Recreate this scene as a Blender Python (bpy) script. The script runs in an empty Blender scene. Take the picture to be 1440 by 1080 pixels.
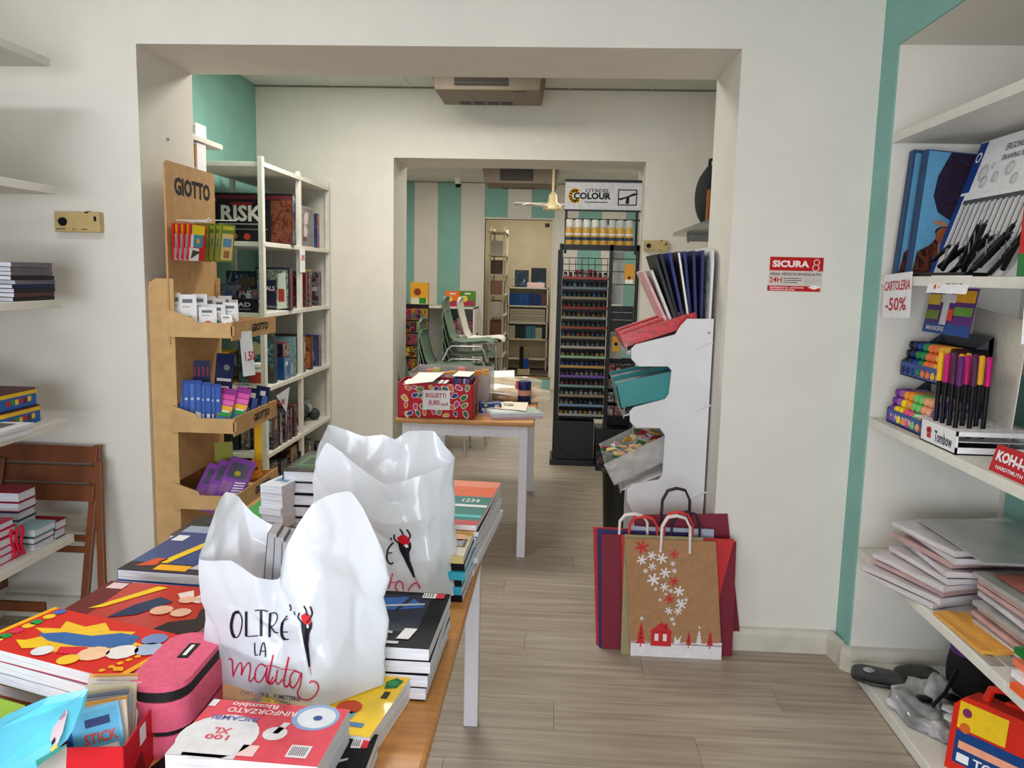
import bpy, math, random
from mathutils import Matrix, Vector
random.seed(7)
SC = bpy.context.scene
C = SC.collection
# ------------------------------------------------------------------ camera
FPX, HEYE = 1140.0, 1.52
_ps, _pt, _ro = math.radians(3.1), math.radians(7.7), math.radians(1.35)
cF = Vector((-math.sin(_ps)*math.cos(_pt), math.cos(_ps)*math.cos(_pt), -math.sin(_pt)))
_r0 = Vector((math.cos(_ps), math.sin(_ps), 0)); _u0 = _r0.cross(cF)
cR = math.cos(_ro)*_r0 + math.sin(_ro)*_u0
cU = -math.sin(_ro)*_r0 + math.cos(_ro)*_u0
EYE = Vector((0, 0, HEYE))
cam_d = bpy.data.cameras.new('camera'); cam = bpy.data.objects.new('camera', cam_d); C.objects.link(cam)
cam_d.sensor_width = 36; cam_d.lens = FPX*36/1440; cam_d.clip_start = .02
cam.matrix_world = Matrix(((cR.x, cU.x, -cF.x, 0), (cR.y, cU.y, -cF.y, 0), (cR.z, cU.z, -cF.z, HEYE), (0, 0, 0, 1)))
SC.camera = cam
# ------------------------------------------------------------------ light and exposure
SC.view_settings.view_transform = 'Standard'; SC.view_settings.look = 'None'
SC.view_settings.gamma = 1; SC.view_settings.use_curve_mapping = False
SC.view_settings.exposure = 0.2
wd = bpy.data.worlds.new('sky'); SC.world = wd; wd.use_nodes = True
wd.node_tree.nodes['Background'].inputs[0].default_value = (.75, .87, 1, 1)
wd.node_tree.nodes['Background'].inputs[1].default_value = .6
def area(name, loc, aim, sx, sy, power, col):
    l = bpy.data.lights.new(name, 'AREA'); l.shape = 'RECTANGLE'; l.size = sx; l.size_y = sy; l.energy = power; l.color = col
    o = bpy.data.objects.new(name, l); C.objects.link(o); o.location = loc
    o.rotation_euler = (Vector(aim)-Vector(loc)).to_track_quat('-Z', 'Y').to_euler(); return o
area('shop_window_daylight', (-.9, -2.35, 1.15), (-.6, 2.6, .3), 3.0, 1.5, 118, (.86, .93, 1))
area('ceiling_lamp_front_left', (-1.75, 1.55, 3.0), (-1.75, 1.55, 0), 1.0, .3, 21, (.93, .96, 1))
area('ceiling_lamp_front_right', (.25, .1, 3.0), (.25, .1, 0), 1.2, .6, 22, (1, .86, .74))
area('ceiling_lamp_middle', (-1.0, 4.8, 2.88), (-1.0, 4.8, 0), 1.2, .6, 46, (1, .97, .87))
area('ceiling_lamp_rear', (-.6, 7.9, 2.68), (-.6, 7.9, 0), 1.2, .6, 25, (1, .96, .86))
area('rear_fill_left', (-1.7, 9.3, 2.68), (-1.7, 9.3, 0), .6, .6, 10, (1, .96, .86))  # added fill without a known fixture, brightens the striped back wall
area('rear_fill_right', (.6, 9.3, 2.68), (.6, 9.3, 0), .6, .6, 10, (1, .96, .86))  # second added fill, lifts the right part of the back wall
area('mirror_room_lamp', (-.5, 12.0, 2.7), (-.5, 12.0, 0), .8, .5, 27, (1, .95, .86))  # lights the room modelled in place of the mirror image
# ------------------------------------------------------------------ helpers
def at(px, py, x=None, y=None, z=None):
    d = cR*((px-720)/FPX) - cU*((py-540)/FPX) + cF
    t = y/d.y if y is not None else ((z-HEYE)/d.z if z is not None else x/d.x)
    return EYE + d*t
MATS = {}
def mat(name, col, rough=.55, var=.05, scale=30, metal=0, bump=0, alpha=1, trans=0, stretch=None, emit=0, coat=0, sub=0):
    if name in MATS: return MATS[name]
    m = bpy.data.materials.new(name); m.use_nodes = True; nt = m.node_tree; b = nt.nodes['Principled BSDF']
    c = [(v/255)**2.2 for v in col] if max(col) > 1 else list(col)
    b.inputs['Roughness'].default_value = rough; b.inputs['Metallic'].default_value = metal
    if coat: b.inputs['Coat Weight'].default_value = coat*.4; b.inputs['Coat Roughness'].default_value = .12
    b.inputs['Alpha'].default_value = alpha
    if name.startswith('paint_'): b.inputs['Specular IOR Level'].default_value = .22
    if trans: b.inputs['Transmission Weight'].default_value = trans
    if emit: b.inputs['Emission Color'].default_value = (*c, 1); b.inputs['Emission Strength'].default_value = emit
    tc = nt.nodes.new('ShaderNodeTexCoord'); n = nt.nodes.new('ShaderNodeTexNoise'); n.inputs['Scale'].default_value = scale; n.inputs['Detail'].default_value = 3
    src = tc.outputs['Object']
    if stretch:
        mp = nt.nodes.new('ShaderNodeMapping'); mp.inputs['Scale'].default_value = stretch; nt.links.new(src, mp.inputs[0]); src = mp.outputs[0]
    nt.links.new(src, n.inputs['Vector'])
    r = nt.nodes.new('ShaderNodeValToRGB'); lo = [max(0, v*(1-var*2)) for v in c]; hi = [min(1, v*(1+var*2)) for v in c]
    r.color_ramp.elements[0].position = .3; r.color_ramp.elements[1].position = .7
    r.color_ramp.elements[0].color = (*lo, 1); r.color_ramp.elements[1].color = (*hi, 1)
    nt.links.new(n.outputs['Fac'], r.inputs[0]); nt.links.new(r.outputs[0], b.inputs['Base Color'])
    if bump:
        bp = nt.nodes.new('ShaderNodeBump'); bp.inputs['Strength'].default_value = bump; bp.inputs['Distance'].default_value = .002
        nt.links.new(n.outputs['Fac'], bp.inputs['Height']); nt.links.new(bp.outputs[0], b.inputs['Normal'])
    MATS[name] = m; return m
def col(r, g, b, rough=.45, coat=0):       # plain printed / painted colour by value
    return mat('paint_%d_%d_%d%s' % (r, g, b, '_c' if coat else ''), (r, g, b), rough, .03, 40, coat=coat)
I4 = Matrix.Identity(4)
def fr(o, ang=0): return Matrix.Translation(Vector(o)) @ Matrix.Rotation(ang, 4, 'Z')
def frame(o, ux, uy):                      # local x, y, z=normal
    ux = Vector(ux).normalized(); uy = Vector(uy); uz = ux.cross(uy).normalized(); uy = uz.cross(ux)
    return Matrix(((ux.x, uy.x, uz.x, o[0]), (ux.y, uy.y, uz.y, o[1]), (ux.z, uy.z, uz.z, o[2]), (0, 0, 0, 1)))
TXT = {}
def text_mesh(s, bold=.018):
    if s in TXT: return TXT[s]
    cu = bpy.data.curves.new('t', 'FONT'); cu.body = s; cu.offset = .032 if s == 'RISK' else .045 if s in ('RISK', 'GIOTTO', 'COLOUR', 'SICURA', 'KOH-I-NOOR') else .02; cu.resolution_u = 2; ob = bpy.data.objects.new('t', cu); C.objects.link(ob)
    dg = bpy.context.evaluated_depsgraph_get(); me = ob.evaluated_get(dg).to_mesh()
    vs = [(v.co.x, v.co.y) for v in me.vertices]; fs = [tuple(p.vertices) for p in me.polygons]
    ob.evaluated_get(dg).to_mesh_clear(); bpy.data.objects.remove(ob); bpy.data.curves.remove(cu)
    x0 = min(v[0] for v in vs); x1 = max(v[0] for v in vs); y0 = min(v[1] for v in vs); y1 = max(v[1] for v in vs)
    vs = [((a-x0)/(x1-x0), (b-y0)/(y1-y0)) for a, b in vs]; TXT[s] = (vs, fs); return TXT[s]
class MB:
    def __init__(s): s.v = []; s.f = []; s.m = []; s.sm = []
    def add(s, vs, fs, m, M=I4, smooth=False):
        n = len(s.v); s.v += [M @ Vector(p) for p in vs]
        for f in fs: s.f.append([i+n for i in f]); s.m.append(m); s.sm.append(smooth)
        return s
    def box(s, x0, y0, z0, x1, y1, z1, m, M=I4):
        return s.add([(x0,y0,z0),(x1,y0,z0),(x1,y1,z0),(x0,y1,z0),(x0,y0,z1),(x1,y0,z1),(x1,y1,z1),(x0,y1,z1)],
                     [(0,3,2,1),(4,5,6,7),(0,1,5,4),(1,2,6,5),(2,3,7,6),(3,0,4,7)], m, M)
    def prism(s, pts, z0, z1, m, M=I4, smooth=False):
        n = len(pts); vs = [(p[0], p[1], z0) for p in pts] + [(p[0], p[1], z1) for p in pts]
        s.add(vs, [tuple(range(n-1, -1, -1)), tuple(range(n, 2*n))], m, M)
        return s.add(vs, [(i, (i+1) % n, (i+1) % n+n, i+n) for i in range(n)], m, M, smooth)
    def tube(s, pts, r, m, n=6, M=I4, closed=False):
        pts = [Vector(p) for p in pts]; k = len(pts); rr = r if isinstance(r, (list, tuple)) else [r]*k; vs = []; up = None
        for i, p in enumerate(pts):
            t = (pts[(i+1) % k]-pts[i-1]) if closed else (pts[min(i+1, k-1)]-pts[max(i-1, 0)])
            t.normalize()
            if up is None: up = Vector((0, 0, 1)) if abs(t.z) < .9 else Vector((1, 0, 0))
            a = t.cross(up)
            if a.length < 1e-4: a = t.orthogonal()
            a.normalize(); b = a.cross(t).normalized(); up = b
            vs += [p + (a*math.cos(2*math.pi*j/n) + b*math.sin(2*math.pi*j/n))*rr[i] for j in range(n)]
        fs = [(i*n+j, i*n+(j+1) % n, ((i+1) % k)*n+(j+1) % n, ((i+1) % k)*n+j) for i in range(k if closed else k-1) for j in range(n)]
        s.add(vs, fs, m, M, True)
        if not closed: s.add(vs, [tuple(range(n)), tuple(range(k*n-1, k*n-n-1, -1))], m, M)
        return s
    def lathe(s, prof, m, n=12, M=I4, smooth=True):
        vs = [(r*math.cos(2*math.pi*j/n), r*math.sin(2*math.pi*j/n), z) for r, z in prof for j in range(n)]
        k = len(prof); s.add(vs, [(i*n+j, i*n+(j+1) % n, (i+1)*n+(j+1) % n, (i+1)*n+j) for i in range(k-1) for j in range(n)], m, M, smooth)
        return s.add(vs, [tuple(range(n-1, -1, -1)), tuple(range((k-1)*n, k*n))], m, M)
    def grid(s, fn, nu, nv, m, smooth=True, M=I4):
        vs = [fn(i/nu, j/nv) for j in range(nv+1) for i in range(nu+1)]
        return s.add(vs, [(j*(nu+1)+i, j*(nu+1)+i+1, (j+1)*(nu+1)+i+1, (j+1)*(nu+1)+i) for j in range(nv) for i in range(nu)], m, M, smooth)
    # flat print on a face: coordinates 0..1 over size w x h of frame M, lifted k layers of .3 mm
    def pr(s, pts, m, M, w=1, h=1, k=1):
        return s.add([(u*w, v*h, .0004*k) for u, v in pts], [tuple(range(len(pts)))], m, M)
    def prr(s, u0, v0, u1, v1, m, M, w=1, h=1, k=1): return s.pr([(u0,v0),(u1,v0),(u1,v1),(u0,v1)], m, M, w, h, k)
    def prd(s, u, v, r, m, M, w=1, h=1, k=1, n=12, sy=1): return s.pr([(u+r/w*math.cos(6.2832*i/n), v+sy*r/h*math.sin(6.2832*i/n)) for i in range(n)], m, M, w, h, k)
    def txt(s, t, u0, v0, u1, v1, m, M, w=1, h=1, k=2):
        vs, fs = text_mesh(t)
        return s.add([((u0+(u1-u0)*a)*w, (v0+(v1-v0)*b)*h, .0004*k) for a, b in vs], fs, m, M)
BASE = {}
def setp(o, label=None, cat=None, group=None, kind=None):
    if label: o['label'] = label
    if cat: o['category'] = cat
    if group: o['group'] = group
    if kind: o['kind'] = kind
    return o
def thing(name, label, cat, loc=(0, 0, 0), group=None):
    o = bpy.data.objects.new(name, None); o.empty_display_size = .05; C.objects.link(o); o.location = loc
    BASE[o.name] = Vector(loc); return setp(o, label, cat, group)
def obj(name, mb, parent=None, label=None, cat=None, group=None, kind=None, loc=None, bevel=0, solid=0, sub=0):
    b = BASE[parent.name] if parent else Vector(loc if loc else (0, 0, 0))
    if parent is None and loc is None and kind is None:
        xs = [v.x for v in mb.v]; ys = [v.y for v in mb.v]; b = Vector(((min(xs)+max(xs))/2, (min(ys)+max(ys))/2, min(v.z for v in mb.v)))
    me = bpy.data.meshes.new(name); me.from_pydata([tuple(v-b) for v in mb.v], [], mb.f)
    ms = []
    for m in mb.m:
        if m not in ms: ms.append(m)
    for m in ms: me.materials.append(m)
    me.polygons.foreach_set('material_index', [ms.index(m) for m in mb.m]); me.polygons.foreach_set('use_smooth', mb.sm); me.update()
    o = bpy.data.objects.new(name, me); C.objects.link(o); BASE[o.name] = b
    if parent: o.parent = parent
    else: o.location = b
    if bevel:
        md = o.modifiers.new('bevel', 'BEVEL'); md.width = bevel; md.segments = 2; md.limit_method = 'ANGLE'; md.angle_limit = .9
    if solid:
        md = o.modifiers.new('thickness', 'SOLIDIFY'); md.thickness = solid; md.offset = 0
    if sub:
        md = o.modifiers.new('smooth', 'SUBSURF'); md.levels = sub; md.render_levels = sub
    return setp(o, label, cat, group, kind)
def struct(name, mb, parent=None, bevel=0): return obj(name, mb, parent, kind=None if parent else 'structure', loc=(0,0,0), bevel=bevel)
ORD = ['topmost', 'second from the top', 'third from the top', 'fourth from the top', 'fifth from the top', 'sixth from the top', 'seventh from the top', 'eighth from the top', 'ninth from the top', 'tenth from the top', 'eleventh from the top', 'twelfth from the top']
WHITE = mat('white_paper', (232, 232, 236), .6, .03, 60)
PAGES = mat('page_edges', (214, 216, 226), .8, .12, 14, stretch=(1, 1, 60), bump=.3)
BLACK = col(18, 19, 24); INK = col(28, 26, 38)
# ------------------------------------------------------------------ room shell
D1, D2, D3, D4, D5 = 3.25, 3.74, 6.32, 6.86, 10.8
OXL, OXR, OZ = -1.69, .665, 2.385
PXL, PXR = -1.29, .63
LW, RW = -2.36, 1.18
M_wall = mat('wall_plaster', (222, 217, 208), .75, .012, 6, bump=.06)
M_teal = mat('teal_plaster', (130, 180, 170), .7, .03, 6, bump=.06)
M_tile = mat('ceiling_tile_white', (205, 207, 200), .8, .03, 60, bump=.2)
M_grid = mat('ceiling_grid_metal', (120, 118, 108), .6)
M_base = mat('baseboard_cream', (203, 197, 184), .5, .05, 8)
M_sub = mat('subfloor_dark', (70, 62, 54), .8)
def plank_mat():
    m = bpy.data.materials.new('laminate_plank'); m.use_nodes = True; nt = m.node_tree; b = nt.nodes['Principled BSDF']
    N = nt.nodes.new; L = nt.links.new
    tc = N('ShaderNodeTexCoord'); oi = N('ShaderNodeObjectInfo'); ad = N('ShaderNodeVectorMath'); ad.operation = 'ADD'
    sc = N('ShaderNodeVectorMath'); sc.operation = 'SCALE'; sc.inputs['Scale'].default_value = 3.0; L(oi.outputs['Location'], sc.inputs[0])
    L(tc.outputs['Object'], ad.inputs[0]); L(sc.outputs[0], ad.inputs[1])
    mp = N('ShaderNodeMapping'); mp.inputs['Scale'].default_value = (1.1, 20, 1); L(ad.outputs[0], mp.inputs[0])
    n = N('ShaderNodeTexNoise'); n.inputs['Scale'].default_value = 1.6; n.inputs['Detail'].default_value = 7; n.inputs['Roughness'].default_value = .62; n.inputs['Distortion'].default_value = .4; L(mp.outputs[0], n.inputs['Vector'])
    r = N('ShaderNodeValToRGB'); e = r.color_ramp.elements; e[0].position = .3; e[1].position = .72
    e[0].color = (.27, .21, .155, 1); e[1].color = (.50, .43, .355, 1); k = e.new(.52); k.color = (.39, .325, .26, 1); L(n.outputs['Fac'], r.inputs[0])
    h = N('ShaderNodeHueSaturation'); mr = N('ShaderNodeMapRange'); mr.inputs[3].default_value = .95; mr.inputs[4].default_value = 1.05
    L(oi.outputs['Random'], mr.inputs[0]); L(mr.outputs[0], h.inputs['Value']); L(r.outputs[0], h.inputs['Color']); L(h.outputs[0], b.inputs['Base Color'])
    b.inputs['Roughness'].default_value = .42
    bp = N('ShaderNodeBump'); bp.inputs['Strength'].default_value = .12; bp.inputs['Distance'].default_value = .001; L(n.outputs['Fac'], bp.inputs['Height']); L(bp.outputs[0], b.inputs['Normal'])
    return m
M_plank = plank_mat()
fl = struct('floor', MB().box(LW-.15, -2.6, -.06, 1.85, 14.2, -.006, M_sub))
pw, pl = .192, 1.285
pb = MB().box(0, 0, -.006, pl-.0012, pw-.0012, 0, M_plank)
plank_me = obj('plank', pb, fl).data
bpy.data.objects.remove(bpy.data.objects['plank'])
for j in range(62):
    y = .45 + j*pw; off = (j*.47) % pl
    if y > 12.3: break
    for i in range(5):
        x = LW-.15-off + i*pl
        if x > 1.2 or x+pl < -2.3: continue
        if y > D3 and (x > .75): continue
        p = bpy.data.objects.new('plank', plank_me); C.objects.link(p); p.parent = fl; p.location = (x, y, 0)
# near floor strip out of view
struct('trim_1', MB().box(LW, -2.6, -.006, 1.75, .44, 0, mat('laminate_near', (132, 120, 108), .5)))
def wall_open(name, y0, y1, xl, xr, zt, ztop, x0, x1):
    b = MB(); b.box(x0, y0, 0, xl, y1, ztop, M_wall); b.box(xr, y0, 0, x1, y1, ztop, M_wall); b.box(xl, y0, zt, xr, y1, ztop, M_wall)
    return struct(name, b)
wall_open('wall_front', D1, D2, OXL, OXR, OZ, 3.05, LW-.15, 1.85)
wall_open('wall_middle', D3, D4, PXL, PXR, OZ, 3.0, LW-.15, 1.3)
# right wall of the front room: teal pier, recess with white ends
b = MB()
NX, NY, NZ, NB = 1.192, 3.105, 2.365, 1.70
b.box(NX, NY, 0, 1.9, D1, 3.05, M_wall); b.box(NX, -2.6, NZ, 1.9, NY, 3.05, M_wall)
b.box(NB, -.2, 0, 1.9, NY, NZ, M_wall); b.box(NX, -2.6, 0, 1.9, -.2, NZ, M_wall)
b.box(NX-.008, NY, 0, NX, D1, 3.05, M_teal); b.box(NX-.008, -2.6, NZ, NX, NY, 3.05, M_teal)
b.box(NB-.006, -.2, 0, NB, NY-.05, 1.2, M_teal)
struct('wall_right', b)
struct('wall_left', MB().box(LW-.15, -2.6, 0, LW, D1, 3.05, M_wall))
struct('ceiling', MB().box(LW-.15, -2.6, 3.05, 1.9, D1+.1, 3.15, mat('ceiling_warm_grey', (158, 152, 140), .8)))
b = MB(); b.box(LW-.15, -2.75, 0, 1.9, -2.6, .5, M_wall); b.box(LW-.15, -2.75, 2.75, 1.9, -2.6, 3.05, M_wall)
b.box(LW-.15, -2.75, .5, -2.2, -2.6, 2.75, M_wall); b.box(.8, -2.75, .5, 1.9, -2.6, 2.75, M_wall)
struct('wall_back', b)
b = MB()
for x in (-2.2, -.72, .76): b.box(x, -2.72, .5, x+.05, -2.64, 2.75, BLACK)
b.box(-2.2, -2.72, .5, .81, -2.64, .55, BLACK); b.box(-2.2, -2.72, 2.7, .81, -2.64, 2.75, BLACK)
struct('window_1', b)
# middle room
struct('wall_middle_left', MB().box(LW-.12, D2, 0, LW, D3, 3.0, M_teal))
struct('wall_middle_right', MB().box(1.3, D2, 0, 1.42, D3, 3.0, M_wall))
def tiled(name, x0, x1, y0, y1, z, hole):
    c = struct(name, MB().box(x0, y0, z+.03, x1, y1, z+.08, M_grid)); t = .6
    me = None; nx = int((x1-x0)/t)+1; ny = int((y1-y0)/t)+1
    for i in range(nx):
        for j in range(ny):
            xa = x0+i*t; yb = y1-j*t; xb = min(xa+t, x1); ya = max(yb-t, y0)
            if xb-xa < .05 or yb-ya < .05: continue
            tb = MB().box(xa+.009, ya+.009, z, xb-.009, yb-.009, z+.03, M_tile); obj('ceiling_tile', tb, c)
    g = MB()
    for i in range(1, nx): g.box(x0+i*t-.009, y0, z-.004, x0+i*t+.009, y1, z+.03, M_tile)
    for j in range(1, ny): g.box(x0, y1-j*t-.009, z-.004, x1, y1-j*t+.009, z+.03, M_tile)
    g.box(x0, y1-.02, z-.01, x1, y1, z, M_grid)
    obj('ceiling_grid', g, c); return c
tiled('ceiling_middle', LW, 1.3, D2, D3, 2.905, None)
tiled('ceiling_rear', LW, 1.3, D4, D5, 2.70, None)
# rear room: striped back wall with an opening in place of a mirror
b = MB(); DXL, DXR, DZ0, DZ1 = -.99, -.10, .17, 2.235
def stripes(x0, x1, z0, z1):
    k = -7
    for i in range(-7, 12):
        a = -.692+i*.308; c_ = a+.308; m = M_teal if i % 2 == 1 else M_wall
        xa, xb = max(a, x0), min(c_, x1)
        if xb > xa: b.box(xa, D5, z0, xb, D5+.12, z1, m)
stripes(LW, DXL, 0, 2.8); stripes(DXR, 1.3, 0, 2.8); stripes(DXL, DXR, DZ1, 2.8)
b.box(DXL, D5, 0, DXR, D5+.12, DZ0, M_teal)
struct('wall_rear', b)
struct('wall_rear_left', MB().box(LW-.12, D4, 0, LW, D5, 2.8, M_wall))
struct('wall_rear_right', MB().box(1.3, D4, 0, 1.42, D5, 2.8, M_wall))
M_beige = mat('beige_plaster', (196, 182, 150), .7, .03, 5)
b = MB(); b.box(-2.0, 13.4, 0, 1.2, 13.5, 2.8, M_beige); b.box(-2.0, D5+.12, 0, -1.9, 13.4, 2.8, M_beige); b.box(1.1, D5+.12, 0, 1.2, 13.4, 2.8, M_beige)
b.box(-2.0, D5+.12, 2.75, 1.2, 13.5, 2.85, M_beige)
struct('wall_mirror_room', b)
dr = MB(); t = .022
dr.box(DXL-t, D5-.012, DZ0, DXL, D5+.13, DZ1, M_wall); dr.box(DXR, D5-.012, DZ0-.0, DXR+t, D5+.13, DZ1, M_wall); dr.box(DXL-t, D5-.012, DZ1, DXR+t, D5+.13, DZ1+t, M_wall)
dr.box(DXL-t, D5-.012, DZ0-t, DXR+t, D5+.13, DZ0, mat('mirror_sill_wood', (150, 118, 74), .5))
struct('mirror_opening_1', dr)  # frame of the opening that stands in for a wall mirror
# baseboards (rounded)
def baseboard(name, pts, h=.098, d=.022):
    b = MB(); prof = [(0, 0), (d, 0), (d, h*.72), (d*.7, h*.93), (0, h)]
    ring = []; P = [Vector((*p, 0)) for p in pts]
    for i, p in enumerate(P):
        t0 = (P[i]-P[i-1]).normalized() if i else (P[1]-P[0]).normalized(); t1 = (P[i+1]-P[i]).normalized() if i < len(P)-1 else t0
        n = Vector(((t0+t1).y, -(t0+t1).x, 0)).normalized(); n /= max(.3, n.dot(Vector((t0.y, -t0.x, 0))))
        ring += [p+n*a+Vector((0, 0, z)) for a, z in prof]
    k = len(prof); b.add(ring, [(i*k+j, i*k+(j+1) % k, (i+1)*k+(j+1) % k, (i+1)*k+j) for i in range(len(P)-1) for j in range(k)], M_base)
    b.add(ring, [tuple(range(k)), tuple(range(len(ring)-1, len(ring)-k-1, -1))], M_base)
    return struct(name, b)
baseboard('baseboard_right', [(1.158, D1-.004), (1.165, 3.235), (1.172, 3.2), (NX-.012, 3.15), (NX-.012, NY+.01), (NX+.004, NY-.008), (NX+.05, NY-.003), (NB, NY-.002)])
baseboard('baseboard_front', [(OXR+.0, D1), (1.16, D1)])
baseboard('baseboard_front_left', [(LW, D1), (OXL, D1)])
baseboard('baseboard_middle', [(LW, D3), (PXL, D3)])
# ------------------------------------------------------------------ books and boxes
def hx(k): return random.Random(k)
PAL = [(196,40,40),(232,190,60),(40,90,160),(240,238,230),(30,30,34),(70,140,80),(228,120,50),(90,60,120),(120,180,210),(200,150,120),(60,60,70),(160,30,60)]
def print_mat(seed, pal):                      # busy printed picture: warped noise through a palette
    key = 'printed_picture_%d' % (seed % 24)+'_%d' % (sum(map(sum, pal)) % 97)
    if key in MATS: return MATS[key]
    r = hx(seed); m = bpy.data.materials.new(key); m.use_nodes = True; nt = m.node_tree; b = nt.nodes['Principled BSDF']; N = nt.nodes.new
    tc = N('ShaderNodeTexCoord'); n = N('ShaderNodeTexNoise'); n.inputs['Scale'].default_value = r.uniform(14, 26); n.inputs['Detail'].default_value = 5; n.inputs['Distortion'].default_value = 1.6
    mp = N('ShaderNodeMapping'); mp.inputs['Location'].default_value = (r.uniform(0, 9), r.uniform(0, 9), r.uniform(0, 9)); nt.links.new(tc.outputs['Object'], mp.inputs[0]); nt.links.new(mp.outputs[0], n.inputs['Vector'])
    cr = N('ShaderNodeValToRGB'); cr.color_ramp.interpolation = 'LINEAR'; e = cr.color_ramp.elements; e[0].position = .28; e[1].position = .74; cs = [r.choice(pal) for _ in range(6)]
    e[0].color = (*[(v/255)**2.2*.35 for v in cs[0]], 1); e[1].color = (*[(v/255)**2.2 for v in cs[1]], 1)
    for i, q in enumerate((.38, .46, .54, .62)): x = e.new(q); x.color = (*[(v/255)**2.2*(.5 if i % 2 else 1) for v in cs[2+i]], 1)
    nt.links.new(n.outputs['Fac'], cr.inputs[0]); nt.links.new(cr.outputs[0], b.inputs['Base Color']); b.inputs['Roughness'].default_value = .4; b.inputs['Specular IOR Level'].default_value = .3
    MATS[key] = m; return m
def art_random(mb, M, w, h, seed, n=6, pal=PAL, k0=1):
    r = hx(seed); mb.prr(.03, .03, .97, .97, print_mat(seed, pal), M, w, h, .6)
    n = max(2, n-2)
    for i in range(n):
        c = col(*r.choice(pal)); k = k0+i; t = r.random()
        if t < .35:
            u, v = r.uniform(.02, .6), r.uniform(.02, .75); mb.prr(u, v, min(.98, u+r.uniform(.2, .5)), min(.98, v+r.uniform(.07, .3)), c, M, w, h, k)
        elif t < .6:
            rad = r.uniform(.1, .22)*min(w, h); mb.prd(r.uniform(.28, .72), r.uniform(.28, .72), rad, c, M, w, h, k, 9)
        else:
            cu, cv = r.uniform(.3, .7), r.uniform(.3, .7); nn = r.choice((5, 6, 7)); q = r.uniform(0, 6)
            mb.pr([(cu+r.uniform(.1, .27)*math.cos(q+6.283*j/nn), cv+r.uniform(.1, .27)*math.sin(q+6.283*j/nn)) for j in range(nn)], c, M, w, h, k)
def book(name, label, cat, o, ang, w, d, t, cover, group=None, pages=None, spine='left', art=None, soft=True, simple=False, curl=0):
    """o = near-left bottom corner, w along local x, d along local y"""
    M = fr(o, ang); ct = .0012 if soft else .0028; g = 0 if soft else .004; pages = pages or PAGES
    sx0 = g if spine != 'left' else ct; sx1 = w-g if spine != 'right' else w-ct
    cb = MB(); pbk = MB(); fs = not soft
    cb.box(0, 0, 0, w, d, ct, cover, M); cb.box(0, 0, t-ct, w, d, t, cover, M)
    if spine == 'left': cb.box(0, 0, ct, ct, d, t-ct, cover, M)
    elif spine == 'right': cb.box(w-ct, 0, ct, w, d, t-ct, cover, M)
    elif spine == 'front': cb.box(0, 0, ct, w, ct, t-ct, cover, M)
    elif spine == 'back': cb.box(0, d-ct, ct, w, d, t-ct, cover, M)
    pbk.box(sx0, g if spine != 'front' else ct, ct, sx1, d-g-(ct if spine == 'back' else 0), t-ct, pages, M)
    MT = M @ Matrix.Translation((0, 0, t))
    if simple:
        cb.v += pbk.v; n = len(cb.v)-len(pbk.v); cb.f += [[i+n for i in f] for f in pbk.f]; cb.m += pbk.m; cb.sm += pbk.sm
        if art: art(cb, MT, w, d)
        return obj(name, cb, None, label, cat, group, loc=o)
    r = thing(name, label, cat, o, group)
    obj('cover', cb, r); obj('page_block', pbk, r)
    if art:
        a = MB(); art(a, MT, w, d); obj('cover_print', a, r)
    return r
def top_rect(A, B, D, z):                  # pixel corners near-left, near-right, far-left of a top face at height z
    a, b, d = (at(*p, z=z) for p in (A, B, D)); e = b-a; ang = math.atan2(e.y, e.x); w = e.length
    n = Vector((-math.sin(ang), math.cos(ang), 0)); return a, ang, w, abs((d-a).dot(n))
def carton(name, label, cat, o, ang, w, d, h, m, group=None, front=None, left=None, top=None, right=None, simple=True, bevel=0):
    """box with prints; front = local -y face, left = -x face, right = +x face, top"""
    M = fr(o, ang); b = MB().box(0, 0, 0, w, d, h, m, M); pr = MB()
    if front: front(pr, M @ frame((0, 0, 0), (1, 0, 0), (0, 0, 1)), w, h)
    if left: left(pr, M @ frame((0, d, 0), (0, -1, 0), (0, 0, 1)), d, h)
    if right: right(pr, M @ frame((w, 0, 0), (0, 1, 0), (0, 0, 1)), d, h)
    if top: top(pr, M @ Matrix.Translation((0, 0, h)), w, d)
    if simple or not pr.v:
        n = len(b.v); b.v += pr.v; b.f += [[i+n for i in f] for f in pr.f]; b.m += pr.m; b.sm += pr.sm
        return obj(name, b, None, label, cat, group, loc=o)
    r = thing(name, label, cat, o, group); obj('box_body', b, r, bevel=bevel); obj('printed_label', pr, r); return r
def ar(seed, n=6, pal=PAL): return lambda mb, M, w, h: art_random(mb, M, w, h, seed, n, pal)
# ------------------------------------------------------------------ left shelves
M_shelf = mat('white_laminate_shelf', (222, 220, 212), .5, .02, 20)
M_under = mat('shelf_bracket_grey', (150, 150, 146), .5)
LSZ = [2.265, 1.806, 1.385, .925, .46]
for i, z in enumerate(LSZ):
    th = thing('wall_shelf', 'white wall shelf on the left wall, ' + ['the highest, empty', 'second highest, empty', 'carrying dark magazines', 'carrying blue cases with yellow rims', 'lowest, carrying small diaries'][i], 'shelf', (LW, 2, z-.03), 'white shelves on the left wall')
    obj('board', MB().box(LW+.001, -1.2, z-.03, -1.885, 3.0, z, M_shelf), th, bevel=.002)
    for y in (0, 1.2, 2.4): obj('bracket', MB().prism([(0, 0), (.34, 0), (.34, -.018), (.03, -.09), (0, -.09)], 0, .012, M_under, Matrix.Translation((LW+.001, y, z-.03)) @ Matrix.Rotation(math.pi/2, 4, 'X')), th)
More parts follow.
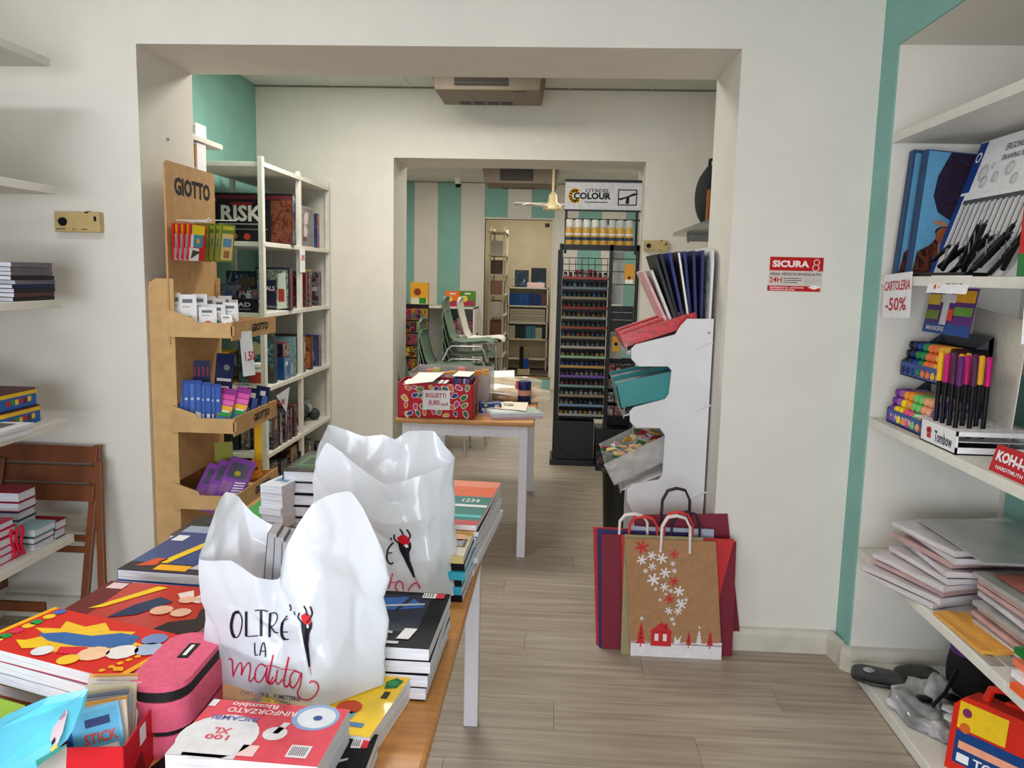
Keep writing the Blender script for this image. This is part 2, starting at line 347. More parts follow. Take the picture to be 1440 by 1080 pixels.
def mags(n, x, y, z, w, d, t, cols, name, what, cat, where, group, j=.012, spine='left', ang=0, simple=True, jy=.008, art=None, topz=None, soft=True, rot=.03):
    r = hx(x*7+y*3+n); zz = z
    for i in range(n):
        tt = t*r.uniform(.85, 1.15); k = n-1-i; c = cols[i % len(cols)]
        lab = ('%s %s, %s, %s' % (c[1], what, ORD[k], where)) if n > 1 else ('%s %s %s' % (c[1], what, where))
        book(name, lab, cat, (x+r.uniform(-j, j), y+r.uniform(-jy, jy), zz), ang+r.uniform(-rot, rot), w*r.uniform(.97, 1.02), d*r.uniform(.98, 1.01), tt-.0006, c[0], group, spine=spine, simple=simple or k > 0, art=(art if k == 0 else None), soft=soft)
        zz += tt
    return zz
GY = (col(112,106,116), 'grey'); DK = (col(34,34,42), 'black'); WT = (WHITE, 'white'); BR = (col(84,50,52), 'maroon'); NV = (col(32,40,82), 'navy'); PK = (col(196,36,78), 'crimson'); OR = (col(226,86,44), 'orange')
mags(9, -2.15, 2.735, 1.3855, .255, .235, .0155, [DK, BR, DK, NV, GY, DK, GY, GY, GY], 'magazine', 'magazine', 'magazine', 'on the left shelf below the control box', 'magazines on the left shelf', art=lambda mb, M, w, h: mb.prr(.04, .05, .7, .95, OR[0], M, w, h), j=.006, spine='right')
# brick-toy style pencil cases
M_pcb = mat('blue_polyester', (34, 98, 176), .7, .06, 120, bump=.2); M_yel = col(236, 190, 48)
def pencil_case(z, label, dx):
    x0, x1, y0, y1 = -2.19+dx, -1.965+dx, 2.70, 2.955; h = .058
    th = thing('pencil_case', label, 'pencil case', ((x0+x1)/2, (y0+y1)/2, z), 'blue pencil cases on the left shelf')
    def rr(a, c=.03): 
        return [(x0+c+c*math.cos(q)*-1 if 0 else 0, 0) for q in []]
    pts = []
    for cx, cy, q0 in ((x1-.03, y1-.03, 0), (x0+.03, y1-.03, 90), (x0+.03, y0+.03, 180), (x1-.03, y0+.03, 270)):
        pts += [(cx+.03*math.cos(math.radians(q0+t)), cy+.03*math.sin(math.radians(q0+t))) for t in (0, 30, 60, 90)]
    obj('case_body', MB().prism(pts, z, z+h-.014, M_pcb), th, bevel=.003)
    big = [((p[0]-(x0+x1)/2)*1.02+(x0+x1)/2, (p[1]-(y0+y1)/2)*1.02+(y0+y1)/2) for p in pts]
    obj('zip_rim', MB().prism(big, z+h-.014, z+h, M_yel), th, bevel=.003)
    obj('lid', MB().prism(pts, z+h, z+h+.004, mat('maroon_print', (96, 38, 44), .6, .2, 40)), th)
    M = frame((x1, y0+.06, z+.008), (0, 1, 0), (0, 0, 1)); p = MB(); cs = [(200,40,40),(60,140,60),(240,200,60),(200,40,40),(90,60,40),(240,200,60)]
    for i, c in enumerate(cs): p.prr(.02+i*.16, .2+.1*(i % 2), .15+i*.16, .8+.1*(i % 2), col(*c), M, .15, .032, 2)
    obj('printed_badge', p, th)
pencil_case(.9255, 'lower blue pencil case with yellow rim on the left shelf', .012)
pencil_case(.9905, 'upper blue pencil case with yellow rim, stacked on the lower one', 0)
b = MB().lathe([(.001,0),(.07,0),(.085,.02),(.075,.035),(.02,.04)], col(34,52,104), 16, fr((-2.22, 2.84, 1.0545)))
obj('round_pouch', b, None, 'dark blue round pouch lying behind the blue pencil cases', 'pouch')
b = MB().box(-.06,-.05,0,.05,.05,.02, col(214,72,56), fr((-2.2, 2.8, 1.096), .3)); obj('red_case', b, None, 'small red case on top of the dark blue round pouch', 'case', bevel=.004)
mags(3, -2.12, 2.40, .9255, .275, .33, .011, [WT, (col(214,210,200), 'cream'), WT], 'booklet', 'thick booklet', 'booklet', 'overhanging the left shelf edge before the blue cases', 'white booklets on the left shelf', j=.004, art=lambda mb, M, w, h: mb.prr(.5, .6, .85, .9, GY[0], M, w, h))
# diaries on the lowest left shelf
DC = [(col(30,32,44), 'black'), (col(150,84,40), 'brown'), (col(30,90,60), 'green'), (col(40,60,110), 'blue'), (col(150,40,70), 'wine'), (col(140,24,50), 'dark red')]
mags(6, -2.16, 2.845, .4605, .16, .11, .034, DC, 'diary', 'diary', 'diary', 'at the wall side of the lowest left shelf', 'diaries in the tall left stack', j=.004, spine='left', soft=False)
mags(5, -2.10, 2.60, .4605, .17, .135, .029, [PK]*5, 'diary', 'diary', 'diary', 'nearest on the lowest left shelf', 'crimson diaries on the left shelf', j=.004, spine='left', soft=False)
mags(3, -2.06, 2.80, .4605, .15, .125, .026, [(WHITE, 'white'), DK, (col(150,190,200), 'pale blue')], 'diary', 'diary', 'diary', 'in the middle of the lowest left shelf', 'diaries in the middle stack', j=.003, spine='left', soft=False)
mags(2, -2.06, 2.93, .4605, .15, .065, .036, [DK, (col(134,28,52), 'dark red')], 'diary', 'diary', 'diary', 'at the far end of the lowest left shelf', 'diaries at the shelf end', j=.003, spine='left', soft=False)
bb = MB()
for k in range(3):
    pts = [(-1.928+.003*k, 2.70+.022*k+.008*math.sin(i*1.1+k), .46+.018*i) for i in range(7)]
    bb.tube(pts, .006, col(206, 24, 60), 5)
bb.v = [v+Vector((0, 0, .006)) for v in bb.v]
obj('ribbon_bow', bb, None, 'red ribbon strands hanging beside the crimson diaries', 'ribbon')
# folding chair
M_wood = mat('brown_chair_wood', (112, 62, 34), .45, .14, 9, stretch=(1, 1, .15))
def folding_chair():
    th = thing('folding_chair', 'brown wooden folding chair leaning folded against the front wall', 'chair', (-2.1, 3.12, 0))
    xl, xr = -2.325, -1.895
    def ly(z): return 3.03+.18*z/.78
    for x in (xl, xr):
        obj('back_leg', MB().box(-.016, -.010, 0, .016, .010, .785, M_wood, frame((x, ly(0), 0), (1, 0, 0), (0, .18, .78)) @ Matrix.Rotation(-math.pi/2, 4, 'X') @ Matrix.Identity(4)) if 0 else
            MB().add([(x-.016, ly(0)-.01, 0), (x+.016, ly(0)-.01, 0), (x+.016, ly(0)+.012, 0), (x-.016, ly(0)+.012, 0), (x-.016, ly(.78)-.01, .775), (x+.016, ly(.78)-.01, .775), (x+.016, ly(.78)+.012, .775), (x-.016, ly(.78)+.012, .775)],
            [(0,3,2,1),(4,5,6,7),(0,1,5,4),(1,2,6,5),(2,3,7,6),(3,0,4,7)], M_wood), th, bevel=.003)
    for z0, z1 in ((.705, .772), (.628, .693), (.552, .617)):
        obj('back_slat', MB().add([(xl, ly(z0)-.022, z0), (xr+.01, ly(z0)-.022, z0), (xr+.01, ly(z0)-.01, z0), (xl, ly(z0)-.01, z0), (xl, ly(z1)-.022, z1), (xr+.01, ly(z1)-.022, z1), (xr+.01, ly(z1)-.01, z1), (xl, ly(z1)-.01, z1)],
            [(0,3,2,1),(4,5,6,7),(0,1,5,4),(1,2,6,5),(2,3,7,6),(3,0,4,7)], M_wood), th, bevel=.002)
    for sx, xa, xb in ((1, xr+.03, xr+.115), (-1, xl+.05, xl+.03)):
        obj('front_leg', MB().add([(xb-.016, 2.985, 0), (xb+.016, 2.985, 0), (xb+.016, 3.005, 0), (xb-.016, 3.005, 0), (xa-.014, 3.15, .72), (xa+.014, 3.15, .72), (xa+.014, 3.17, .72), (xa-.014, 3.17, .72)],
            [(0,3,2,1),(4,5,6,7),(0,1,5,4),(1,2,6,5),(2,3,7,6),(3,0,4,7)], M_wood), th, bevel=.003)
    for z in (.40, .355): obj('rung', MB().box(xl, ly(z)-.008, z-.012, xr, ly(z)+.008, z+.014, M_wood), th, bevel=.003)
    obj('lower_rung', MB().box(xl+.02, 2.99, .13, -2.02, 3.01, .17, M_wood), th, bevel=.003)
    for k in range(4): obj('seat_slat', MB().box(xl+.025, 3.055+.012*k, .19, xl+.085+0*k, 3.062+.012*k, .50, M_wood), th)
folding_chair()
# control boxes on the walls
M_box = mat('aged_beige_plastic', (190, 164, 112), .45, .04, 30)
def control(x0, x1, z0, z1, yw, label):
    th = thing('wall_control_box', label, 'thermostat', ((x0+x1)/2, yw, z0)); y = yw-.036
    obj('housing', MB().box(x0, y, z0, x1, yw-.0005, z1, M_box), th, bevel=.004)
    M = Matrix.Translation((x0+(x1-x0)*.2, y, (z0+z1)/2)) @ Matrix.Rotation(math.pi/2, 4, 'X')
    obj('dial', MB().lathe([(.017, 0), (.017, .008), (.014, .012)], BLACK, 16, M), th)
    p = MB(); F = frame((x0, y, z0), (1, 0, 0), (0, 0, 1)); w, h = x1-x0, z1-z0
    p.prr(.04, .12, .24, .16, INK, F, w, h, 2); p.prr(.4, .12, .45, .16, INK, F, w, h, 2); p.prr(.6, .12, .74, .16, INK, F, w, h, 2)
    p.prr(.88, .55, .94, .78, INK, F, w, h, 2); p.prr(.68, .93, .76, 1, INK, F, w, h, 2); p.prr(.04, .52, .1, .55, INK, F, w, h, 2)
    obj('printed_marks', p, th); obj('indicator', MB().box(x0+w*.7, y+.008, z1, x0+w*.76, y+.018, z1+.004, col(190, 70, 60)), th)
control(-2.037, -1.85, 1.648, 1.729, D1, 'beige control box with black dial on the front wall, left')
control(.636, .818, 1.72, 1.80, D3, 'beige control box with black dial on the far middle wall')
obj('wall_screw', MB().lathe([(.007, 0), (.007, .004), (.003, .006)], M_under, 10, frame((OXL+.0, 3.49, 2.06), (0, 1, 0), (0, 0, 1))), None, 'small grey wall plug in the left side of the opening', 'wall plug', loc=(OXL, 3.49, 2.06))
# warning sign
M_red = col(186, 26, 30); M_pinkw = col(246, 226, 226)
M = frame((.818, D1-.0015, 1.480), (1, 0, 0), (.0, 0, 1)); w, h = .207, .132
th = thing('video_surveillance_sign', 'red and clear video surveillance sign reading SICURA on the right wall', 'sign', (.92, D1, 1.48))
obj('sign_plate', MB().box(0, 0, -.001, w, h, 0, mat('clear_film', (206, 198, 190), .3), M), th)
p = MB(); p.prr(.01, .6, 1, 1, M_red, M, w, h); p.prr(-.01, 0, .97, .16, M_red, M, w, h)
p.txt('SICURA', .06, .7, .74, .9, M_pinkw, M, w, h); 
obj('print', p, th)
s8 = MB(); s8.tube([M @ Vector((w*.875+.0105*math.cos(a), h*.86+.011*math.sin(a), .0012)) for a in [i*6.283/14 for i in range(14)]], .0018, M_pinkw, 5, closed=True)
s8.tube([M @ Vector((w*.865+.012*math.cos(a), h*.70+.012*math.sin(a), .0012)) for a in [i*6.283/14 for i in range(14)]], .0018, M_pinkw, 5, closed=True); obj('spiral_logo', s8, th)
p = MB(); p.txt('AREA VIDEOSORVEGLIATA', .02, .46, .97, .545, col(90, 50, 50), M, w, h); p.txt('24H', .02, .25, .25, .41, M_red, M, w, h)
for k in range(3): p.prr(.28, .37-.06*k, .62-.08*(k == 2), .39-.06*k, col(60, 60, 60), M, w, h, 2)
p.txt('IMPIANTO ATTIVO', .04, .08, .66, .13, M_pinkw, M, w, h, 3); p.txt('REGISTRAZIONE', .04, .02, .5, .06, M_pinkw, M, w, h, 3)
p.pr([(.66,.38),(.97,.38),(.97,.3),(.8,.22),(.7,.22),(.66,.3)], col(196,188,180), M, w, h, 2); p.pr([(.74,.12),(.86,.2),(1.0,.14),(.86,.06)], M_pinkw, M, w, h, 3)
obj('lettering', p, th)
# ------------------------------------------------------------------ right recess shelves
RSZ = [2.055, 1.545, 1.015, .503, .045]
for i, z in enumerate(RSZ):
    th = thing('recess_shelf', 'white shelf in the right recess, ' + ['the highest, empty', 'second highest, holding drawing sets', 'the middle one, holding markers', 'second lowest, holding wrapped paper', 'lowest, near the floor with bags'][i], 'shelf', (1.45, 2, z-.032), 'white shelves in the right recess')
    for y0, y1 in ((-.19, 1.1), (1.1015, 2.05), (2.0515, 3.1)): obj('board', MB().box(NX-.004, y0, z-(.032 if i < 4 else .04), NB-.001, y1, z, M_shelf), th, bevel=.0025)
    if i == 4: obj('plinth', MB().box(NX+.05, -.1, 0, NX+.07, 3.04, z-.04, M_shelf), th)
SH2, SH3, SH4, SH5 = 1.5455, 1.0155, .5035, .0455
# canvas boxes
def leanbox(x, y, z, w, t, h, lean, ang=0):  # stands on bottom front edge, faces -y
    return Matrix.Translation((x, y, z)) @ Matrix.Rotation(ang, 4, 'Z') @ Matrix.Rotation(-lean, 4, 'X')
M_cb = mat('navy_canvas_edge', (36, 66, 104), .6, .08, 20)
for i in range(2):
    x, y = 1.208+.02*i, 3.015-.06*i
    M = Matrix.Translation((x, y, SH2+.001)) @ Matrix.Rotation(.085, 4, 'Y') @ Matrix.Rotation(-.06, 4, 'X')
    th = thing('painting_set_box', ['navy edged picture box at the very back of the drawing shelf', 'navy edged picture box with sky and dark figure print in front'][i], 'box', (x+.14, y, SH2), 'picture boxes on the drawing shelf')
    obj('box_body', MB().box(0, 0, 0, .28, .038, .45-.008*i, M_cb, M), th, bevel=.002)
    F = M @ frame((0, 0, 0), (1, 0, 0), (0, 0, 1)); p = MB(); w, h = .28, .442
    p.prr(.03, .02, .99, .99, col(92, 150, 186), F, w, h, 1)
    p.pr([(.30,.99),(.99,.99),(.99,.4),(.42,.46),(.24,.52),(.16,.64),(.18,.8)], print_mat(5, [(60,36,40),(40,36,70),(90,50,44),(30,26,40)]), F, w, h, 2); p.pr([(.03,.02),(.99,.02),(.99,.38),(.46,.42),(.32,.36),(.2,.26),(.06,.2)], print_mat(9, [(70,36,30),(40,28,34),(110,60,40),(30,26,34)]), F, w, h, 3)
    p.prd(.36, .34, .03, col(150, 84, 56), F, w, h, 4); p.prd(.36, .37, .034, col(44, 36, 44), F, w, h, 3.6, sy=.6); p.pr([(.2,.45),(.3,.46),(.4,.43),(.34,.41),(.22,.43)], col(168, 120, 100), F, w, h, 4); p.pr([(.24,.2),(.44,.1),(.5,.26),(.36,.3)], col(120, 62, 40), F, w, h, 4)
    obj('cover_print', p, th)
# drawing pencil set, faces the aisle (-x), leaning back
def aisle(x, y1, z, lean): return Matrix.Translation((x, y1, z)) @ Matrix.Rotation(-math.pi/2, 4, 'Z') @ Matrix.Rotation(-lean, 4, 'X')
M = aisle(1.27, 2.90, SH2+.002, .30); w, h = .62, .47
th = thing('drawing_set_box', 'large white and blue drawing pencil box leaning on the right shelf', 'box', (1.3, 2.6, SH2))
obj('box_body', MB().box(0, 0, 0, w, .035, h, WHITE, M), th, bevel=.002)
F = M @ frame((0, 0, 0), (1, 0, 0), (0, 0, 1)); p = MB(); BL = col(26, 58, 130)
p.prr(.0, .0, .055, .6, BL, F, w, h); p.prr(0, .62, .085, .99, BL, F, w, h); p.prd(.04, .88, .018, WHITE, F, w, h, 2); p.prd(.04, .88, .012, BL, F, w, h, 3)
p.prr(.07, .52, .99, .56, col(70,72,78), F, w, h, 1)
for k in range(17): p.prr(.075+k*.053, .22, .108+k*.053, .53, col(196,196,198), F, w, h, 2); p.prr(.102+k*.053, .22, .113+k*.053, .53, col(110,112,118), F, w, h, 3)
p.prr(.07, .05, .99, .2, col(224,224,224), F, w, h, 2)
p.txt('ERGONOMIC', .3, .88, .55, .93, col(90,92,104), F, w, h, 2); p.txt('DRAWING PENCILS', .3, .81, .6, .85, col(90,92,104), F, w, h, 2)
for k, (u, v, r) in enumerate([(.16,.75,.03),(.2,.68,.022),(.3,.7,.02),(.42,.74,.025),(.24,.79,.012),(.5,.66,.02),(.14,.12,.02)]): p.prd(u, v, r, col(190,192,194), F, w, h, 2); p.prd(u+.01, v, r*.6, col(214,214,214), F, w, h, 3)
obj('cover_print', p, th)
# black pens heaped in front
r = hx(5)
for k in range(22):
    c0 = at(1322+84*(k % 11)/11+r.uniform(-4, 4), 342-46*(k//11)-18*r.random(), x=1.235); ang = r.uniform(-.5, .5)
    z0 = SH2+.008 if k < 11 else SH2+.03
    base = Vector((1.215+.05*r.random(), c0.y-.03*r.random(), z0+.012*(k % 3)))
    dd = Vector((r.uniform(.0, .04), r.uniform(-.09, -.04), r.uniform(.03, .11)))
    b = MB().tube([base, base+dd*.6, base+dd], [.0075, .008, .0065], BLACK, 7); b.tube([base+dd, base+dd*1.12], [.0028, .002], col(60,60,64), 5)
    b.box(-.001, -.002, 0, .001, .002, .035, col(120,122,128), Matrix.Translation(base+dd*.45+Vector((-.007, 0, 0))))
    obj('pen', b, None, 'black pen in the upright heap before the drawing pencil box', 'pen', 'black pens on the drawing shelf')
th = thing('pen_tray', 'low black tray under the heap of black pens', 'tray', (1.24, 2.75, SH2))
obj('tray_body', MB().box(1.20, 2.50, SH2, 1.275, 2.86, SH2+.012, BLACK), th, bevel=.002)
o = (1.21, 2.12, SH2)
carton('crayon_box', 'red and green box at the right end of the drawing shelf', 'box', o, 0, .06, .12, .20, col(196, 34, 36), left=lambda mb, F, w, h: (mb.prr(0, 0, 1, .3, col(40, 120, 60), F, w, h), mb.prr(.3, .35, .7, .8, col(226, 190, 70), F, w, h, 2), mb.prd(.5, .55, .03, col(40,40,46), F, w, h, 3)), front=lambda mb, F, w, h: mb.prr(0, 0, 1, .3, col(40, 120, 60), F, w, h))
# price papers
def paper(name, label, px, lines, y=None, x=None, ang=0, group=None, cat='price sign', m=None):
    (xa, ya), (xb, yb) = px; a = at(xa, yb, y=y, x=x); c = at(xb, yb, y=y, x=x); t = at(xa, ya, y=y, x=x)
    M = frame(a, c-a, t-a); w = (c-a).length; h = (t-a).length
    b = MB().box(0, 0, -.0006, w, h, 0, m or WHITE, M); th = thing(name, label, cat, a, group); obj('sheet', b, th)
    p = MB()
    for s, u0, v0, u1, v1, mm in lines: p.txt(s, u0, v0, u1, v1, mm, M, w, h, 2)
    if lines: obj('handwriting', p, th)
    return th
M_hand = col(190, 30, 50)
paper('discount_sign', 'white paper sign reading CARTOLERIA -50% under the drawing shelf', ((1240, 388), (1279, 447)), [('CARTOLERIA', .04, .62, .96, .84, M_hand), ('-50%', .12, .16, .86, .46, M_hand)], x=1.184)
b = at(1300, 404, x=1.184)
th = thing('price_card', 'small white card with pink marks clipped on the drawing shelf edge', 'price sign', (1.17, 2.75, SH2-.04))
M = frame((1.181, 2.70, SH2-.052), (0, -1, 0), (.25, 0, 1)); w, h = .26, .056
obj('sheet', MB().box(0, 0, -.0008, w, h, 0, WHITE, M), th); obj('print', MB().prd(.2, .35, .008, M_hand, M, w, h).prd(.3, .35, .006, col(240,160,60), M, w, h).txt('CARTE', .45, .5, .85, .75, INK, M, w, h), th)
# marker display, faces the aisle
x0, yf = 1.225, 3.03; L = .33
th = thing('marker_display', 'blue cardboard display filled with coloured highlighters on the middle right shelf', 'display', (1.3, 2.9, SH3))
M_db = mat('display_blue', (30, 70, 150), .45, .03, 20); M_dg = col(70, 72, 78)
MM = Matrix.Translation((x0, yf, SH3)) @ Matrix.Rotation(-math.pi/2, 4, 'Z')   # local x = toward viewer along aisle, local y = into recess
MM = MM @ Matrix.Identity(4)
db = MB()
for z0, y0 in ((0, 0), (.175, .035)):
    db.box(0, y0, z0, L, y0+.004, z0+.05, M_db, MM); db.box(0, y0, z0, L, y0+.15, z0+.004, M_db, MM)
    for xx in (0, L-.003): db.add([(xx, y0, z0), (xx+.003, y0, z0), (xx+.003, y0+.15, z0), (xx, y0+.15, z0), (xx, y0, z0+.05), (xx+.003, y0, z0+.05), (xx+.003, y0+.15, z0+.165), (xx, y0+.15, z0+.165)], [(0,3,2,1),(4,5,6,7),(0,1,5,4),(1,2,6,5),(2,3,7,6),(3,0,4,7)], M_dg, MM)
db.box(0, .17, 0, L, .185, .34, M_dg, MM)
obj('tiers', db, th)
HB = MM @ Matrix.Translation((0, .10, .335)) @ Matrix.Rotation(-.14, 4, 'X')
obj('header_card', MB().box(0, 0, 0, L, .004, .16, col(96, 50, 130), HB), th)
p = MB(); F = HB @ frame((0, 0, 0), (1, 0, 0), (0, 0, 1))
for k, (u0, v0, u1, v1, c) in enumerate([(0,0,1,.22,(34,80,160)),(.0,.3,.3,.5,(120,150,60)),(0,.62,.28,.85,(230,190,60)),(.6,.7,1,.95,(236,170,40)),(.62,.42,1,.6,(110,160,60)),(.36,.2,.5,.9,(226,226,230)),(.3,.68,.62,.86,(224,224,228)),(.5,.3,.62,.55,(226,70,60))]): p.prr(u0, v0, u1, v1, col(*c), F, L, .16, 1+k)
p.txt('MARKERS', .1, .06, .5, .16, WHITE, F, L, .16, 9); p.txt('MARKERS', .1, .25, .7, .75, WHITE, MM @ frame((0, 0, 0), (1, 0, 0), (0, 0, 1)), L, .05, 2)
obj('header_print', p, th)
HC1 = [(110,60,140),(150,90,170),(244,214,40),(244,150,50),(236,90,140),(120,200,110),(236,160,120),(236,170,130),(240,130,60)]
HC2 = [(30,32,40),(30,40,90),(24,60,140),(40,130,70),(40,140,80),(232,120,70),(240,190,60),(236,180,50),(60,30,34)]
r = hx(3)
for tier, (z0, y0, cs, rows) in enumerate(((0, 0, HC1, 4), (.175, .035, HC2, 4))):
    for rw in range(rows):
        for k in range(9):
            c = cs[k] if r.random() < .75 else cs[(k+1) % 9]
            yy = y0+.008+.007*rw; zz = z0+.022+.0295*rw+ (.0 if rw else 0)
            p0 = MM @ Vector((.024+k*.039, yy-.012, zz)); p1 = MM @ Vector((.024+k*.039, yy+.10, zz))
            b = MB().tube([p0, p0.lerp(p1, .03), p0.lerp(p1, .45)], [.010, .0145, .0145], col(*c), 8); b.tube([p0.lerp(p1, .45), p1], .013, col(*[min(255, int(v*.5+110)) for v in c]) if tier == 0 else BLACK, 8)
            obj('highlighter', b, None, 'highlighter in the %s tier of the blue marker display, %s row' % (('lower', 'upper')[tier], ('bottom', 'second', 'third', 'top')[rw]), 'marker', 'highlighters in the %s tier, %s row' % (('lower', 'upper')[tier], ('bottom', 'second', 'third', 'top')[rw]))
# white pen tray with brush pens
tx, ty, tw, td, tz = 1.20, 2.45, .22, .24, .07
th = thing('brush_pen_tray', 'white cardboard tray reading Tombow holding black brush pens', 'display', (tx+tw/2, ty+td/2, SH3))
obj('tray_frame', MB().box(tx, ty, SH3, tx+.006, ty+td, SH3+tz, WHITE).box(tx, ty+td-.006, SH3, tx+tw, ty+td, SH3+tz, WHITE).box(tx+tw-.006, ty, SH3, tx+tw, ty+td, SH3+tz, WHITE).box(tx, ty, SH3, tx+tw, ty+.005, SH3+.022, WHITE).box(tx, ty, SH3+.056, tx+tw, ty+.005, SH3+tz, WHITE).box(tx, ty, SH3, tx+tw, ty+td, SH3+.004, col(90,92,96)), th)
pl_ = MB()
for k in range(8): pl_.box(tx+.006, ty+.006+k*.04, SH3+tz-.004, tx+tw-.006, ty+.024+k*.04, SH3+tz, WHITE)
for k in range(7): pl_.box(tx+.006+k*.036, ty+.006, SH3+tz-.004, tx+.020+k*.036, ty+td-.006, SH3+tz-.0004, WHITE)
pl_.box(tx+.006, ty+.01, SH3+.036, tx+tw-.006, ty+td-.01, SH3+.039, col(200,200,204))
obj('perforated_plate', pl_, th)
p = MB(); F = frame((tx, ty+td, SH3), (0, -1, 0), (0, 0, 1)); p.txt('Tombow', .42, .2, .9, .7, col(40,44,60), F, td, tz); p.prd(.28, .6, .012, M_hand, F, td, tz); p.prd(.22, .6, .010, M_hand, F, td, tz); p.prr(.2, .25, .32, .45, M_hand, F, td, tz)
obj('lettering', p, th)
r = hx(11); CC = [(240,176,40),(90,40,100),(244,180,50),(184,30,110),(190,30,100),(110,40,90),(80,40,70),(150,30,80)]
for k in range(12):
    row = k//4; x = tx+.028+row*.042; y = ty+.205-(k % 4)*.043-r.uniform(0, .006); c = CC[(k*3+row) % 8]
    b = MB().tube([(x, y, SH3+.012), (x, y, SH3+.20)], .0075, BLACK, 7); b.tube([(x, y, SH3+.20), (x, y, SH3+.285), (x, y, SH3+.29)], [.0095, .0095, .006], col(*c), 7)
    b.box(x-.0066, y-.002, SH3+.06, x-.0058, y+.002, SH3+.12, WHITE)
    nm = {0:'orange',2:'orange'}.get((k*3+row) % 8, 'purple' if (k*3+row) % 8 in (1, 5, 6) else 'magenta')
    obj('brush_pen', b, None, 'black brush pen with %s cap in the white tray, %s row from aisle' % (nm, ('first', 'second', 'third', 'fourth')[row]), 'pen', '%s capped brush pens, %s row' % (nm, ('first', 'second', 'third', 'fourth')[row]))
# clear cover, white card, watercolour box, red sign
def pane_px(name, label, cat, pts, m, x=None, y=None, t=.002):
    vs = [at(*p, x=x, y=y) for p in pts]; n = (vs[1]-vs[0]).cross(vs[2]-vs[0]).normalized()*t
    k = len(vs); return obj(name, MB().add(vs+[v+n for v in vs], [tuple(range(k))[::-1], tuple(range(k, 2*k))]+[(i, (i+1) % k, (i+1) % k+k, i+k) for i in range(k)], m), None, label, cat)
M = Matrix.Translation((1.44, 2.93, SH3)) @ Matrix.Rotation(-math.pi/2-.12, 4, 'Z') @ Matrix.Rotation(-.05, 4, 'X')
b = MB().prism([(0, 0), (.42, 0), (.42, .40), (.0, .43)], 0, .003, col(224, 218, 206), M @ Matrix.Rotation(math.pi/2, 4, 'X'))
obj('display_card', b, None, 'blank cream display card standing behind the brush pens', 'card', loc=(1.44, 2.8, SH3))
M = Matrix.Translation((1.50, 2.46, SH3)) @ Matrix.Rotation(-math.pi/2, 4, 'Z')
def wc(mb, F, w, h):
    mb.prr(0, .9, 1, 1, col(150,152,156), F, w, h); mb.prr(0, .8, 1, .9, col(140, 26, 44), F, w, h); mb.txt('WATER', .08, .66, .3, .7, INK, F, w, h); mb.txt('COLOUR', .08, .6, .3, .64, INK, F, w, h)
    mb.txt('STUDIO', .1, .93, .4, .97, INK, F, w, h)
    for k, (u, v, rr) in enumerate([(.42,.62,.03),(.48,.56,.035),(.46,.46,.03),(.42,.38,.03),(.38,.5,.02)]): mb.prd(u, v, rr, col(206, 90-10*k, 84), F, w, h, 2+k, 9)
    mb.prd(.7, .6, .03, col(130,190,210), F, w, h, 2); mb.prr(.0, .18, .7, .23, col(150,40,50), F, w, h, 2); mb.prr(0, .32, .6, .335, INK, F, w, h, 2)
b = MB().box(0, 0, 0, .5, .04, .37, WHITE, M); th = thing('watercolour_box', 'white box with dark red band and colour splashes on the middle right shelf', 'box', (1.5, 2.2, SH3)); obj('box_body', b, th)
p = MB(); wc(p, M @ frame((0, 0, 0), (1, 0, 0), (0, 0, 1)), .5, .37); obj('printed_label', p, th)
for k in range(4):
    x, y = 1.44-.012*k, 2.30-.03*k; b = MB().tube([(x, y, SH3), (x, y, SH3+.2-.02*(k % 2)), (x, y, SH3+.215-.02*(k % 2))], [.009, .009, .006], BLACK, 8)
    obj('marker_pen', b, None, 'thick black marker standing before the watercolour box', 'pen', 'black markers by the watercolour box')
M = Matrix.Translation((1.205, 2.27, SH3)) @ Matrix.Rotation(-math.pi/2, 4, 'Z') @ Matrix.Rotation(-.25, 4, 'X'); F = M @ frame((0, 0, 0), (1, 0, 0), (0, 0, 1))
th = thing('brand_plaque', 'red plaque with white letters KOH-I-NOOR on the middle right shelf', 'sign', (1.2, 2.1, SH3)); obj('plaque_body', MB().box(0, 0, 0, .30, .03, .075, col(184, 28, 40), M), th, bevel=.002)
obj('lettering', MB().txt('KOH-I-NOOR', .06, .42, .94, .82, WHITE, F, .3, .075).txt('HARDTMUTH 1790', .1, .14, .7, .28, WHITE, F, .3, .075), th)
obj('wooden_block', MB().lathe([(.028, 0), (.03, .015), (.028, .03)], col(170,130,70), 12, fr((1.33, 2.05, SH3))), None, 'small round wooden block behind the red plaque', 'block')
paper('price_paper', 'white paper with red writing hanging at the right end of the drawing shelf', ((1436, 395), (1476, 484)), [('-20%', .1, .3, .9, .6, M_hand)], y=2.05)
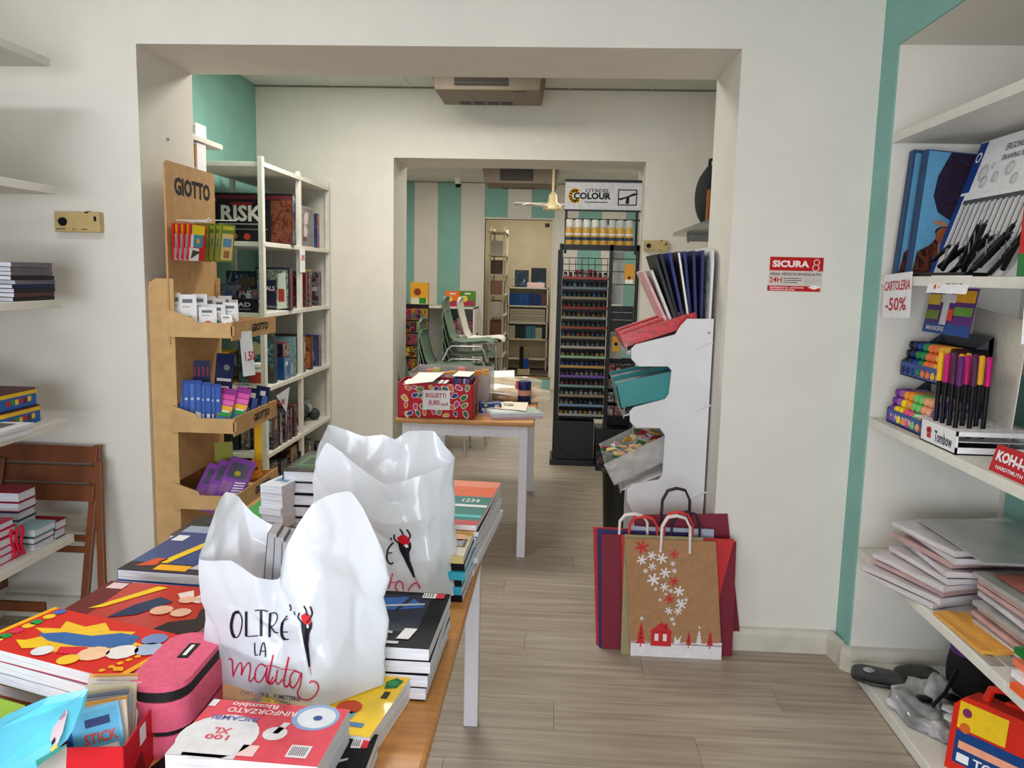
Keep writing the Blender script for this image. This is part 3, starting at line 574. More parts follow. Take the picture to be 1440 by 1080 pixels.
# wrapped paper on the second lowest shelf
M_film = mat('clear_wrap', (206, 204, 206), .18, .06, 25, bump=.5, coat=.5)
M_wr = mat('wrapped_white_paper', (202, 196, 200), .3, .10, 8, bump=.3, stretch=(1, 1, 8), coat=.5); M_wr2 = mat('wrapped_pink_paper', (196, 160, 158), .3, .12, 8, bump=.3, coat=.5); M_wr3 = mat('wrapped_grey_paper', (160, 160, 158), .28, .1, 8, bump=.3, coat=.6)
r = hx(21)
def sheetpack(name, label, x, y, z, w, d, t, ang, m, group, sag=.0, cat='paper pack', top=None):
    M = fr((x, y, z), ang)
    th = thing(name, label, cat, (x, y, z), group)
    def f(u, v, tt): 
        return (u*w, v*d, tt + sag*((2*u-1)**2)*-1 + .002*math.sin(9*u+3*v+tt*90))
    b = MB(); nu = 8
    vs = []; 
    for tt in (0, t):
        for j in range(5):
            for i in range(nu+1): vs.append(f(i/nu, j/4, tt))
    k = 5*(nu+1); fs = [(j*(nu+1)+i, (j+1)*(nu+1)+i, (j+1)*(nu+1)+i+1, j*(nu+1)+i+1) for j in range(4) for i in range(nu)] + [(k+j*(nu+1)+i, k+j*(nu+1)+i+1, k+(j+1)*(nu+1)+i+1, k+(j+1)*(nu+1)+i) for j in range(4) for i in range(nu)]
    ed = [i for i in range(nu+1)] + [j*(nu+1)+nu for j in range(1, 5)] + [4*(nu+1)+i for i in range(nu-1, -1, -1)] + [j*(nu+1) for j in range(3, 0, -1)]
    fs += [(ed[i], ed[(i+1) % len(ed)], ed[(i+1) % len(ed)]+k, ed[i]+k) for i in range(len(ed))]
    b.add(vs, fs, m, M, False); obj('wrapper', b, th)
    if top:
        p = MB(); top(p, M @ Matrix.Translation((0, 0, t+.003)), w, d); obj('label_print', p, th)
    return th
z = SH4
for i in range(9):
    sheetpack('paper_pack', 'clear wrapped paper pack, %s of left pile on the lower right shelf' % ORD[8-i], 1.215+r.uniform(-.012, .012)+.004*i, 2.50+r.uniform(-.02, .02), z+.002, .44, .32, .018, r.uniform(-.12, .12)+(.35 if i < 4 else .1), [M_wr, M_wr, M_wr2, M_wr][i % 4], 'wrapped packs in the left pile', sag=0); z += .0225
zl = z
z = SH4
for i in range(8):
    sheetpack('paper_pack', 'glossy wrapped paper pack, %s of right pile on the lower right shelf' % ORD[7-i], 1.30+r.uniform(-.012, .012), 2.06+r.uniform(-.015, .015), z+.002, .38, .36, .0165, r.uniform(-.05, .05)+.02, [M_wr, M_wr2, M_wr2, M_wr3][i % 4], 'wrapped packs in the right pile', sag=0,
        top=(lambda mb, F, w, h: (mb.prr(.1, .45, .95, .9, col(186, 110, 100), F, w, h), mb.txt('CARTA', .3, .6, .8, .75, col(226,190,186), F, w, h, 2))) if i == 7 else None); z += .021
sheetpack('plastic_sleeve', 'large grey clear sleeve lying over both paper piles', 1.27, 2.36, max(zl, z)+.004, .40, .44, .004, .02, M_wr3, None, cat='plastic sleeve')
sheetpack('paper_envelope', 'yellow and orange paper envelope sticking out under the paper piles', 1.200, 2.20, SH4+.001, .10, .27, .012, .03, mat('orange_envelope', (222, 160, 70), .5), None, cat='envelope')
sheetpack('paper_envelope', 'pale grey sleeve lying on the shelf edge in front of the paper piles', 1.195, 2.14, SH4+.0005, .09, .33, .0006, .0, M_wr3, None, cat='envelope')
NB_ = [((col(240, 96, 40), 'orange')), ((WHITE, 'white')), ((col(232, 120, 90), 'salmon')), ((col(30, 120, 50), 'green'))]
z = SH4
for i, (m, nm) in enumerate(NB_):
    book('notebook', '%s notebook, %s of near stack on the lower right shelf' % (nm, ORD[3-i]), 'notebook', (1.20+.018*i, 1.64+.03*i, z), .05, .30, .38, .017, m, 'notebooks in the near right stack', simple=True); z += .018
z = SH4
for i, nm in enumerate(('white', 'navy')):
    book('notebook', '%s covered notebook, %s, at the right end beside the paper piles' % (nm, ('lower', 'upper')[i]), 'notebook', (1.515, 1.72, z), 0, .17, .30, .045, [WHITE, col(26, 34, 84)][i], 'notebooks at the right end', simple=True); z += .046
# lowest shelf: pouches, clear bag, dark bag, red cases
M_blk = mat('black_glossy_pouch', (24, 26, 30), .3, .2, 20, bump=.4)
from mathutils import noise
def pouch(name, label, cx, cy, z, w, d, h, ang, m, cat, parts=None, seed=1, n=12, crumple=0):
    r = hx(seed); ph = r.uniform(0, 6)
    def f(u, v):
        a = 2*math.pi*u; s = math.sin(math.pi*v); e = .35
        c_, s_ = math.cos(a), math.sin(a); px = math.copysign(abs(c_)**.5, c_)*w/2*(s**e); py = math.copysign(abs(s_)**.5, s_)*d/2*(s**e)
        zz = h*.5*(1-math.cos(math.pi*v)) + .08*h*math.sin(4*a+ph)*s
        if crumple: q = noise.noise(Vector((px*22+seed, py*22, zz*9))); q2 = abs(noise.noise(Vector((px*40, py*40+seed, 3)))); px *= 1+crumple*q*4; py *= 1+crumple*q*4; zz = max(0, zz*(1+q*1.2) - crumple*.25*q2*s)
        return (px, py, zz)
    b = MB().grid(f, 20 if not crumple else 44, n, m, True, fr((cx, cy, z), ang)); th = thing(name, label, cat, (cx, cy, z)); obj('pouch_body', b, th); return th
th = pouch('phone_pouch', 'black pouch with silver emblem overhanging the lowest right shelf corner', 1.245, 2.94, SH5+.002, .20, .15, .022, -.35, M_blk, 'pouch', seed=2)
obj('emblem', MB().lathe([(.022, 0), (.02, .003), (.006, .005)], mat('silver_emblem', (190,196,196), .3, metal=.6), 7, fr((1.215, 2.965, SH5+.025))), th)
th = pouch('phone_pouch', 'dark green patterned pouch lying right of the silver emblem pouch', 1.40, 2.97, SH5+.002, .16, .12, .03, .2, mat('dark_camouflage', (56, 62, 54), .5, .5, 14), 'pouch', seed=4)
M_cl = mat('clear_bag_film', (168, 170, 172), .15, .35, 6, bump=.6, coat=.6)
th = pouch('clear_bag', 'crumpled clear plastic bag of grey items on the lowest right shelf', 1.34, 2.66, SH5+.002, .24, .34, .055, .35, M_cl, 'plastic bag', seed=6, n=22, crumple=.12)
for k, (u, v) in enumerate([(1.30, 2.70), (1.36, 2.64), (1.40, 2.72), (1.34, 2.58)]): obj('label_patch', MB().lathe([(.03, 0), (.028, .004), (.01, .006)], [BLACK, WHITE, BLACK, WHITE][k], 6, fr((u, v, SH5+.058))), th)
th = pouch('small_backpack', 'black fabric bag with purple lining on the lowest right shelf', 1.56, 2.80, SH5+.002, .22, .24, .23, .1, mat('black_fabric', (24, 22, 26), .85, .2, 60, bump=.4), 'bag', seed=8)
obj('purple_lining', MB().lathe([(.055, 0), (.06, .02), (.05, .035), (.03, .04)], mat('purple_lining', (84, 40, 110), .7), 12, fr((1.455, 2.74, SH5+.215))), th)
obj('carry_handle', MB().tube([(1.40+.02*math.cos(a), 2.74+.05*math.sin(a), SH5+.235+.045*math.sin(a*.5)) for a in [i*.5 for i in range(8)]], .009, BLACK, 6), th)
obj('strap', MB().tube([(1.52, 2.66, SH5+.24), (1.56, 2.64, SH5+.30), (1.61, 2.66, SH5+.26), (1.62, 2.7, SH5+.18)], .012, BLACK, 6), th)
obj('webbing', MB().tube([(1.40, 2.70, SH5+.17), (1.35, 2.66, SH5+.11), (1.30, 2.64, SH5+.066)], .007, BLACK, 6), th)
M_rc = mat('red_plastic', (206, 40, 22), .35, .04, 12)
def red_case(x, y, ang, label, prt):
    M = Matrix.Translation((x, y, SH5)) @ Matrix.Rotation(ang, 4, 'Z') @ Matrix.Rotation(-.12, 4, 'X'); th = thing('toy_case', label, 'case', (x, y, SH5), 'red toy cases')
    def W(b, *a): return b
    body = [(0, 0), (.30, 0), (.30, .20), (.27, .235), (.03, .235), (0, .20)]
    MX = M @ Matrix.Rotation(math.pi/2, 4, 'X') @ Matrix.Translation((0, 0, -.09))
    obj('case_body', MB().prism(body, 0, .09, M_rc, MX), th, bevel=.012)
    hd = [MX @ Vector(p) for p in ((.07, .232, .045), (.08, .272, .045), (.11, .285, .045), (.19, .285, .045), (.22, .272, .045), (.23, .232, .045))]
    obj('handle', MB().tube(hd, .013, M_rc, 8), th)
    if prt:
        F = M @ frame((0, 0, 0), (1, 0, 0), (0, 0, 1)); p = MB(); w, h = .30, .235
        p.prr(.06, .58, .52, .93, col(232, 190, 40), F, w, h, 1); p.prr(.06, .12, .8, .55, col(28, 66, 124), F, w, h, 1); p.prr(.1, .32, .8, .42, col(232, 160, 130), F, w, h, 2)
        p.prd(.14, .8, .014, col(120, 50, 90), F, w, h, 2); p.prd(.14, .6, .016, col(210, 100, 50), F, w, h, 2); p.prr(.1, .15, .22, .26, WHITE, F, w, h, 2); p.txt('TOOLS', .26, .16, .7, .27, WHITE, F, w, h, 3)
        obj('printed_label', p, th)
red_case(1.235, 2.40, -.9, 'red plastic toy case with handle and blue yellow label', True)
red_case(1.345, 2.38, -.9, 'second red plastic toy case partly hidden behind the labelled one', False)
# ------------------------------------------------------------------ cardboard pencil display in the left jamb
M_card = mat('kraft_cardboard', (188, 146, 96), .75, .05, 18, bump=.1); M_cardd = mat('kraft_cardboard_light', (200, 160, 108), .75, .05, 18, bump=.1)
th = thing('cardboard_display', 'tall brown cardboard display reading GIOTTO with three trays of pencils', 'display', (-1.6, 3.5, 0))
yn, yf = 3.27, 3.735
pts = [(-1.688, 0), (-1.58, 0), (-1.58, 1.47), (-1.655, 1.47), (-1.678, 1.455), (-1.688, 1.43)]
MXZ = Matrix.Rotation(math.pi/2, 4, 'X')    # xy polygon -> xz, thickness toward -y
def xzprism(pts, y0, y1, m): return MB().prism(pts, 0, y1-y0, m, Matrix.Translation((0, y1, 0)) @ MXZ)
obj('side_panel', xzprism(pts, yn, yn+.006, M_cardd), th)
obj('side_panel', xzprism(pts, yf-.006, yf, M_cardd), th)
obj('back_panel', MB().box(-1.688, yn+.006, 0, -1.682, yf-.006, 1.46, M_card), th)
obj('lower_front', MB().box(-1.586, yn+.006, 0, -1.58, yf-.006, .50, M_card).box(-1.586, yn+.006, .62, -1.58, yf-.006, .83, M_card).box(-1.586, yn+.006, .95, -1.58, yf-.006, 1.23, M_card), th)
hp = [(yn-.005, 1.2), (yf+.005, 1.2), (yf+.005, 1.93), (yf-.01, 1.945), (yn+.01, 1.945), (yn-.005, 1.93)]
MYZ = Matrix(((0, 0, 1, 0), (1, 0, 0, 0), (0, 1, 0, 0), (0, 0, 0, 1)))
obj('header_panel', MB().prism(hp, 0, .008, M_card, Matrix.Translation((-1.605, 0, 0)) @ MYZ), th)
F = frame((-1.597, yn, 1.2), (0, 1, 0), (0, 0, 1)); obj('header_lettering', MB().txt('GIOTTO', .15, .825, .89, .925, INK, F, .47, .745, 2), th)
TZ = [1.232, .832, .50]
for i, z in enumerate(TZ):
    tr = MB(); prof = [(-1.60, z), (-1.335, z), (-1.335, z+.062), (-1.49, z+.062), (-1.495, z+.078), (-1.60, z+.112)]
    for y in (yn-.012, yf): tr.add([Vector((p[0], y, p[1])) for p in prof]+[Vector((p[0], y+.006, p[1])) for p in prof], [tuple(range(6)), tuple(range(11, 5, -1))]+[(k, (k+1) % 6, (k+1) % 6+6, k+6)[::-1] for k in range(6)], M_cardd)
    tr.box(-1.60, yn-.006, z, -1.335, yf, z+.004, M_card); tr.box(-1.495, yn-.006, z, -1.490, yf, z+.05, M_card)
    t = obj('tray', tr, th)
    ly0, ly1, lz = yn-.02, yf+.03, z-.01
    obj('tray_lip', MB().box(-1.335, ly0, lz, -1.329, ly1, lz+.078, M_card).box(-1.334, ly0-.0, lz+.02, -1.32, ly0+.006, lz+.06, M_card), th)
    F = frame((-1.3285, ly0, lz), (0, 1, 0), (0, 0, 1)); obj('lettering', MB().txt('GIOTTO', .42, .3, .8, .75, INK, F, .515, .078, 2), t)
def F_facing(x, y, z, ang, lean): return Matrix.Translation((x, y, z)) @ Matrix.Rotation(ang, 4, 'Z') @ Matrix.Rotation(-lean, 4, 'X')
def pack(name, label, cat, x, y, z, w, d, h, ang, lean, m, art=None, group=None, roll=0):
    M = F_facing(x, y, z, ang, lean) @ Matrix.Rotation(roll, 4, 'Y'); b = MB().box(0, 0, 0, w, d, h, m, M)
    th_ = thing(name, label, cat, (x, y, z), group); obj('box_body', b, th_)
    if art: p = MB(); art(p, M @ frame((0, 0, 0), (1, 0, 0), (0, 0, 1)), w, h); obj('printed_label', p, th_)
    return th_
def wpack(s):
    def a(mb, F, w, h):
        mb.prr(.15, .78, .75, .88, col(110,112,120), F, w, h); mb.prr(.15, .66, .6, .7, col(180,180,180), F, w, h); mb.prd(.5, .35, .012+.004*(s % 2), [col(196,120,80), col(90,140,90), col(210,150,130)][s % 3], F, w, h, 2); mb.prr(0, 0, .5, .12, col(200,210,190), F, w, h, 2)
        mb.prd(.75, .2, .008, col(60,50,46), F, w, h, 3)
    return a
pos = ['leftmost', 'second', 'third', 'fourth', 'fifth', 'sixth', 'seventh']
for i, (x, y, z, w, h, a, ln, rl) in enumerate([(-1.595, 3.285, 1.245, .035, .17, .5, .2, .0), (-1.56, 3.285, 1.245, .065, .165, .5, .25, .1), (-1.548, 3.38, 1.245, .06, .165, .55, .25, .1), (-1.49, 3.30, 1.245, .07, .12, .4, .45, .25), (-1.475, 3.36, 1.245, .07, .13, .45, .45, .25), (-1.43, 3.42, 1.25, .06, .13, .5, .4, .2), (-1.40, 3.34, 1.262, .045, .09, .6, .9, .2)]):
    pack('crayon_pack', 'white crayon pack, %s from the left in the top cardboard tray' % pos[i], 'pack', x, y, z, w, .02, h, a, ln, WHITE, wpack(i), 'white packs in the top cardboard tray')
for i in range(6):
    pack('crayon_pack', 'white crayon pack in the rear row of the top cardboard tray', 'pack', -1.56+.03*(i % 2), 3.50+.035*i, 1.245, .06, .02, .15-.01*(i % 3), .6, .2, WHITE, wpack(i+1), 'rear white packs in the top cardboard tray')
BLU = col(40, 72, 150); NVY = col(26, 34, 80)
def bpack(mb, F, w, h):
    for k in range(4): mb.prr(.06+.24*k, .3, .22+.24*k, .92, [col(70,110,190), col(54,90,170)][k % 2], F, w, h); mb.prr(.08+.24*k, .05, .2+.24*k, .28, WHITE, F, w, h); mb.prd(.14+.24*k, .6, .006, col(180,200,230), F, w, h, 2)
for i in range(3): pack('pencil_pack', 'blue and white pencil pack, %s in the middle cardboard tray' % pos[i], 'pack', -1.59+.034*i, 3.282+.02*i, .846, .1, .02, .20-.01*i, .35, .18, BLU, bpack, 'blue packs in the middle tray')
pack('pencil_pack', 'navy pencil pack with red tips behind the blue packs, middle tray', 'pack', -1.59, 3.40, .846, .09, .02, .27, .4, .1, NVY, lambda mb, F, w, h: [mb.prr(.05+.2*k, .75, .12+.2*k, .9, col(150,40,60), F, w, h) for k in range(5)], None)
pack('pencil_pack', 'tall navy pencil pack with white text lines in the middle tray', 'pack', -1.50, 3.42, .846, .075, .022, .31, .5, .25, NVY, lambda mb, F, w, h: (mb.prr(.1, .6, .9, .64, WHITE, F, w, h), mb.prr(.1, .5, .8, .53, WHITE, F, w, h), mb.prd(.6, .8, .013, col(120,130,110), F, w, h), mb.prd(.6, .2, .012, col(200,150,170), F, w, h)), None, .12)
RB = [(150,60,140),(226,90,170),(236,110,190),(240,180,60),(60,160,80),(40,150,190),(30,90,160)]
for i in range(2): pack('crayon_pack', 'rainbow coloured crayon pack, %s, in the middle cardboard tray' % ('left', 'right')[i], 'pack', -1.45+.045*i, 3.32+.05*i, .846, .062, .022, .19, .45, .55, col(150,60,140), lambda mb, F, w, h: [mb.prr(.04, .86-.14*k, .96, .98-.14*k, col(*RB[k]), F, w, h) for k in range(7)] and mb.prr(.2, .4, .8, .44, WHITE, F, w, h, 2), 'rainbow packs in the middle tray', .25)
for i in range(3): pack('pencil_pack', 'navy and pale blue pencil pack, %s at the right of the middle tray' % pos[i], 'pack', -1.42+.02*i, 3.44+.07*i, .846, .06, .02, .16, .55, .5, NVY, lambda mb, F, w, h: (mb.prr(.1, .1, .4, .4, col(120,160,220), F, w, h), mb.prr(.5, .3, .9, .7, col(80,110,180), F, w, h), mb.prr(.1, .7, .7, .85, WHITE, F, w, h)), 'navy packs right in the middle tray', .25)
pack('glue_stick_pack', 'narrow white and grey pack before the tall navy pack', 'pack', -1.515, 3.30, .846, .02, .015, .15, .4, .3, WHITE)
M_pur = mat('clear_purple_plastic', (140, 84, 176), .2, .1, 10, coat=.6)
for i in range(3):
    M = F_facing(-1.555+.045*i, 3.285+.02*i, .515+.012*i, .5, .85) @ Matrix.Rotation(.45, 4, 'Y')
    w, h = .115, .24; t = thing('clear_pencil_case', 'clear purple case, %s in the lowest cardboard tray' % pos[i], 'pencil case', (-1.5, 3.3, .515), 'purple cases in the lowest tray')
    obj('case_body', MB().box(0, 0, 0, w, .03, h, M_pur, M), t, bevel=.008)
    p = MB(); F = M @ frame((0, -.001, 0), (1, 0, 0), (0, 0, 1))
    p.prr(.15, .5, .85, .85, col(94, 90, 112), F, w, h, 2); p.prd(.5, .62, .014, col(196,180,60), F, w, h, 3); p.prr(.1, .15, .5, .4, col(150,110,170), F, w, h, 2)
    for k in range(6): p.pr([(.55,.42-.06*k),(.92,.46-.06*k),(.92,.44-.06*k),(.55,.39-.06*k)], WHITE, F, w, h, 3)
    obj('printed_insert', p, t)
for i in range(7): pack('sharpener', 'orange plastic shape toy in the lowest cardboard tray', 'toy', -1.48+.012*i, 3.52+.022*i, .535+.01*(i % 3), .05, .02, .085, .6, .4, col(236, 150, 40), lambda mb, F, w, h: mb.prd(.5, .5, .01, col(120,70,30), F, w, h, 2), 'orange toys in the lowest tray', .3*(i % 3-1))
pack('flower_stick', 'yellow strip packet hanging above the orange toys', 'pack', -1.40, 3.66, .62, .035, .01, .22, .7, .0, col(230,180,50))
pack('green_pack', 'yellow green packet behind the purple cases', 'pack', -1.52, 3.5, .515, .08, .015, .22, .5, .3, col(150,150,70))
# hooks and hanging packs
def hanging(y, z, w, h, n, m, art, label, group, dx=.018, x0=-1.585, roll=0):
    hk = MB().tube([(-1.597, y+w/2, z+h+.016), (-1.597+dx*n+.05, y+w/2, z+h+.016), (-1.597+dx*n+.06, y+w/2, z+h+.028)], .0028, mat('hook_plastic', (226, 222, 214), .4), 6); obj('hook', hk, th_disp)
    for i in range(n):
        x = x0+dx*i; M = frame((x, y, z), (.12, 1, 0), (0.03*i, 0, 1)); b = MB().prism([(0, 0), (w, 0), (w, h), (0, h)], -.004, .004, m, M)
        t = thing('hanging_pack', '%s, %s from the panel' % (label, pos[i] if i else 'nearest'), 'pack', (x, y, z), group); obj('bag_body', b, t)
        p = MB(); art(p, M @ Matrix.Translation((0, 0, .004)), w, h); art(p, M @ frame((w, 0, -.004), (-1, 0, 0), (0, 1, 0)), w, h); obj('printed_label', p, t)
th_disp = th
def a_red(mb, F, w, h): mb.prr(0, .0, .6, .35, WHITE, F, w, h); mb.prr(.1, .72, .9, .98, col(240,210,40), F, w, h); mb.prr(.2, .38, .8, .72, col(60,150,170), F, w, h); mb.prr(.05, .36, .22, .72, WHITE, F, w, h, 2); mb.pr([(.1,.05),(.7,.25),(.2,.3)], col(60,70,66), F, w, h, 2); mb.prd(.5, .55, .012, col(236,160,60), F, w, h, 2)
def a_grn(mb, F, w, h): mb.prr(.1, .05, .9, .75, col(222,196,130), F, w, h); mb.prr(.2, .4, .8, .62, col(96,150,190), F, w, h, 2); mb.prr(.1, .85, .9, .95, col(200,200,60), F, w, h); mb.prr(.3, .1, .7, .3, col(160,110,70), F, w, h, 2)
hanging(3.29, 1.545, .12, .15, 4, col(196, 34, 40), a_red, 'red, white and yellow hanging packet', 'red packets on the left hook', .02)
hanging(3.50, 1.545, .12, .165, 5, col(116, 134, 50), a_grn, 'olive green hanging packet', 'green packets on the right hook', .024)
hanging(3.42, 1.545, .05, .15, 1, col(222, 60, 40), lambda mb, F, w, h: (mb.prr(0, 0, 1, .4, WHITE, F, w, h), mb.prr(0, .6, 1, 1, col(240,190,60), F, w, h)), 'narrow white and red hanging packet', None, .05)
# price tags on the trays
for nm, M, pts, lab, tx in (('price_tag', frame((-1.318, 3.33, 1.065), (.35, 1, 0), (-.22, -.35, 1)), [(0,0),(.075,0),(.075,.19),(0,.19)], 'long white price tag hanging from the top cardboard tray', '1,50'),
        ('price_tag', frame((-1.316, 3.72, .83), (.15, 1, 0), (0, 0, 1)), [(.0,.095),(.135,.12),(.10,.0)], 'triangular white price tag on the middle cardboard tray', '2,00')):
    t = thing(nm, lab, 'price tag', M.translation); obj('sheet', MB().prism(pts, 0, .0008, WHITE, M), t)
    obj('handwriting', MB().txt(tx, .2, .3, .8, .55, M_hand, M, .1, .13 if tx == '2,00' else .19, 5), t)
# ------------------------------------------------------------------ metal shelf unit with games
M_ms = mat('white_enamelled_steel', (214, 210, 200), .4, .03, 20)
MZ = [2.15, 1.68, 1.25, .79, .37, .09]
unit = thing('metal_shelving', 'white metal shelving unit full of board games in the middle room', 'shelving', (-2.0, 5.5, 0))
XF, XB = -1.78, -2.24
for y in (4.87, 5.575, 6.275):
    for x in (XF, XB): obj('post', MB().box(x-.03, y-.02, 0, x, y+.02, 2.18, M_ms), unit, bevel=.002)
for i, z in enumerate(MZ):
    for y0, y1 in ((4.865, 5.573), (5.577, 6.28)): obj('shelf_panel', MB().box(XB-.03, y0, z-.028, XF+.004, y1, z, M_ms), unit, bevel=.002)
obj('end_panel', MB().box(XB, 6.28, .05, XF, 6.284, 2.15, M_ms), unit)
obj('cross_brace', MB().tube([(XB-.035, 4.87, 2.1), (XB-.035, 6.2, 1.7)], .006, M_under, 5), unit)
DKP = [(26,24,30),(60,26,28),(120,30,30),(40,52,60),(90,80,66),(30,60,90),(150,120,80),(180,180,186)]
def game(x0, x1, y, z, h, d, c, label, seed, front=None, nm='board_game_box', cat='game box', group=None, n=5, pal=DKP):
    return carton(nm, label, cat, (x0, y, z), 0, x1-x0, d, h, col(*c), group, front=front or ar(seed, n, pal), right=ar(seed+50, n, pal))
def risk(mb, F, w, h):
    mb.prr(0, .88, 1, .95, col(90, 34, 38), F, w, h); mb.txt('RISK', .14, .44, .64, .76, col(206,202,200), F, w, h, 3); mb.prr(.1, .38, .66, .4, col(150,150,150), F, w, h); mb.prr(.2, .28, .7, .295, col(120,120,120), F, w, h)
    mb.prr(.26, .76, .52, .82, col(130,34,36), F, w, h); mb.prd(.3, .15, .02, col(150,80,40), F, w, h); mb.prd(.45, .14, .022, col(166,60,40), F, w, h)
    mb.pr([(.74,0),(1,0),(1,.9),(.86,.9),(.8,.6)], col(84, 44, 38), F, w, h, 2); mb.prr(.74, .03, .99, .86, print_mat(7, [(84,40,30),(150,90,60),(40,24,24),(120,60,40)]), F, w, h, 3)
game(-2.32, -1.76, 5.34, MZ[1], .33, .07, (28, 26, 32), 'large black game box reading RISK on the top loaded shelf', 1, risk)
game(-2.20, -1.80, 5.46, MZ[1], .34, .06, (20, 18, 22), 'black game box standing behind the RISK box', 61)
GX = [(120,60,60),(40,90,60),(60,60,70),(150,150,150),(30,90,130),(160,60,50)]
game(-1.98, -1.80, 5.64, MZ[1], .28, .30, (150, 140, 140), 'grey and pink illustrated game box on the top loaded shelf', 5, pal=[(210,190,190),(90,60,60),(60,90,100),(190,150,140)])
game(-1.97, -1.79, 5.98, MZ[1], .25, .06, (30, 60, 50), 'dark green and red game box near the end of the top loaded shelf', 6, pal=[(190,50,70),(30,40,40),(60,90,160)])
# second level z 1.25
z = MZ[2]
game(-2.24, -2.10, 4.93, z, .17, .12, (150, 140, 130), 'game box with small brown pictures at the left of the second shelf', 8, pal=PAL)
game(-2.09, -2.00, 4.95, z, .17, .10, (34, 54, 110), 'blue and grey small box at the left of the second shelf', 9, pal=[(60,80,140),(120,116,110)])
game(-1.99, -1.90, 4.97, z, .14, .10, (44, 40, 30), 'dark olive small box on the second shelf', 10)
game(-2.07, -1.83, 4.885, z-.0, .085, .05, (28, 26, 36), 'dark box reading BAD in front on the second shelf', 11, lambda mb, F, w, h: (mb.txt('BAD', .35, .42, .8, .72, col(190,190,196), F, w, h, 3), mb.prr(.3, .2, .8, .28, col(110,110,110), F, w, h)))
def pals(mb, F, w, h):
    mb.prr(.05, .05, .95, .95, print_mat(12, [(60,90,96),(120,150,170),(40,50,70),(150,160,150),(60,90,60)]), F, w, h); mb.prr(.22, .1, .6, .7, col(40, 40, 60), F, w, h, 2); mb.txt('ALS', .3, .45, .56, .56, col(220,200,210), F, w, h, 3); mb.pr([(.62,.02),(.9,.05),(.88,.9),(.66,.85)], col(190,200,190), F, w, h, 2); mb.prr(.66, .2, .84, .5, col(150,60,50), F, w, h, 3); mb.prr(.06, .1, .2, .6, col(90,120,170), F, w, h, 3)
game(-1.995, -1.765, 5.28, z, .28, .06, (44, 40, 54), 'game box reading ALS with blue and green figures on the second shelf', 12, pals)
game(-2.20, -2.0, 5.3, z, .25, .08, (30, 34, 36), 'dark game box beside the green figure box', 13)
for i, (a, b_, hh, c, lb) in enumerate([(-1.99, -1.86, .26, (110,120,130), 'grey and blue'), (-1.885, -1.85, .27, (170,140,70), 'thin ochre')]): game(a+.07, b_+.07, 5.72+.04*i, z, hh, .05, c, '%s game box at the far end of the second shelf' % lb, 14+i)
game(-1.93, -1.79, 6.02, z, .26, .06, (120, 110, 116), 'pinkish grey puzzle box at the far end of the second shelf', 17, pal=[(150,130,140),(90,90,100),(60,40,50)])
# third level z .79
z = MZ[3]
game(-2.24, -2.04, 4.92, z, .21, .16, (206, 160, 40), 'yellow and black display box on the third shelf', 20, lambda mb, F, w, h: (mb.prr(.0, .45, .6, .9, col(60,34,34), F, w, h), mb.prr(.1, .3, 1, .48, col(60,66,40), F, w, h, 2), mb.prd(.66, .2, .022, INK, F, w, h, 3), mb.pr([(.2,.9),(.6,.7),(.5,.6)], col(150,30,50), F, w, h, 3)))
def ausm(mb, F, w, h): mb.prr(0, 0, 1, 1, print_mat(3, [(70,120,126),(60,96,90),(110,120,90),(40,70,80),(90,130,140)]), F, w, h); mb.pr([(.1,.7),(.5,.9),(.9,.72),(.5,.6)], col(180,170,130), F, w, h, 2); mb.pr([(.1,.1),(.5,.05),(.6,.45),(.2,.5)], col(70,100,60), F, w, h, 2); mb.prr(.62, .05, .9, .4, col(90,70,50), F, w, h, 2)
game(-2.03, -1.80, 5.05, z, .30, .07, (36, 60, 64), 'tall teal puzzle box with a landscape on the third shelf', 21, ausm)
b = MB().lathe([(.055, 0), (.058, .01), (.058, .11), (.05, .12)], col(200,190,190), 14, fr((-1.87, 4.96, z))); b.lathe([(.06, .12), (.06, .14)], WHITE, 14, fr((-1.87, 4.96, z))); b.lathe([(.0585, .02), (.0585, .09)], col(160,60,50), 14, fr((-1.87, 4.96, z))); obj('game_tub', b, None, 'round white lidded tub with red label on the third shelf', 'tub')
def blu(mb, F, w, h): mb.prd(.4, .5, .034, WHITE, F, w, h, 1); mb.prd(.4, .5, .028, col(30,70,120), F, w, h, 2)
game(-1.935, -1.79, 5.22, z, .15, .14, (30, 74, 124), 'blue cube box with a white ring emblem on the third shelf', 22, blu, pal=[(40,90,150),(190,200,210)])
game(-1.94, -1.80, 5.23, z+.151, .09, .13, (110, 40, 60), 'dark red flat box on top of the blue cube box', 23)
game(-2.02, -1.79, 5.42, z, .27, .05, (90, 140, 150), 'pale teal puzzle box behind the blue cube', 24, pal=[(120,170,180),(60,80,90),(180,190,190)])
game(-2.0, -1.80, 5.66, z, .27, .05, (60, 40, 36), 'dark brown game box on the third shelf, far bay', 25)
game(-1.95, -1.80, 5.84, z, .25, .05, (30, 30, 36), 'black game box with orange spot on the third shelf', 26, pal=[(200,110,50),(30,30,40)])
game(-1.90, -1.79, 6.02, z, .25, .05, (140, 130, 170), 'lilac game box at the far end of the third shelf', 27, pal=[(120,110,160),(70,70,90)])
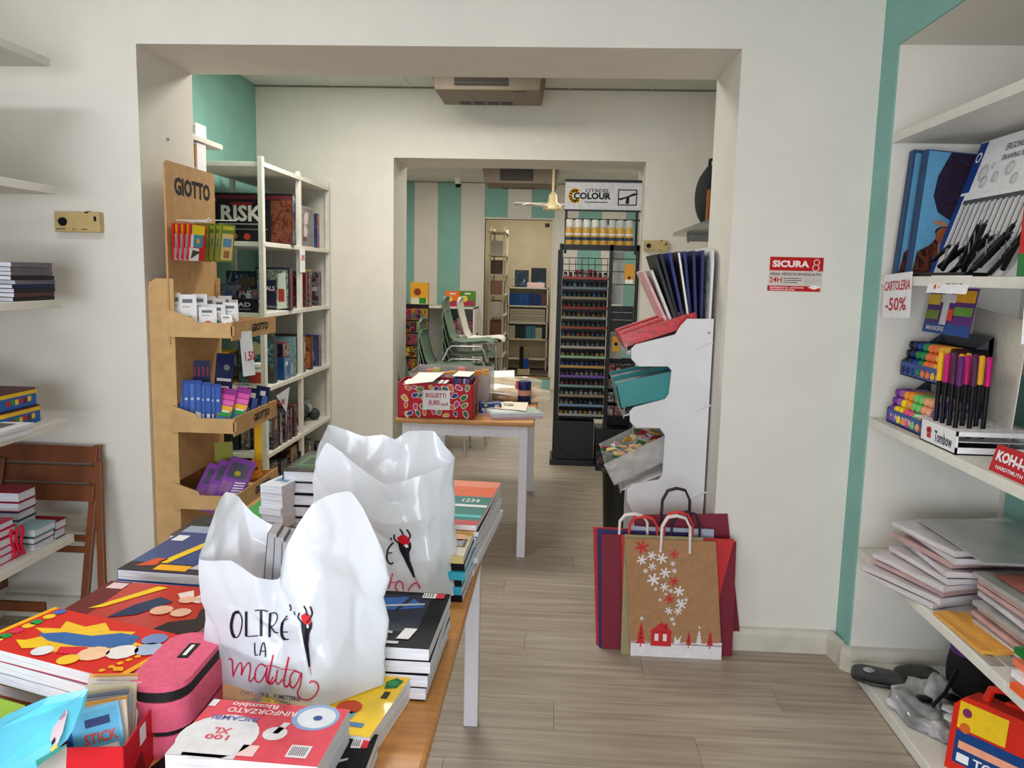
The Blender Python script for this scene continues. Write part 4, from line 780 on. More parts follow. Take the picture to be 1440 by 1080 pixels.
# fourth level
z = MZ[4]; r = hx(31)
for i in range(6): game(-2.2+.07*i, -2.14+.07*i, 4.93+.012*i, z, .2+.02*(i % 3), .10, r.choice([(34,40,44),(26,30,40),(44,52,60)]), 'dark toy packet, %s from the left on the fourth shelf' % (pos[i]), 70+i, group='dark toy packets on the fourth shelf', nm='toy_packet', cat='toy packet')
for i in range(4): game(-1.93+.0*i, -1.79, 5.12+.1*i, z, .22, .05, [(40,50,60),(60,74,80),(30,34,44),(120,60,50)][i], 'clear faced toy box, %s in the near bay of the fourth shelf' % pos[i], 80+i, group='toy boxes in the near bay, fourth shelf', nm='toy_box', cat='toy box')
for i in range(14):
    c = r.choice([(60,70,66),(130,60,60),(40,60,70),(160,160,160),(36,36,40)]); R = r.uniform(.035, .05)
    x, y, zz = r.uniform(-1.98, -1.84), 5.66+.085*(i % 7), z+R+.07*(i//7); b = MB(); b.grid(lambda u, v: (x+R*math.sin(math.pi*v)*math.cos(6.283*u), y+R*math.sin(math.pi*v)*math.sin(6.283*u), zz-R*math.cos(math.pi*v)), 9, 6, col(*c))
    obj('glitter_ball', b, None, 'small dark mottled ball in a heap on the fourth shelf, far bay', 'ball', 'balls heaped on the fourth shelf')
z = MZ[5]
for i in range(6): game(-2.0, -1.79, 4.93+.2*i, z, [.2, .17, .22, .15, .18, .12][i], .13, [(50,60,60),(40,50,66),(110,60,44),(44,40,50),(90,96,100),(60,60,66)][i], 'toy box, %s on the bottom metal shelf' % pos[i], 90+i, group='toy boxes on the bottom metal shelf', nm='toy_box', cat='toy box')
obj('price_note', MB().box(-1.776, 5.53, 1.50, -1.774, 5.64, 1.66, WHITE).txt('-20%', .1, .5, .9, .75, M_hand, frame((-1.7735, 5.53, 1.50), (0, 1, 0), (0, 0, 1)), .11, .16, 1), None, 'white price note taped to the middle post of the metal shelving', 'price tag')
# small wall shelf with orange boxes above
th = thing('wall_shelf', 'short white shelf high on the teal wall', 'shelf', (-2.3, 4.1, 2.18)); obj('board', MB().box(LW+.001, 3.745, 2.125, -1.765, 4.25, 2.15, M_shelf), th, bevel=.002); obj('bracket', MB().box(LW+.001, 4.0, 2.10, -2.0, 4.012, 2.155, M_under), th)
carton('small_box', 'white and blue small box on the short high shelf', 'box', (-1.885, 4.0, 2.1505), 0, .09, .12, .07, WHITE, front=lambda mb, F, w, h: mb.prr(.1, .3, .9, .8, BLU, F, w, h))
th = thing('wall_shelf', 'lower short white shelf on the teal wall behind the cardboard display', 'shelf', (-2.3, 4.1, 1.80)); obj('board', MB().box(LW+.001, 3.745, 1.755, -1.80, 4.2, 1.78, M_shelf), th, bevel=.002)
for i, zz in enumerate((1.7805, 1.955)):
    for k in range(2): carton('orange_pack', '%s orange and white pack, %s, under the short high shelf' % (('lower', 'upper')[i], ('left', 'right')[k]), 'box', (-1.925+.078*k, 3.96, zz), 0, .074, .1, .165, WHITE, 'orange packs under the high shelf', front=lambda mb, F, w, h: (mb.prr(.1, .3, .9, .95, col(230,150,60), F, w, h), mb.prr(.0, .05, 1, .2, BLU, F, w, h)))
# ------------------------------------------------------------------ tables
M_tw = mat('table_wood_top', (190, 132, 74), .4, .09, 8, stretch=(1, 8, 1)); M_lw = mat('white_lacquer', (216, 214, 222), .4, .02, 20)
def table(label, x0, x1, y0, y1, inset, leg, H=.75, apr=.065):
    th = thing('table', label, 'table', ((x0+x1)/2, (y0+y1)/2, 0)); t = .024
    obj('tabletop', MB().box(x0, y0, H-t, x1, y1, H, M_tw), th, bevel=.008)
    a, b_, c, d = x0+inset, x1-inset, y0+inset, y1-inset
    for x in (a, b_-leg):
        for y in (c, d-leg): obj('leg', MB().box(x, y, 0, x+leg, y+leg, H-t, M_lw), th, bevel=.004)
    z0 = H-t-apr
    for q in ((a+leg, c+.004, b_-leg, c+.022), (a+leg, d-.022, b_-leg, d-.004), (a+.004, c+leg, a+.022, d-leg), (b_-.022, c+leg, b_-.004, d-leg)): obj('apron', MB().box(q[0], q[1], z0, q[2], q[3], H-t, M_lw), th)
    return th
table('wooden topped table with white legs between the two rooms', -.845, -.105, 4.19, 5.66, .033, .046)
table('wooden topped white table in the foreground stacked with books', -1.0, -.188, .62, 2.64, .040, .048)
TB = .7505
# gift wrapped box on table 2
a, ang, w, _ = top_rect((563, 583), (668, 584), (570, 560), .75); ang = .02; w = .405; a = Vector((-.838, 4.235, TB)); d, h = .26, .185
th = thing('patterned_box', 'red box with leaf pattern and hand written ticket sign', 'box', a); M = fr(a, ang)
b = MB(); tk = .004; RD = col(186, 30, 40)
b.box(0, 0, 0, w, d, tk, RD, M); b.box(0, 0, 0, w, tk, h, RD, M); b.box(0, d-tk, 0, w, d, h, RD, M); b.box(0, 0, 0, tk, d, h, RD, M); b.box(w-tk, 0, 0, w, d, h, RD, M); obj('box_body', b, th)
r = hx(77); p = MB()
def leaf(F, u, v, s, q, c, k):
    pts = [(math.cos(t)*s*(.5+.5*abs(math.cos(t/2))), math.sin(t)*s*.5) for t in [i*6.283/10 for i in range(10)]]
    for sc_, cc, kk in ((1.25, WHITE, k), (1, c, k+1)): p.pr([(u+(x*math.cos(q)-y*math.sin(q))*sc_/w_, v+(x*math.sin(q)+y*math.cos(q))*sc_/h_) for x, y in pts], cc, F, w_, h_, kk)
LC = [col(220,170,60), col(60,60,130), col(60,110,80), col(214,110,60), col(190,70,120), col(120,140,70)]
for F, w_, h_, nn in ((M @ frame((0, 0, 0), (1, 0, 0), (0, 0, 1)), w, h, 36), (M @ frame((w, 0, 0), (0, 1, 0), (0, 0, 1)), d, h, 24)):
    for k in range(nn): leaf(F, .05+.90*((k % (nn//4))+.5+.35*r.uniform(-1, 1)+.4*((k//(nn//4)) % 2))/(nn//4+.4), .13+.245*(k//(nn//4))+r.uniform(-.05, .05), r.uniform(.017, .026), r.uniform(0, 6), LC[k % 6], 1+2*(k % 2))
obj('leaf_print', p, th, kind='stuff')
F = M @ frame((.135, -.003, .045), (1, 0, 0), (0, 0, 1)); t2 = thing('ticket_sign', 'white sign reading BIGLIETTI 0,80 on the red patterned box', 'price sign', a+Vector((.2, 0, .04)))
obj('sheet', MB().box(0, 0, 0, .145, .105, .001, WHITE, F), t2); obj('handwriting', MB().txt('BIGLIETTI', .1, .62, .85, .85, M_hand, F, .145, .105, 4).txt('0,80', .22, .2, .62, .5, M_hand, F, .145, .105, 4).txt('cad', .66, .22, .92, .4, M_hand, F, .145, .105, 4), t2)
for i in range(9): carton('card_bundle', 'coloured greeting card edge standing in the right of the red patterned box', 'card', a+Vector((.29+.011*i, .05, .005)), 0, .009, .15, .205, col(*[(70,60,110),(40,90,140),(90,80,150),(150,60,140),(60,60,66),(200,200,210),(90,110,170),(170,70,150),(50,50,80)][i]), 'cards in the red patterned box')
for i in range(8): carton('card_bundle', 'white envelope standing in the left of the red patterned box', 'card', a+Vector((.02+.03*i, .06, .005)), 0, .02, .14, .175, [WHITE, col(200,196,200)][i % 2], 'envelopes in the red patterned box')
def flat(name, label, cat, px, z, m, t=.0012, tilt=None, group=None):
    vs = [at(*p, z=z) for p in px]
    if tilt: vs = [Vector((v.x, v.y, z+dz)) for v, dz in zip(vs, tilt)]
    k = len(vs); return obj(name, MB().add(vs+[v+Vector((0, 0, t)) for v in vs], [tuple(range(k))[::-1], tuple(range(k, 2*k))]+[(i, (i+1) % k, (i+1) % k+k, i+k) for i in range(k)], m), None, label, cat, group)
flat('paper_sheet', 'white sheet lying on the envelopes in the red patterned box', 'paper', [(567, 541), (608, 537), (625, 524), (590, 524)], .958, mat('cream_paper', (226, 216, 208), .6))
flat('paper_sheet', 'cream card lying on the cards in the red patterned box', 'paper', [(636, 529), (660, 530), (668, 523), (645, 522)], .972, mat('cream_paper', (226, 216, 208), .6))
# clear tray behind
M_ct = mat('frosted_plastic', (186, 180, 182), .25, .06, 20, coat=.5, alpha=.62)
th = thing('clear_tray', 'clear plastic bin of small coloured packets behind the red box', 'bin', (-.6, 4.66, TB))
b = MB(); M = fr((-.83, 4.52, TB)); b.box(0, 0, 0, .46, .30, .004, M_ct, M); b.box(0, 0, 0, .46, .004, .20, M_ct, M); b.box(0, .296, 0, .46, .3, .22, M_ct, M); b.box(0, 0, 0, .004, .3, .21, M_ct, M); b.box(.456, 0, 0, .46, .3, .21, M_ct, M); obj('bin_body', b, th)
r = hx(12)
for i in range(9): carton('small_packet', 'small yellow and pink packet in the clear plastic bin', 'packet', (-.80+.047*i, 4.60+.05*(i % 2), TB+.006), r.uniform(-.1, .1), .04, .02, .19+.015*(i % 3), col(*[(226,170,90),(230,140,120),(200,190,110),(236,150,70)][i % 4]), 'packets in the clear plastic bin', simple=True)
# raffia bundles
M_raf = mat('raffia_straw', (214, 190, 158), .6, .12, 50, bump=.5, stretch=(1, 1, 6)); M_cel = mat('cellophane', (226, 216, 200), .1, .1, 10, alpha=.35, coat=1)
def raffia(cx, cy, z, L, R, ang, label):
    th = thing('raffia_bundle', label, 'raffia bundle', (cx, cy, z), 'raffia bundles on the table'); M = fr((cx, cy, z+R), ang); r = hx(int(cx*100))
    def f(u, v): q = R*(math.sin(math.pi*min(max(v, .02), .98))**.45)*(1+.05*math.sin(13*u*6.28)+.04*math.sin(7*v*6+u*9)); return ((v-.5)*L, q*math.cos(6.283*u), q*.9*math.sin(6.283*u))
    obj('straw', MB().grid(f, 26, 12, M_raf, True, M), th)
    st = MB()
    for k in range(26):
        q0 = r.uniform(0, 6.28); pts = []
        for j in range(6):
            v = .05+.18*j; rr = R*1.02*(math.sin(math.pi*v)**.45 if 0 < v < 1 else .3); pts.append(M @ Vector(((v-.5)*L, rr*math.cos(q0+.15*j), rr*.9*math.sin(q0+.15*j))))
        st.tube(pts, .0022, M_raf, 4)
    obj('loose_strands', st, th, kind='stuff')
    def g(u, v): q = R*1.1*(math.sin(math.pi*(v*.8+.05))**.4)*(1+.08*math.sin(5*u*6.28+v*9)); return ((v-.45)*L*1.35, q*math.cos(6.283*u), q*.92*math.sin(6.283*u))
    obj('cellophane_wrap', MB().grid(g, 18, 10, M_cel, False, M), th)
raffia(-.34, 5.10, TB, .34, .062, .15, 'larger bundle of cream raffia in cellophane behind the red box')
raffia(-.27, 4.86, TB, .32, .045, .05, 'smaller bundle of cream raffia lying in front of the larger one')
# other things on table 2
flat('paper_sheet', 'blank white sheet leaning on the blue box beside the raffia', 'paper', [(673, 556), (724, 556), (723, 535), (675, 537)], .80, WHITE, tilt=(.02, -.0, .07, .07))
def dots(mb, F, w, h):
    r = hx(4)
    for k in range(10): mb.prd(r.uniform(.1, .9), r.uniform(.1, .9), .009, [WHITE, col(226,190,120)][k % 2], F, w, h, 1, 7)
carton('dotted_box', 'small navy box with pale dots between red box and magazines', 'box', (-.415, 4.42, TB), .15, .12, .11, .055, col(40, 66, 124), front=dots, top=dots)
carton('mug_box', 'small cream and navy box right of the dotted box', 'box', (-.285, 4.50, TB), .1, .05, .06, .05, col(226, 214, 190), front=lambda mb, F, w, h: mb.prr(.5, 0, 1, .8, col(50,60,110), F, w, h))
b = MB(); M = fr((-.185, 4.82, TB)); th = thing('candle_tin', 'dark navy cylinder tin with pinkish label on the far table', 'tin', (-.185, 4.82, TB))
obj('tin_body', MB().lathe([(.038, 0), (.04, .003), (.04, .052)], NVY, 20, M).lathe([(.0395, .052), (.0395, .085)], col(190,140,120), 20, M).lathe([(.04, .085), (.04, .135), (.036, .137)], NVY, 20, M), th)
obj('red_tag', MB().box(-.05, -.03, .09, -.035, -.02, .14, col(190, 70, 70), M), th)
mags(4, -.335, 4.24, TB, .29, .21, .0075, [(col(150,140,160), 'lilac'), (col(190,60,90), 'pink'), (col(180,176,190), 'grey'), (col(150,170,170), 'teal')], 'magazine', 'magazine', 'magazine', 'at the right corner of the far table', 'magazines on the far table', j=.006, ang=.28, spine='right',
     art=lambda mb, M, w, h: ([mb.prr(.62+.05*k, .1, .65+.05*k, .95, [col(120,160,160), col(200,170,120)][k % 2], M, w, h) for k in range(6)], mb.prr(.05, .2, .55, .85, col(200,200,206), M, w, h)))
flat('greeting_card', 'pale card with gold lettering lying on the far magazines', 'card', [(683, 573), (740, 578), (743, 566), (690, 565)], TB+.034, mat('pale_gold_card', (226, 214, 196), .5, .12, 90))
flat('greeting_card', 'small grey folded card at the table edge before the navy box', 'card', [(672, 583), (694, 584), (700, 577), (683, 575)], TB+.001, col(180,174,182))
# ------------------------------------------------------------------ paint rack in the far opening
M_rk = mat('black_metal_rack', (15, 16, 21), .5, .1, 20)
th = thing('paint_rack', 'tall black paint rack with COLOUR header in the far opening', 'rack', (.31, 6.7, 0))
RX0, RX1, RY = .0, .632, 6.47
for x in (RX0, .395, RX1-.03): obj('upright', MB().box(x, RY+.02, .02, x+.028, RY+.06, (1.77 if x != .0 or 1 else 2.2), M_rk), th)
for x in (.035, RX1-.03): obj('upper_post', MB().box(x, RY+.2, 1.7, x+.02, RY+.225, 2.08, M_rk), th)
obj('side_panel', MB().box(RX0-.012, RY, .0, RX0, RY+.32, 1.72, M_rk), th); obj('side_panel', MB().box(RX1, RY+.1, .0, RX1+.01, RY+.32, 1.72, M_rk), th)
obj('base', MB().box(RX0-.03, RY-.05, 0, .325, RY+.3, .045, M_rk).box(RX0-.005, RY-.02, .045, .32, RY+.3, .36, M_rk), th, bevel=.004)
obj('base_grip', MB().tube([(.06, RY-.03, .13), (.08, RY-.035, .10), (.2, RY-.035, .10), (.22, RY-.03, .13)], .004, M_rk, 5), th)
hd = obj('header_board', MB().box(.03, RY+.1, 2.04, RX1+.0, RY+.12, 2.255, mat('header_white', (206, 204, 208), .4)), th)
obj('header_bar', MB().box(.028, RY+.09, 2.255, RX1+.01, RY+.13, 2.275, M_rk).box(.028, RY+.09, 2.03, RX1, RY+.13, 2.042, M_rk), th)
F = frame((.03, RY+.1, 2.04), (1, 0, 0), (0, 0, 1)); w, h = .602, .215; p = MB()
p.txt('CITADEL', .26, .64, .58, .76, INK, F, w, h); p.txt('COLOUR', .11, .38, .60, .63, INK, F, w, h, 4); p.prr(.26, .26, .56, .3, col(90,90,94), F, w, h)
obj('header_lettering', p, th)
p = MB(); G = col(226, 170, 50)
for k in range(10):
    a = 1.0+k*.5; p.prd(.13+.062*math.cos(a), .5+.2*math.sin(a), .018, G, F, w, h, 1, 8)
obj('splash_emblem', p, th, kind='stuff')
p = MB(); p.prr(.69, .18, .94, .76, INK, F, w, h, 1); p.prr(.705, .22, .925, .72, col(206,204,208), F, w, h, 2); obj('brush_frame', p, th)
p = MB(); p.pr([(.69,.42),(.80,.5),(.96,.72),(.90,.62),(.97,.6),(.84,.48),(.84,.24),(.79,.24),(.80,.44),(.72,.36)], INK, F, w, h, 3); obj('brush_emblem', p, th)
obj('can_shelf', MB().box(.02, RY+.02, 1.725, RX1-.01, RY+.16, 1.765, M_rk), th)
obj('top_rail', MB().box(.03, RY+.14, 1.96, RX1, RY+.155, 1.975, M_rk).box(.36, RY+.14, 1.93, .40, RY+.155, 1.96, M_rk), th)
M_or = mat('spray_ochre', (206, 158, 66), .35, .08, 20); M_can = mat('spray_cap_white', (222, 220, 214), .4)
for i in range(8):
    x = .075+.067*i+.03; M = fr((x-.03+.0, RY+.075, 1.7655)); t = thing('spray_can', 'ochre spray paint can with %s cap on top of the black rack' % ('white' if i < 4 else 'clear'), 'spray can', (x-.03, RY+.075, 1.7655), '%s capped spray cans' % ('white' if i < 4 else 'clear'))
    obj('can_body', MB().lathe([(.031, 0), (.0325, .005), (.0325, .12), (.027, .135)], M_or, 12, M), t); obj('cap', MB().lathe([(.028, .135), (.029, .14), (.028, .192), (.02, .197)], M_can if i < 4 else col(190,196,190), 12, M), t)
    obj('label', MB().lathe([(.033, .035), (.033, .06)], col(60, 70, 90), 12, M).lathe([(.0328, .075), (.0328, .09)], M_can, 12, M), t)
SC_ = [(170,80,70),(120,130,140),(150,140,110),(140,50,56),(150,150,140),(150,70,56),(140,130,100),(180,170,160),(150,190,150),(200,150,90),(120,90,170),(120,160,150),(160,140,120),(120,150,190),(170,170,170),(60,90,90)]
r = hx(41)
ROWC = [[(150,40,60),(190,190,196)], [(60,80,100),(120,150,160)], [(40,90,90),(50,110,160)], [(60,90,60),(120,50,50)], [(90,80,70),(150,110,60)], [(60,90,90),(90,110,90)], [(70,90,130),(150,90,60)], [(60,80,110),(120,120,130)], [(80,90,70),(190,150,90)], [(40,60,120),(60,90,160)], [(90,60,120),(150,150,140)], [(110,50,60),(130,110,100)], [(110,120,120),(190,190,190)], [(150,150,130),(60,60,70)], [(180,150,60),(190,190,190)], [(40,80,60),(190,120,50)]]
for j in range(15):
    z = 1.50-.078*j
    obj('pot_shelf', MB().box(.03, RY-.01, z, .392, RY+.1, z+.005, M_rk), th); obj('price_strip', MB().box(.03, RY-.016, z-.006, .392, RY-.010, z+.014, col(*[int(v*.8) for v in SC_[j]])), th)
    for k in range(9):
        c = [int(v*.62) for v in r.choice(ROWC[j])]; x = .052+.039*k; M = fr((x, RY+.01, z+.0055)); b = MB().lathe([(.0145, 0), (.0155, .004), (.0155, .026), (.013, .028)], col(*c), 8, M).lathe([(.0135, .028), (.0135, .042), (.011, .045)], BLACK if r.random() < .6 else col(*[int(v*.6) for v in c]), 8, M)
        obj('paint_pot', b, None, 'small paint pot on the %s strip of the black paint rack' % ('topmost', 'second', 'third', 'fourth', 'fifth', 'sixth', 'seventh', 'eighth', 'ninth', 'tenth', 'eleventh', 'twelfth', 'thirteenth', 'fourteenth', 'lowest')[j], 'paint pot', 'paint pots on rack strip %s' % ('one two three four five six seven eight nine ten eleven twelve thirteen fourteen fifteen'.split()[j]))
wr = MB()
for z in (1.66, 1.61, 1.56): wr.tube([(.03, RY, z), (.39, RY, z)], .003, M_rk, 4)
for k in range(8): wr.tube([(.03+.05*k, RY, 1.52), (.03+.05*k, RY, 1.66)], .0025, M_rk, 4)
for z in (1.66, 1.56, 1.46): wr.tube([(.42, RY+.02, z), (.60, RY+.02, z)], .003, M_rk, 4)
obj('wire_basket', wr, th); obj('inner_back', MB().box(.03, RY+.105, .36, .392, RY+.11, 1.51, M_rk).box(.40, RY+.2, .30, .62, RY+.205, .86, M_rk), th)
for i in range(5): carton('paint_blister', 'pinkish red paint pot in the wire basket of the black rack', 'paint pot', (.13+.035*i, RY+.02, 1.506), 0, .03, .03, .06+.008*(i % 2), col(150,50,60) if i != 2 else col(150,170,170), 'pots in the wire basket')
card = MB().box(.42, RY+.14, 1.30, .52, RY+.143, 1.72, col(196,200,194)); obj('back_card', card, th)
obj('panel_board', MB().box(.42, RY+.05, 1.08, .60, RY+.06, 1.29, M_rk), th)
obj('hook_row', MB().tube([(.43, RY+.03, 1.24), (.59, RY+.03, 1.24)], .003, M_under, 4).tube([(.43, RY+.03, 1.18), (.59, RY+.03, 1.18)], .003, M_under, 4), th)
obj('back_card', MB().box(.42, RY+.14, .86, .53, RY+.143, 1.07, col(196,196,180)), th)
carton('hanging_kit', 'orange hanging kit pack at the right of the paint rack', 'pack', (.515, RY+.0, 1.47), 0, .075, .02, .15, col(214,150,60), front=lambda mb, F, w, h: (mb.prr(.1, .0, .9, .2, WHITE, F, w, h), mb.prd(.5, .3, .012, INK, F, w, h)))
carton('hanging_kit', 'small ochre hanging kit pack lower right on the paint rack', 'pack', (.44, RY+.0, .93), 0, .06, .02, .12, col(190,140,50), front=lambda mb, F, w, h: mb.prd(.5, .5, .016, INK, F, w, h))
r = hx(44); KC = [(30,32,40),(60,60,66),(40,50,60),(90,30,34),(50,56,50)]
for i in range(12):
    z = .74-.11*(i//3); x = .41+.068*(i % 3)
    obj('kit_shelf', MB().box(.405, RY+.02, z-.006, .615, RY+.18, z-.001, M_rk), th) if i % 3 == 0 else None
    carton('model_kit', 'dark model kit box, %s shelf at the lower right of the rack' % ('first', 'second', 'third', 'fourth')[i//3], 'box', (x, RY+.03, z), 0, .062, .1, .08, col(*r.choice(KC)), 'model kits on the rack, %s shelf' % ('first', 'second', 'third', 'fourth')[i//3], front=ar(200+i, 4, [(150,40,40),(150,150,140),(60,70,90),(30,30,34)]))
for i in range(2): carton('model_kit', '%s box with pale figures on the floor at the rack foot' % ('black', 'dark grey')[i], 'box', (.335+.14*i, 6.28, .0), 0, .13, .16, .17+.02*i, col(30,32,36), front=ar(230+i, 5, [(120,130,130),(150,150,150),(90,60,50),(40,40,44)]))
obj('kit_stand', MB().box(.335, RY+.0, 0, .62, RY+.25, .30, M_rk), th)
# ------------------------------------------------------------------ ceiling cassettes, fan, camera
M_ac = mat('brownish_beige_plastic', (112, 98, 80), .5, .05, 10); M_acd = mat('dark_grille', (44, 36, 30), .6)
def cassette(x0, x1, y0, y1, z0, z1, label):
    t = thing('air_conditioner', label, 'air conditioner', ((x0+x1)/2, (y0+y1)/2, z1)); tp = .03
    vs = [(x0+tp, y0+.01, z0), (x1-tp, y0+.01, z0), (x1-tp, y1, z0), (x0+tp, y1, z0), (x0, y0, z1), (x1, y0, z1), (x1, y1, z1), (x0, y1, z1)]
    obj('casing', MB().add(vs, [(0,3,2,1),(4,5,6,7),(0,1,5,4),(1,2,6,5),(2,3,7,6),(3,0,4,7)], M_ac), t, bevel=.006)
    c = (x0+x1)/2-.05; g = obj('front_grille', MB().box(c-.17, y0-.004, z0+.03, c+.19, y0+.008, z1-.012, M_acd), t)
    for k in range(5): obj('slat', MB().box(c-.17, y0-.010, z0+.04+.022*k, c+.19, y0-.002, z0+.046+.022*k, col(70, 60, 52)), g)
    for k in range(4): obj('lower_slot', MB().box(c-.18+.1*k, y1-.12, z0-.003, c-.1+.1*k, y1-.03, z0+.004, M_acd), t)
    obj('logo_plate', MB().box(x1-.22, y0+.04, z0-.002, x1-.12, y0+.055, z0+.003, M_acd), t)
cassette(-.90, -.135, 5.6, 6.1, 2.735, 2.905, 'brownish air conditioning cassette on the middle room ceiling')
cassette(-.87, -.03, 9.0, 9.6, 2.50, 2.70, 'dark air conditioning cassette on the rear room ceiling')
t = thing('ceiling_fan', 'cream ceiling fan with white rod in the rear room', 'fan', (-.095, 8.6, 2.7)); M_cr = mat('cream_enamel', (222, 202, 156), .4); fx, fy = -.09, 8.9
obj('rod', MB().tube([(fx, fy, 2.7), (fx, fy, 2.34)], .013, M_cr, 8), t); obj('motor_bell', MB().lathe([(.02, 2.40), (.045, 2.37), (.05, 2.30), (.09, 2.27), (.105, 2.235), (.10, 2.215), (.02, 2.21)][::-1], M_cr, 18, fr((fx, fy, 0))), t)
for k, a in enumerate((2.75, 3.35, 3.95, .6, 5.4)):
    M = Matrix.Translation((fx, fy, 2.285-.02*(k % 3))) @ Matrix.Rotation(a, 4, 'Z') @ Matrix.Rotation(.18, 4, 'X')
    if k in (1, 3, 4) or k == 0 or k == 2: obj('blade', MB().prism([(.08, -.02), (.40, -.05), (.42, -.03), (.42, .04), (.40, .055), (.08, .025)], -.003, .003, M_can, M), t)
t = thing('security_camera', 'small white dome camera on the rear room ceiling', 'camera', (-1.29, 10.3, 2.7)); obj('mount', MB().lathe([(.035, 2.62), (.05, 2.70)], M_can, 12, fr((-1.29, 10.3, 0))), t); obj('lens_dome', MB().lathe([(.012, 2.575), (.032, 2.59), (.036, 2.62)], BLACK, 12, fr((-1.29, 10.3, 0))), t)
obj('wall_hatch', MB().box(.78, D3-.004, 2.55, .90, D3-.0005, 2.70, M_wall), None, 'small square wall hatch painted white on the middle wall', 'hatch', loc=(.84, D3, 2.55))
# ------------------------------------------------------------------ white display stand at the right jamb
M_st = mat('white_cardboard_stand', (218, 217, 220), .5, .02, 10)
th = thing('display_stand', 'white stepped display stand against the right side of the opening', 'display stand', (.5, 3.7, 0))
PX = [(966.4,448.3),(1003,448.3),(993.7,714)]
CP = [(890,716),(881.7,704.4),(881.7,688),(888.7,681),(926.3,674.6),(931.5,668),(935,612),(927.6,602),(893.9,601.2),(886,593),(885.3,578.7),(891.3,572.7),(935.3,561.3),(940.5,554),(944.4,521),(939.2,515.2),(897.8,515.2),(887.9,504.8),(887.9,490.5),(893.9,484.6),(949.6,470.6),(957.4,458)]
def P2(q): v = at(*q, y=3.45); return (v.x, v.z)
prof = [P2(q) for q in CP] + [P2(PX[0]), (.655, P2(PX[1])[1]), (.655, .02), (.36, .02), (.36, .40)]
prof[0] = (.36, .495)
def sidep(y): 
    return MB().prism(prof[::-1], 0, .012, M_st, Matrix.Translation((0, y+.012, 0)) @ MXZ)
obj('side_panel', sidep(3.45), th, bevel=.002); obj('side_panel', sidep(3.94), th)
obj('back_panel', MB().box(.648, 3.462, .02, .655, 3.94, 1.34, M_st), th)
hp = [(3.455, 1.0), (3.95, 1.0), (3.95, 1.58), (3.93, 1.635), (3.88, 1.655), (3.52, 1.655), (3.47, 1.635), (3.455, 1.58)]
obj('header_board', MB().prism(hp, 0, .010, M_st, Matrix.Translation((.634, 0, 0)) @ MYZ), th, bevel=.003)
M_gp = mat('grey_speckled_print', (178, 180, 184), .5, .35, 22)
obj('header_print', MB().prism([(3.475, 1.3), (3.93, 1.3), (3.93, 1.57), (3.88, 1.635), (3.52, 1.635), (3.475, 1.57)], 0, .001, M_gp, Matrix.Translation((.6325, 0, 0)) @ MYZ), th)
M_cl2 = mat('clear_bin_plastic', (196, 196, 194), .15, .1, 20, alpha=.5, coat=.6)
tiers = [((.30, 1.205), (.60, 1.315), 'red'), ((.30, .93), (.56, 1.01), 'teal'), ((.30, .60), (.56, .72), 'clear')]
for i, (a, b_, nm) in enumerate(tiers):
    M = frame((a[0], 3.938, a[1]), (0, -1, 0), (b_[0]-a[0], 0, b_[1]-a[1])); L = math.hypot(b_[0]-a[0], b_[1]-a[1])
    obj('tray_floor', MB().box(0, 0, -.004, .474, L, 0, M_st, M), th); obj('front_lip', MB().prism([(.0, .0), (.474, 0), (.474, .05), (.0, .05)], 0, .003, M_cl2, Matrix.Translation((a[0]-.0, 0, a[1]-.015)) @ Matrix(((0,0,-1,0),(-1,0,0,3.938),(0,1,0,0),(0,0,0,1)))), th)
# screws and slots on the near side
sl = MB()
for px, py in ((997, 468),): v = at(px, py, y=3.449); obj('screw', MB().lathe([(.006, 0), (.005, .003)], M_under, 8, Matrix.Translation(v) @ Matrix.Rotation(math.pi/2, 4, 'X')), th)
for (x0, y0), (x1, y1) in (((977, 489), (1003, 482)), ((973, 577), (1000, 570)), ((970, 698), (994, 692))):
    a = at(x0, y0, y=3.449); b_ = at(x1, y1, y=3.449); n = Vector((0, -.004, 0)); obj('slot_tab', MB().add([a+Vector((0, 0, -.012)), b_+Vector((0, 0, -.003)), b_+Vector((0, 0, .003)), a+Vector((.01, 0, .004)), a+n+Vector((.01, 0, -.006)), b_+n*0+Vector((-.02, -.003, 0))], [(0, 1, 2, 3), (0, 4, 5, 1), (4, 3, 2, 5), (0, 3, 4), (1, 5, 2)], M_st), th)
M_rg = mat('red_glitter_foil', (190, 26, 40), .25, .25, 60, coat=.6)
for i in range(5):
    y = 3.60-.0*i; M = frame((.292, 3.50+.085*i, 1.215+.004), (.30, 0, .11), (0, 1, 0)); b = MB().box(0, 0, 0, .33-.012*i, .075, .05+.012*(i % 2), M_rg, M)
    b.box(.02, .015, .051+.012*(i % 2), .3, .03, .052+.012*(i % 2), col(214,140,140), M)
    obj('gift_wrap_pack', b, None, 'red foil wrap pack, %s from the front in the top tray of the white stand' % pos[i], 'pack', 'red packs in the top tray of the white stand', loc=(.292, 3.50+.085*i, 1.215))
M_tl = mat('teal_plastic', (20, 128, 128), .35, .04, 10)
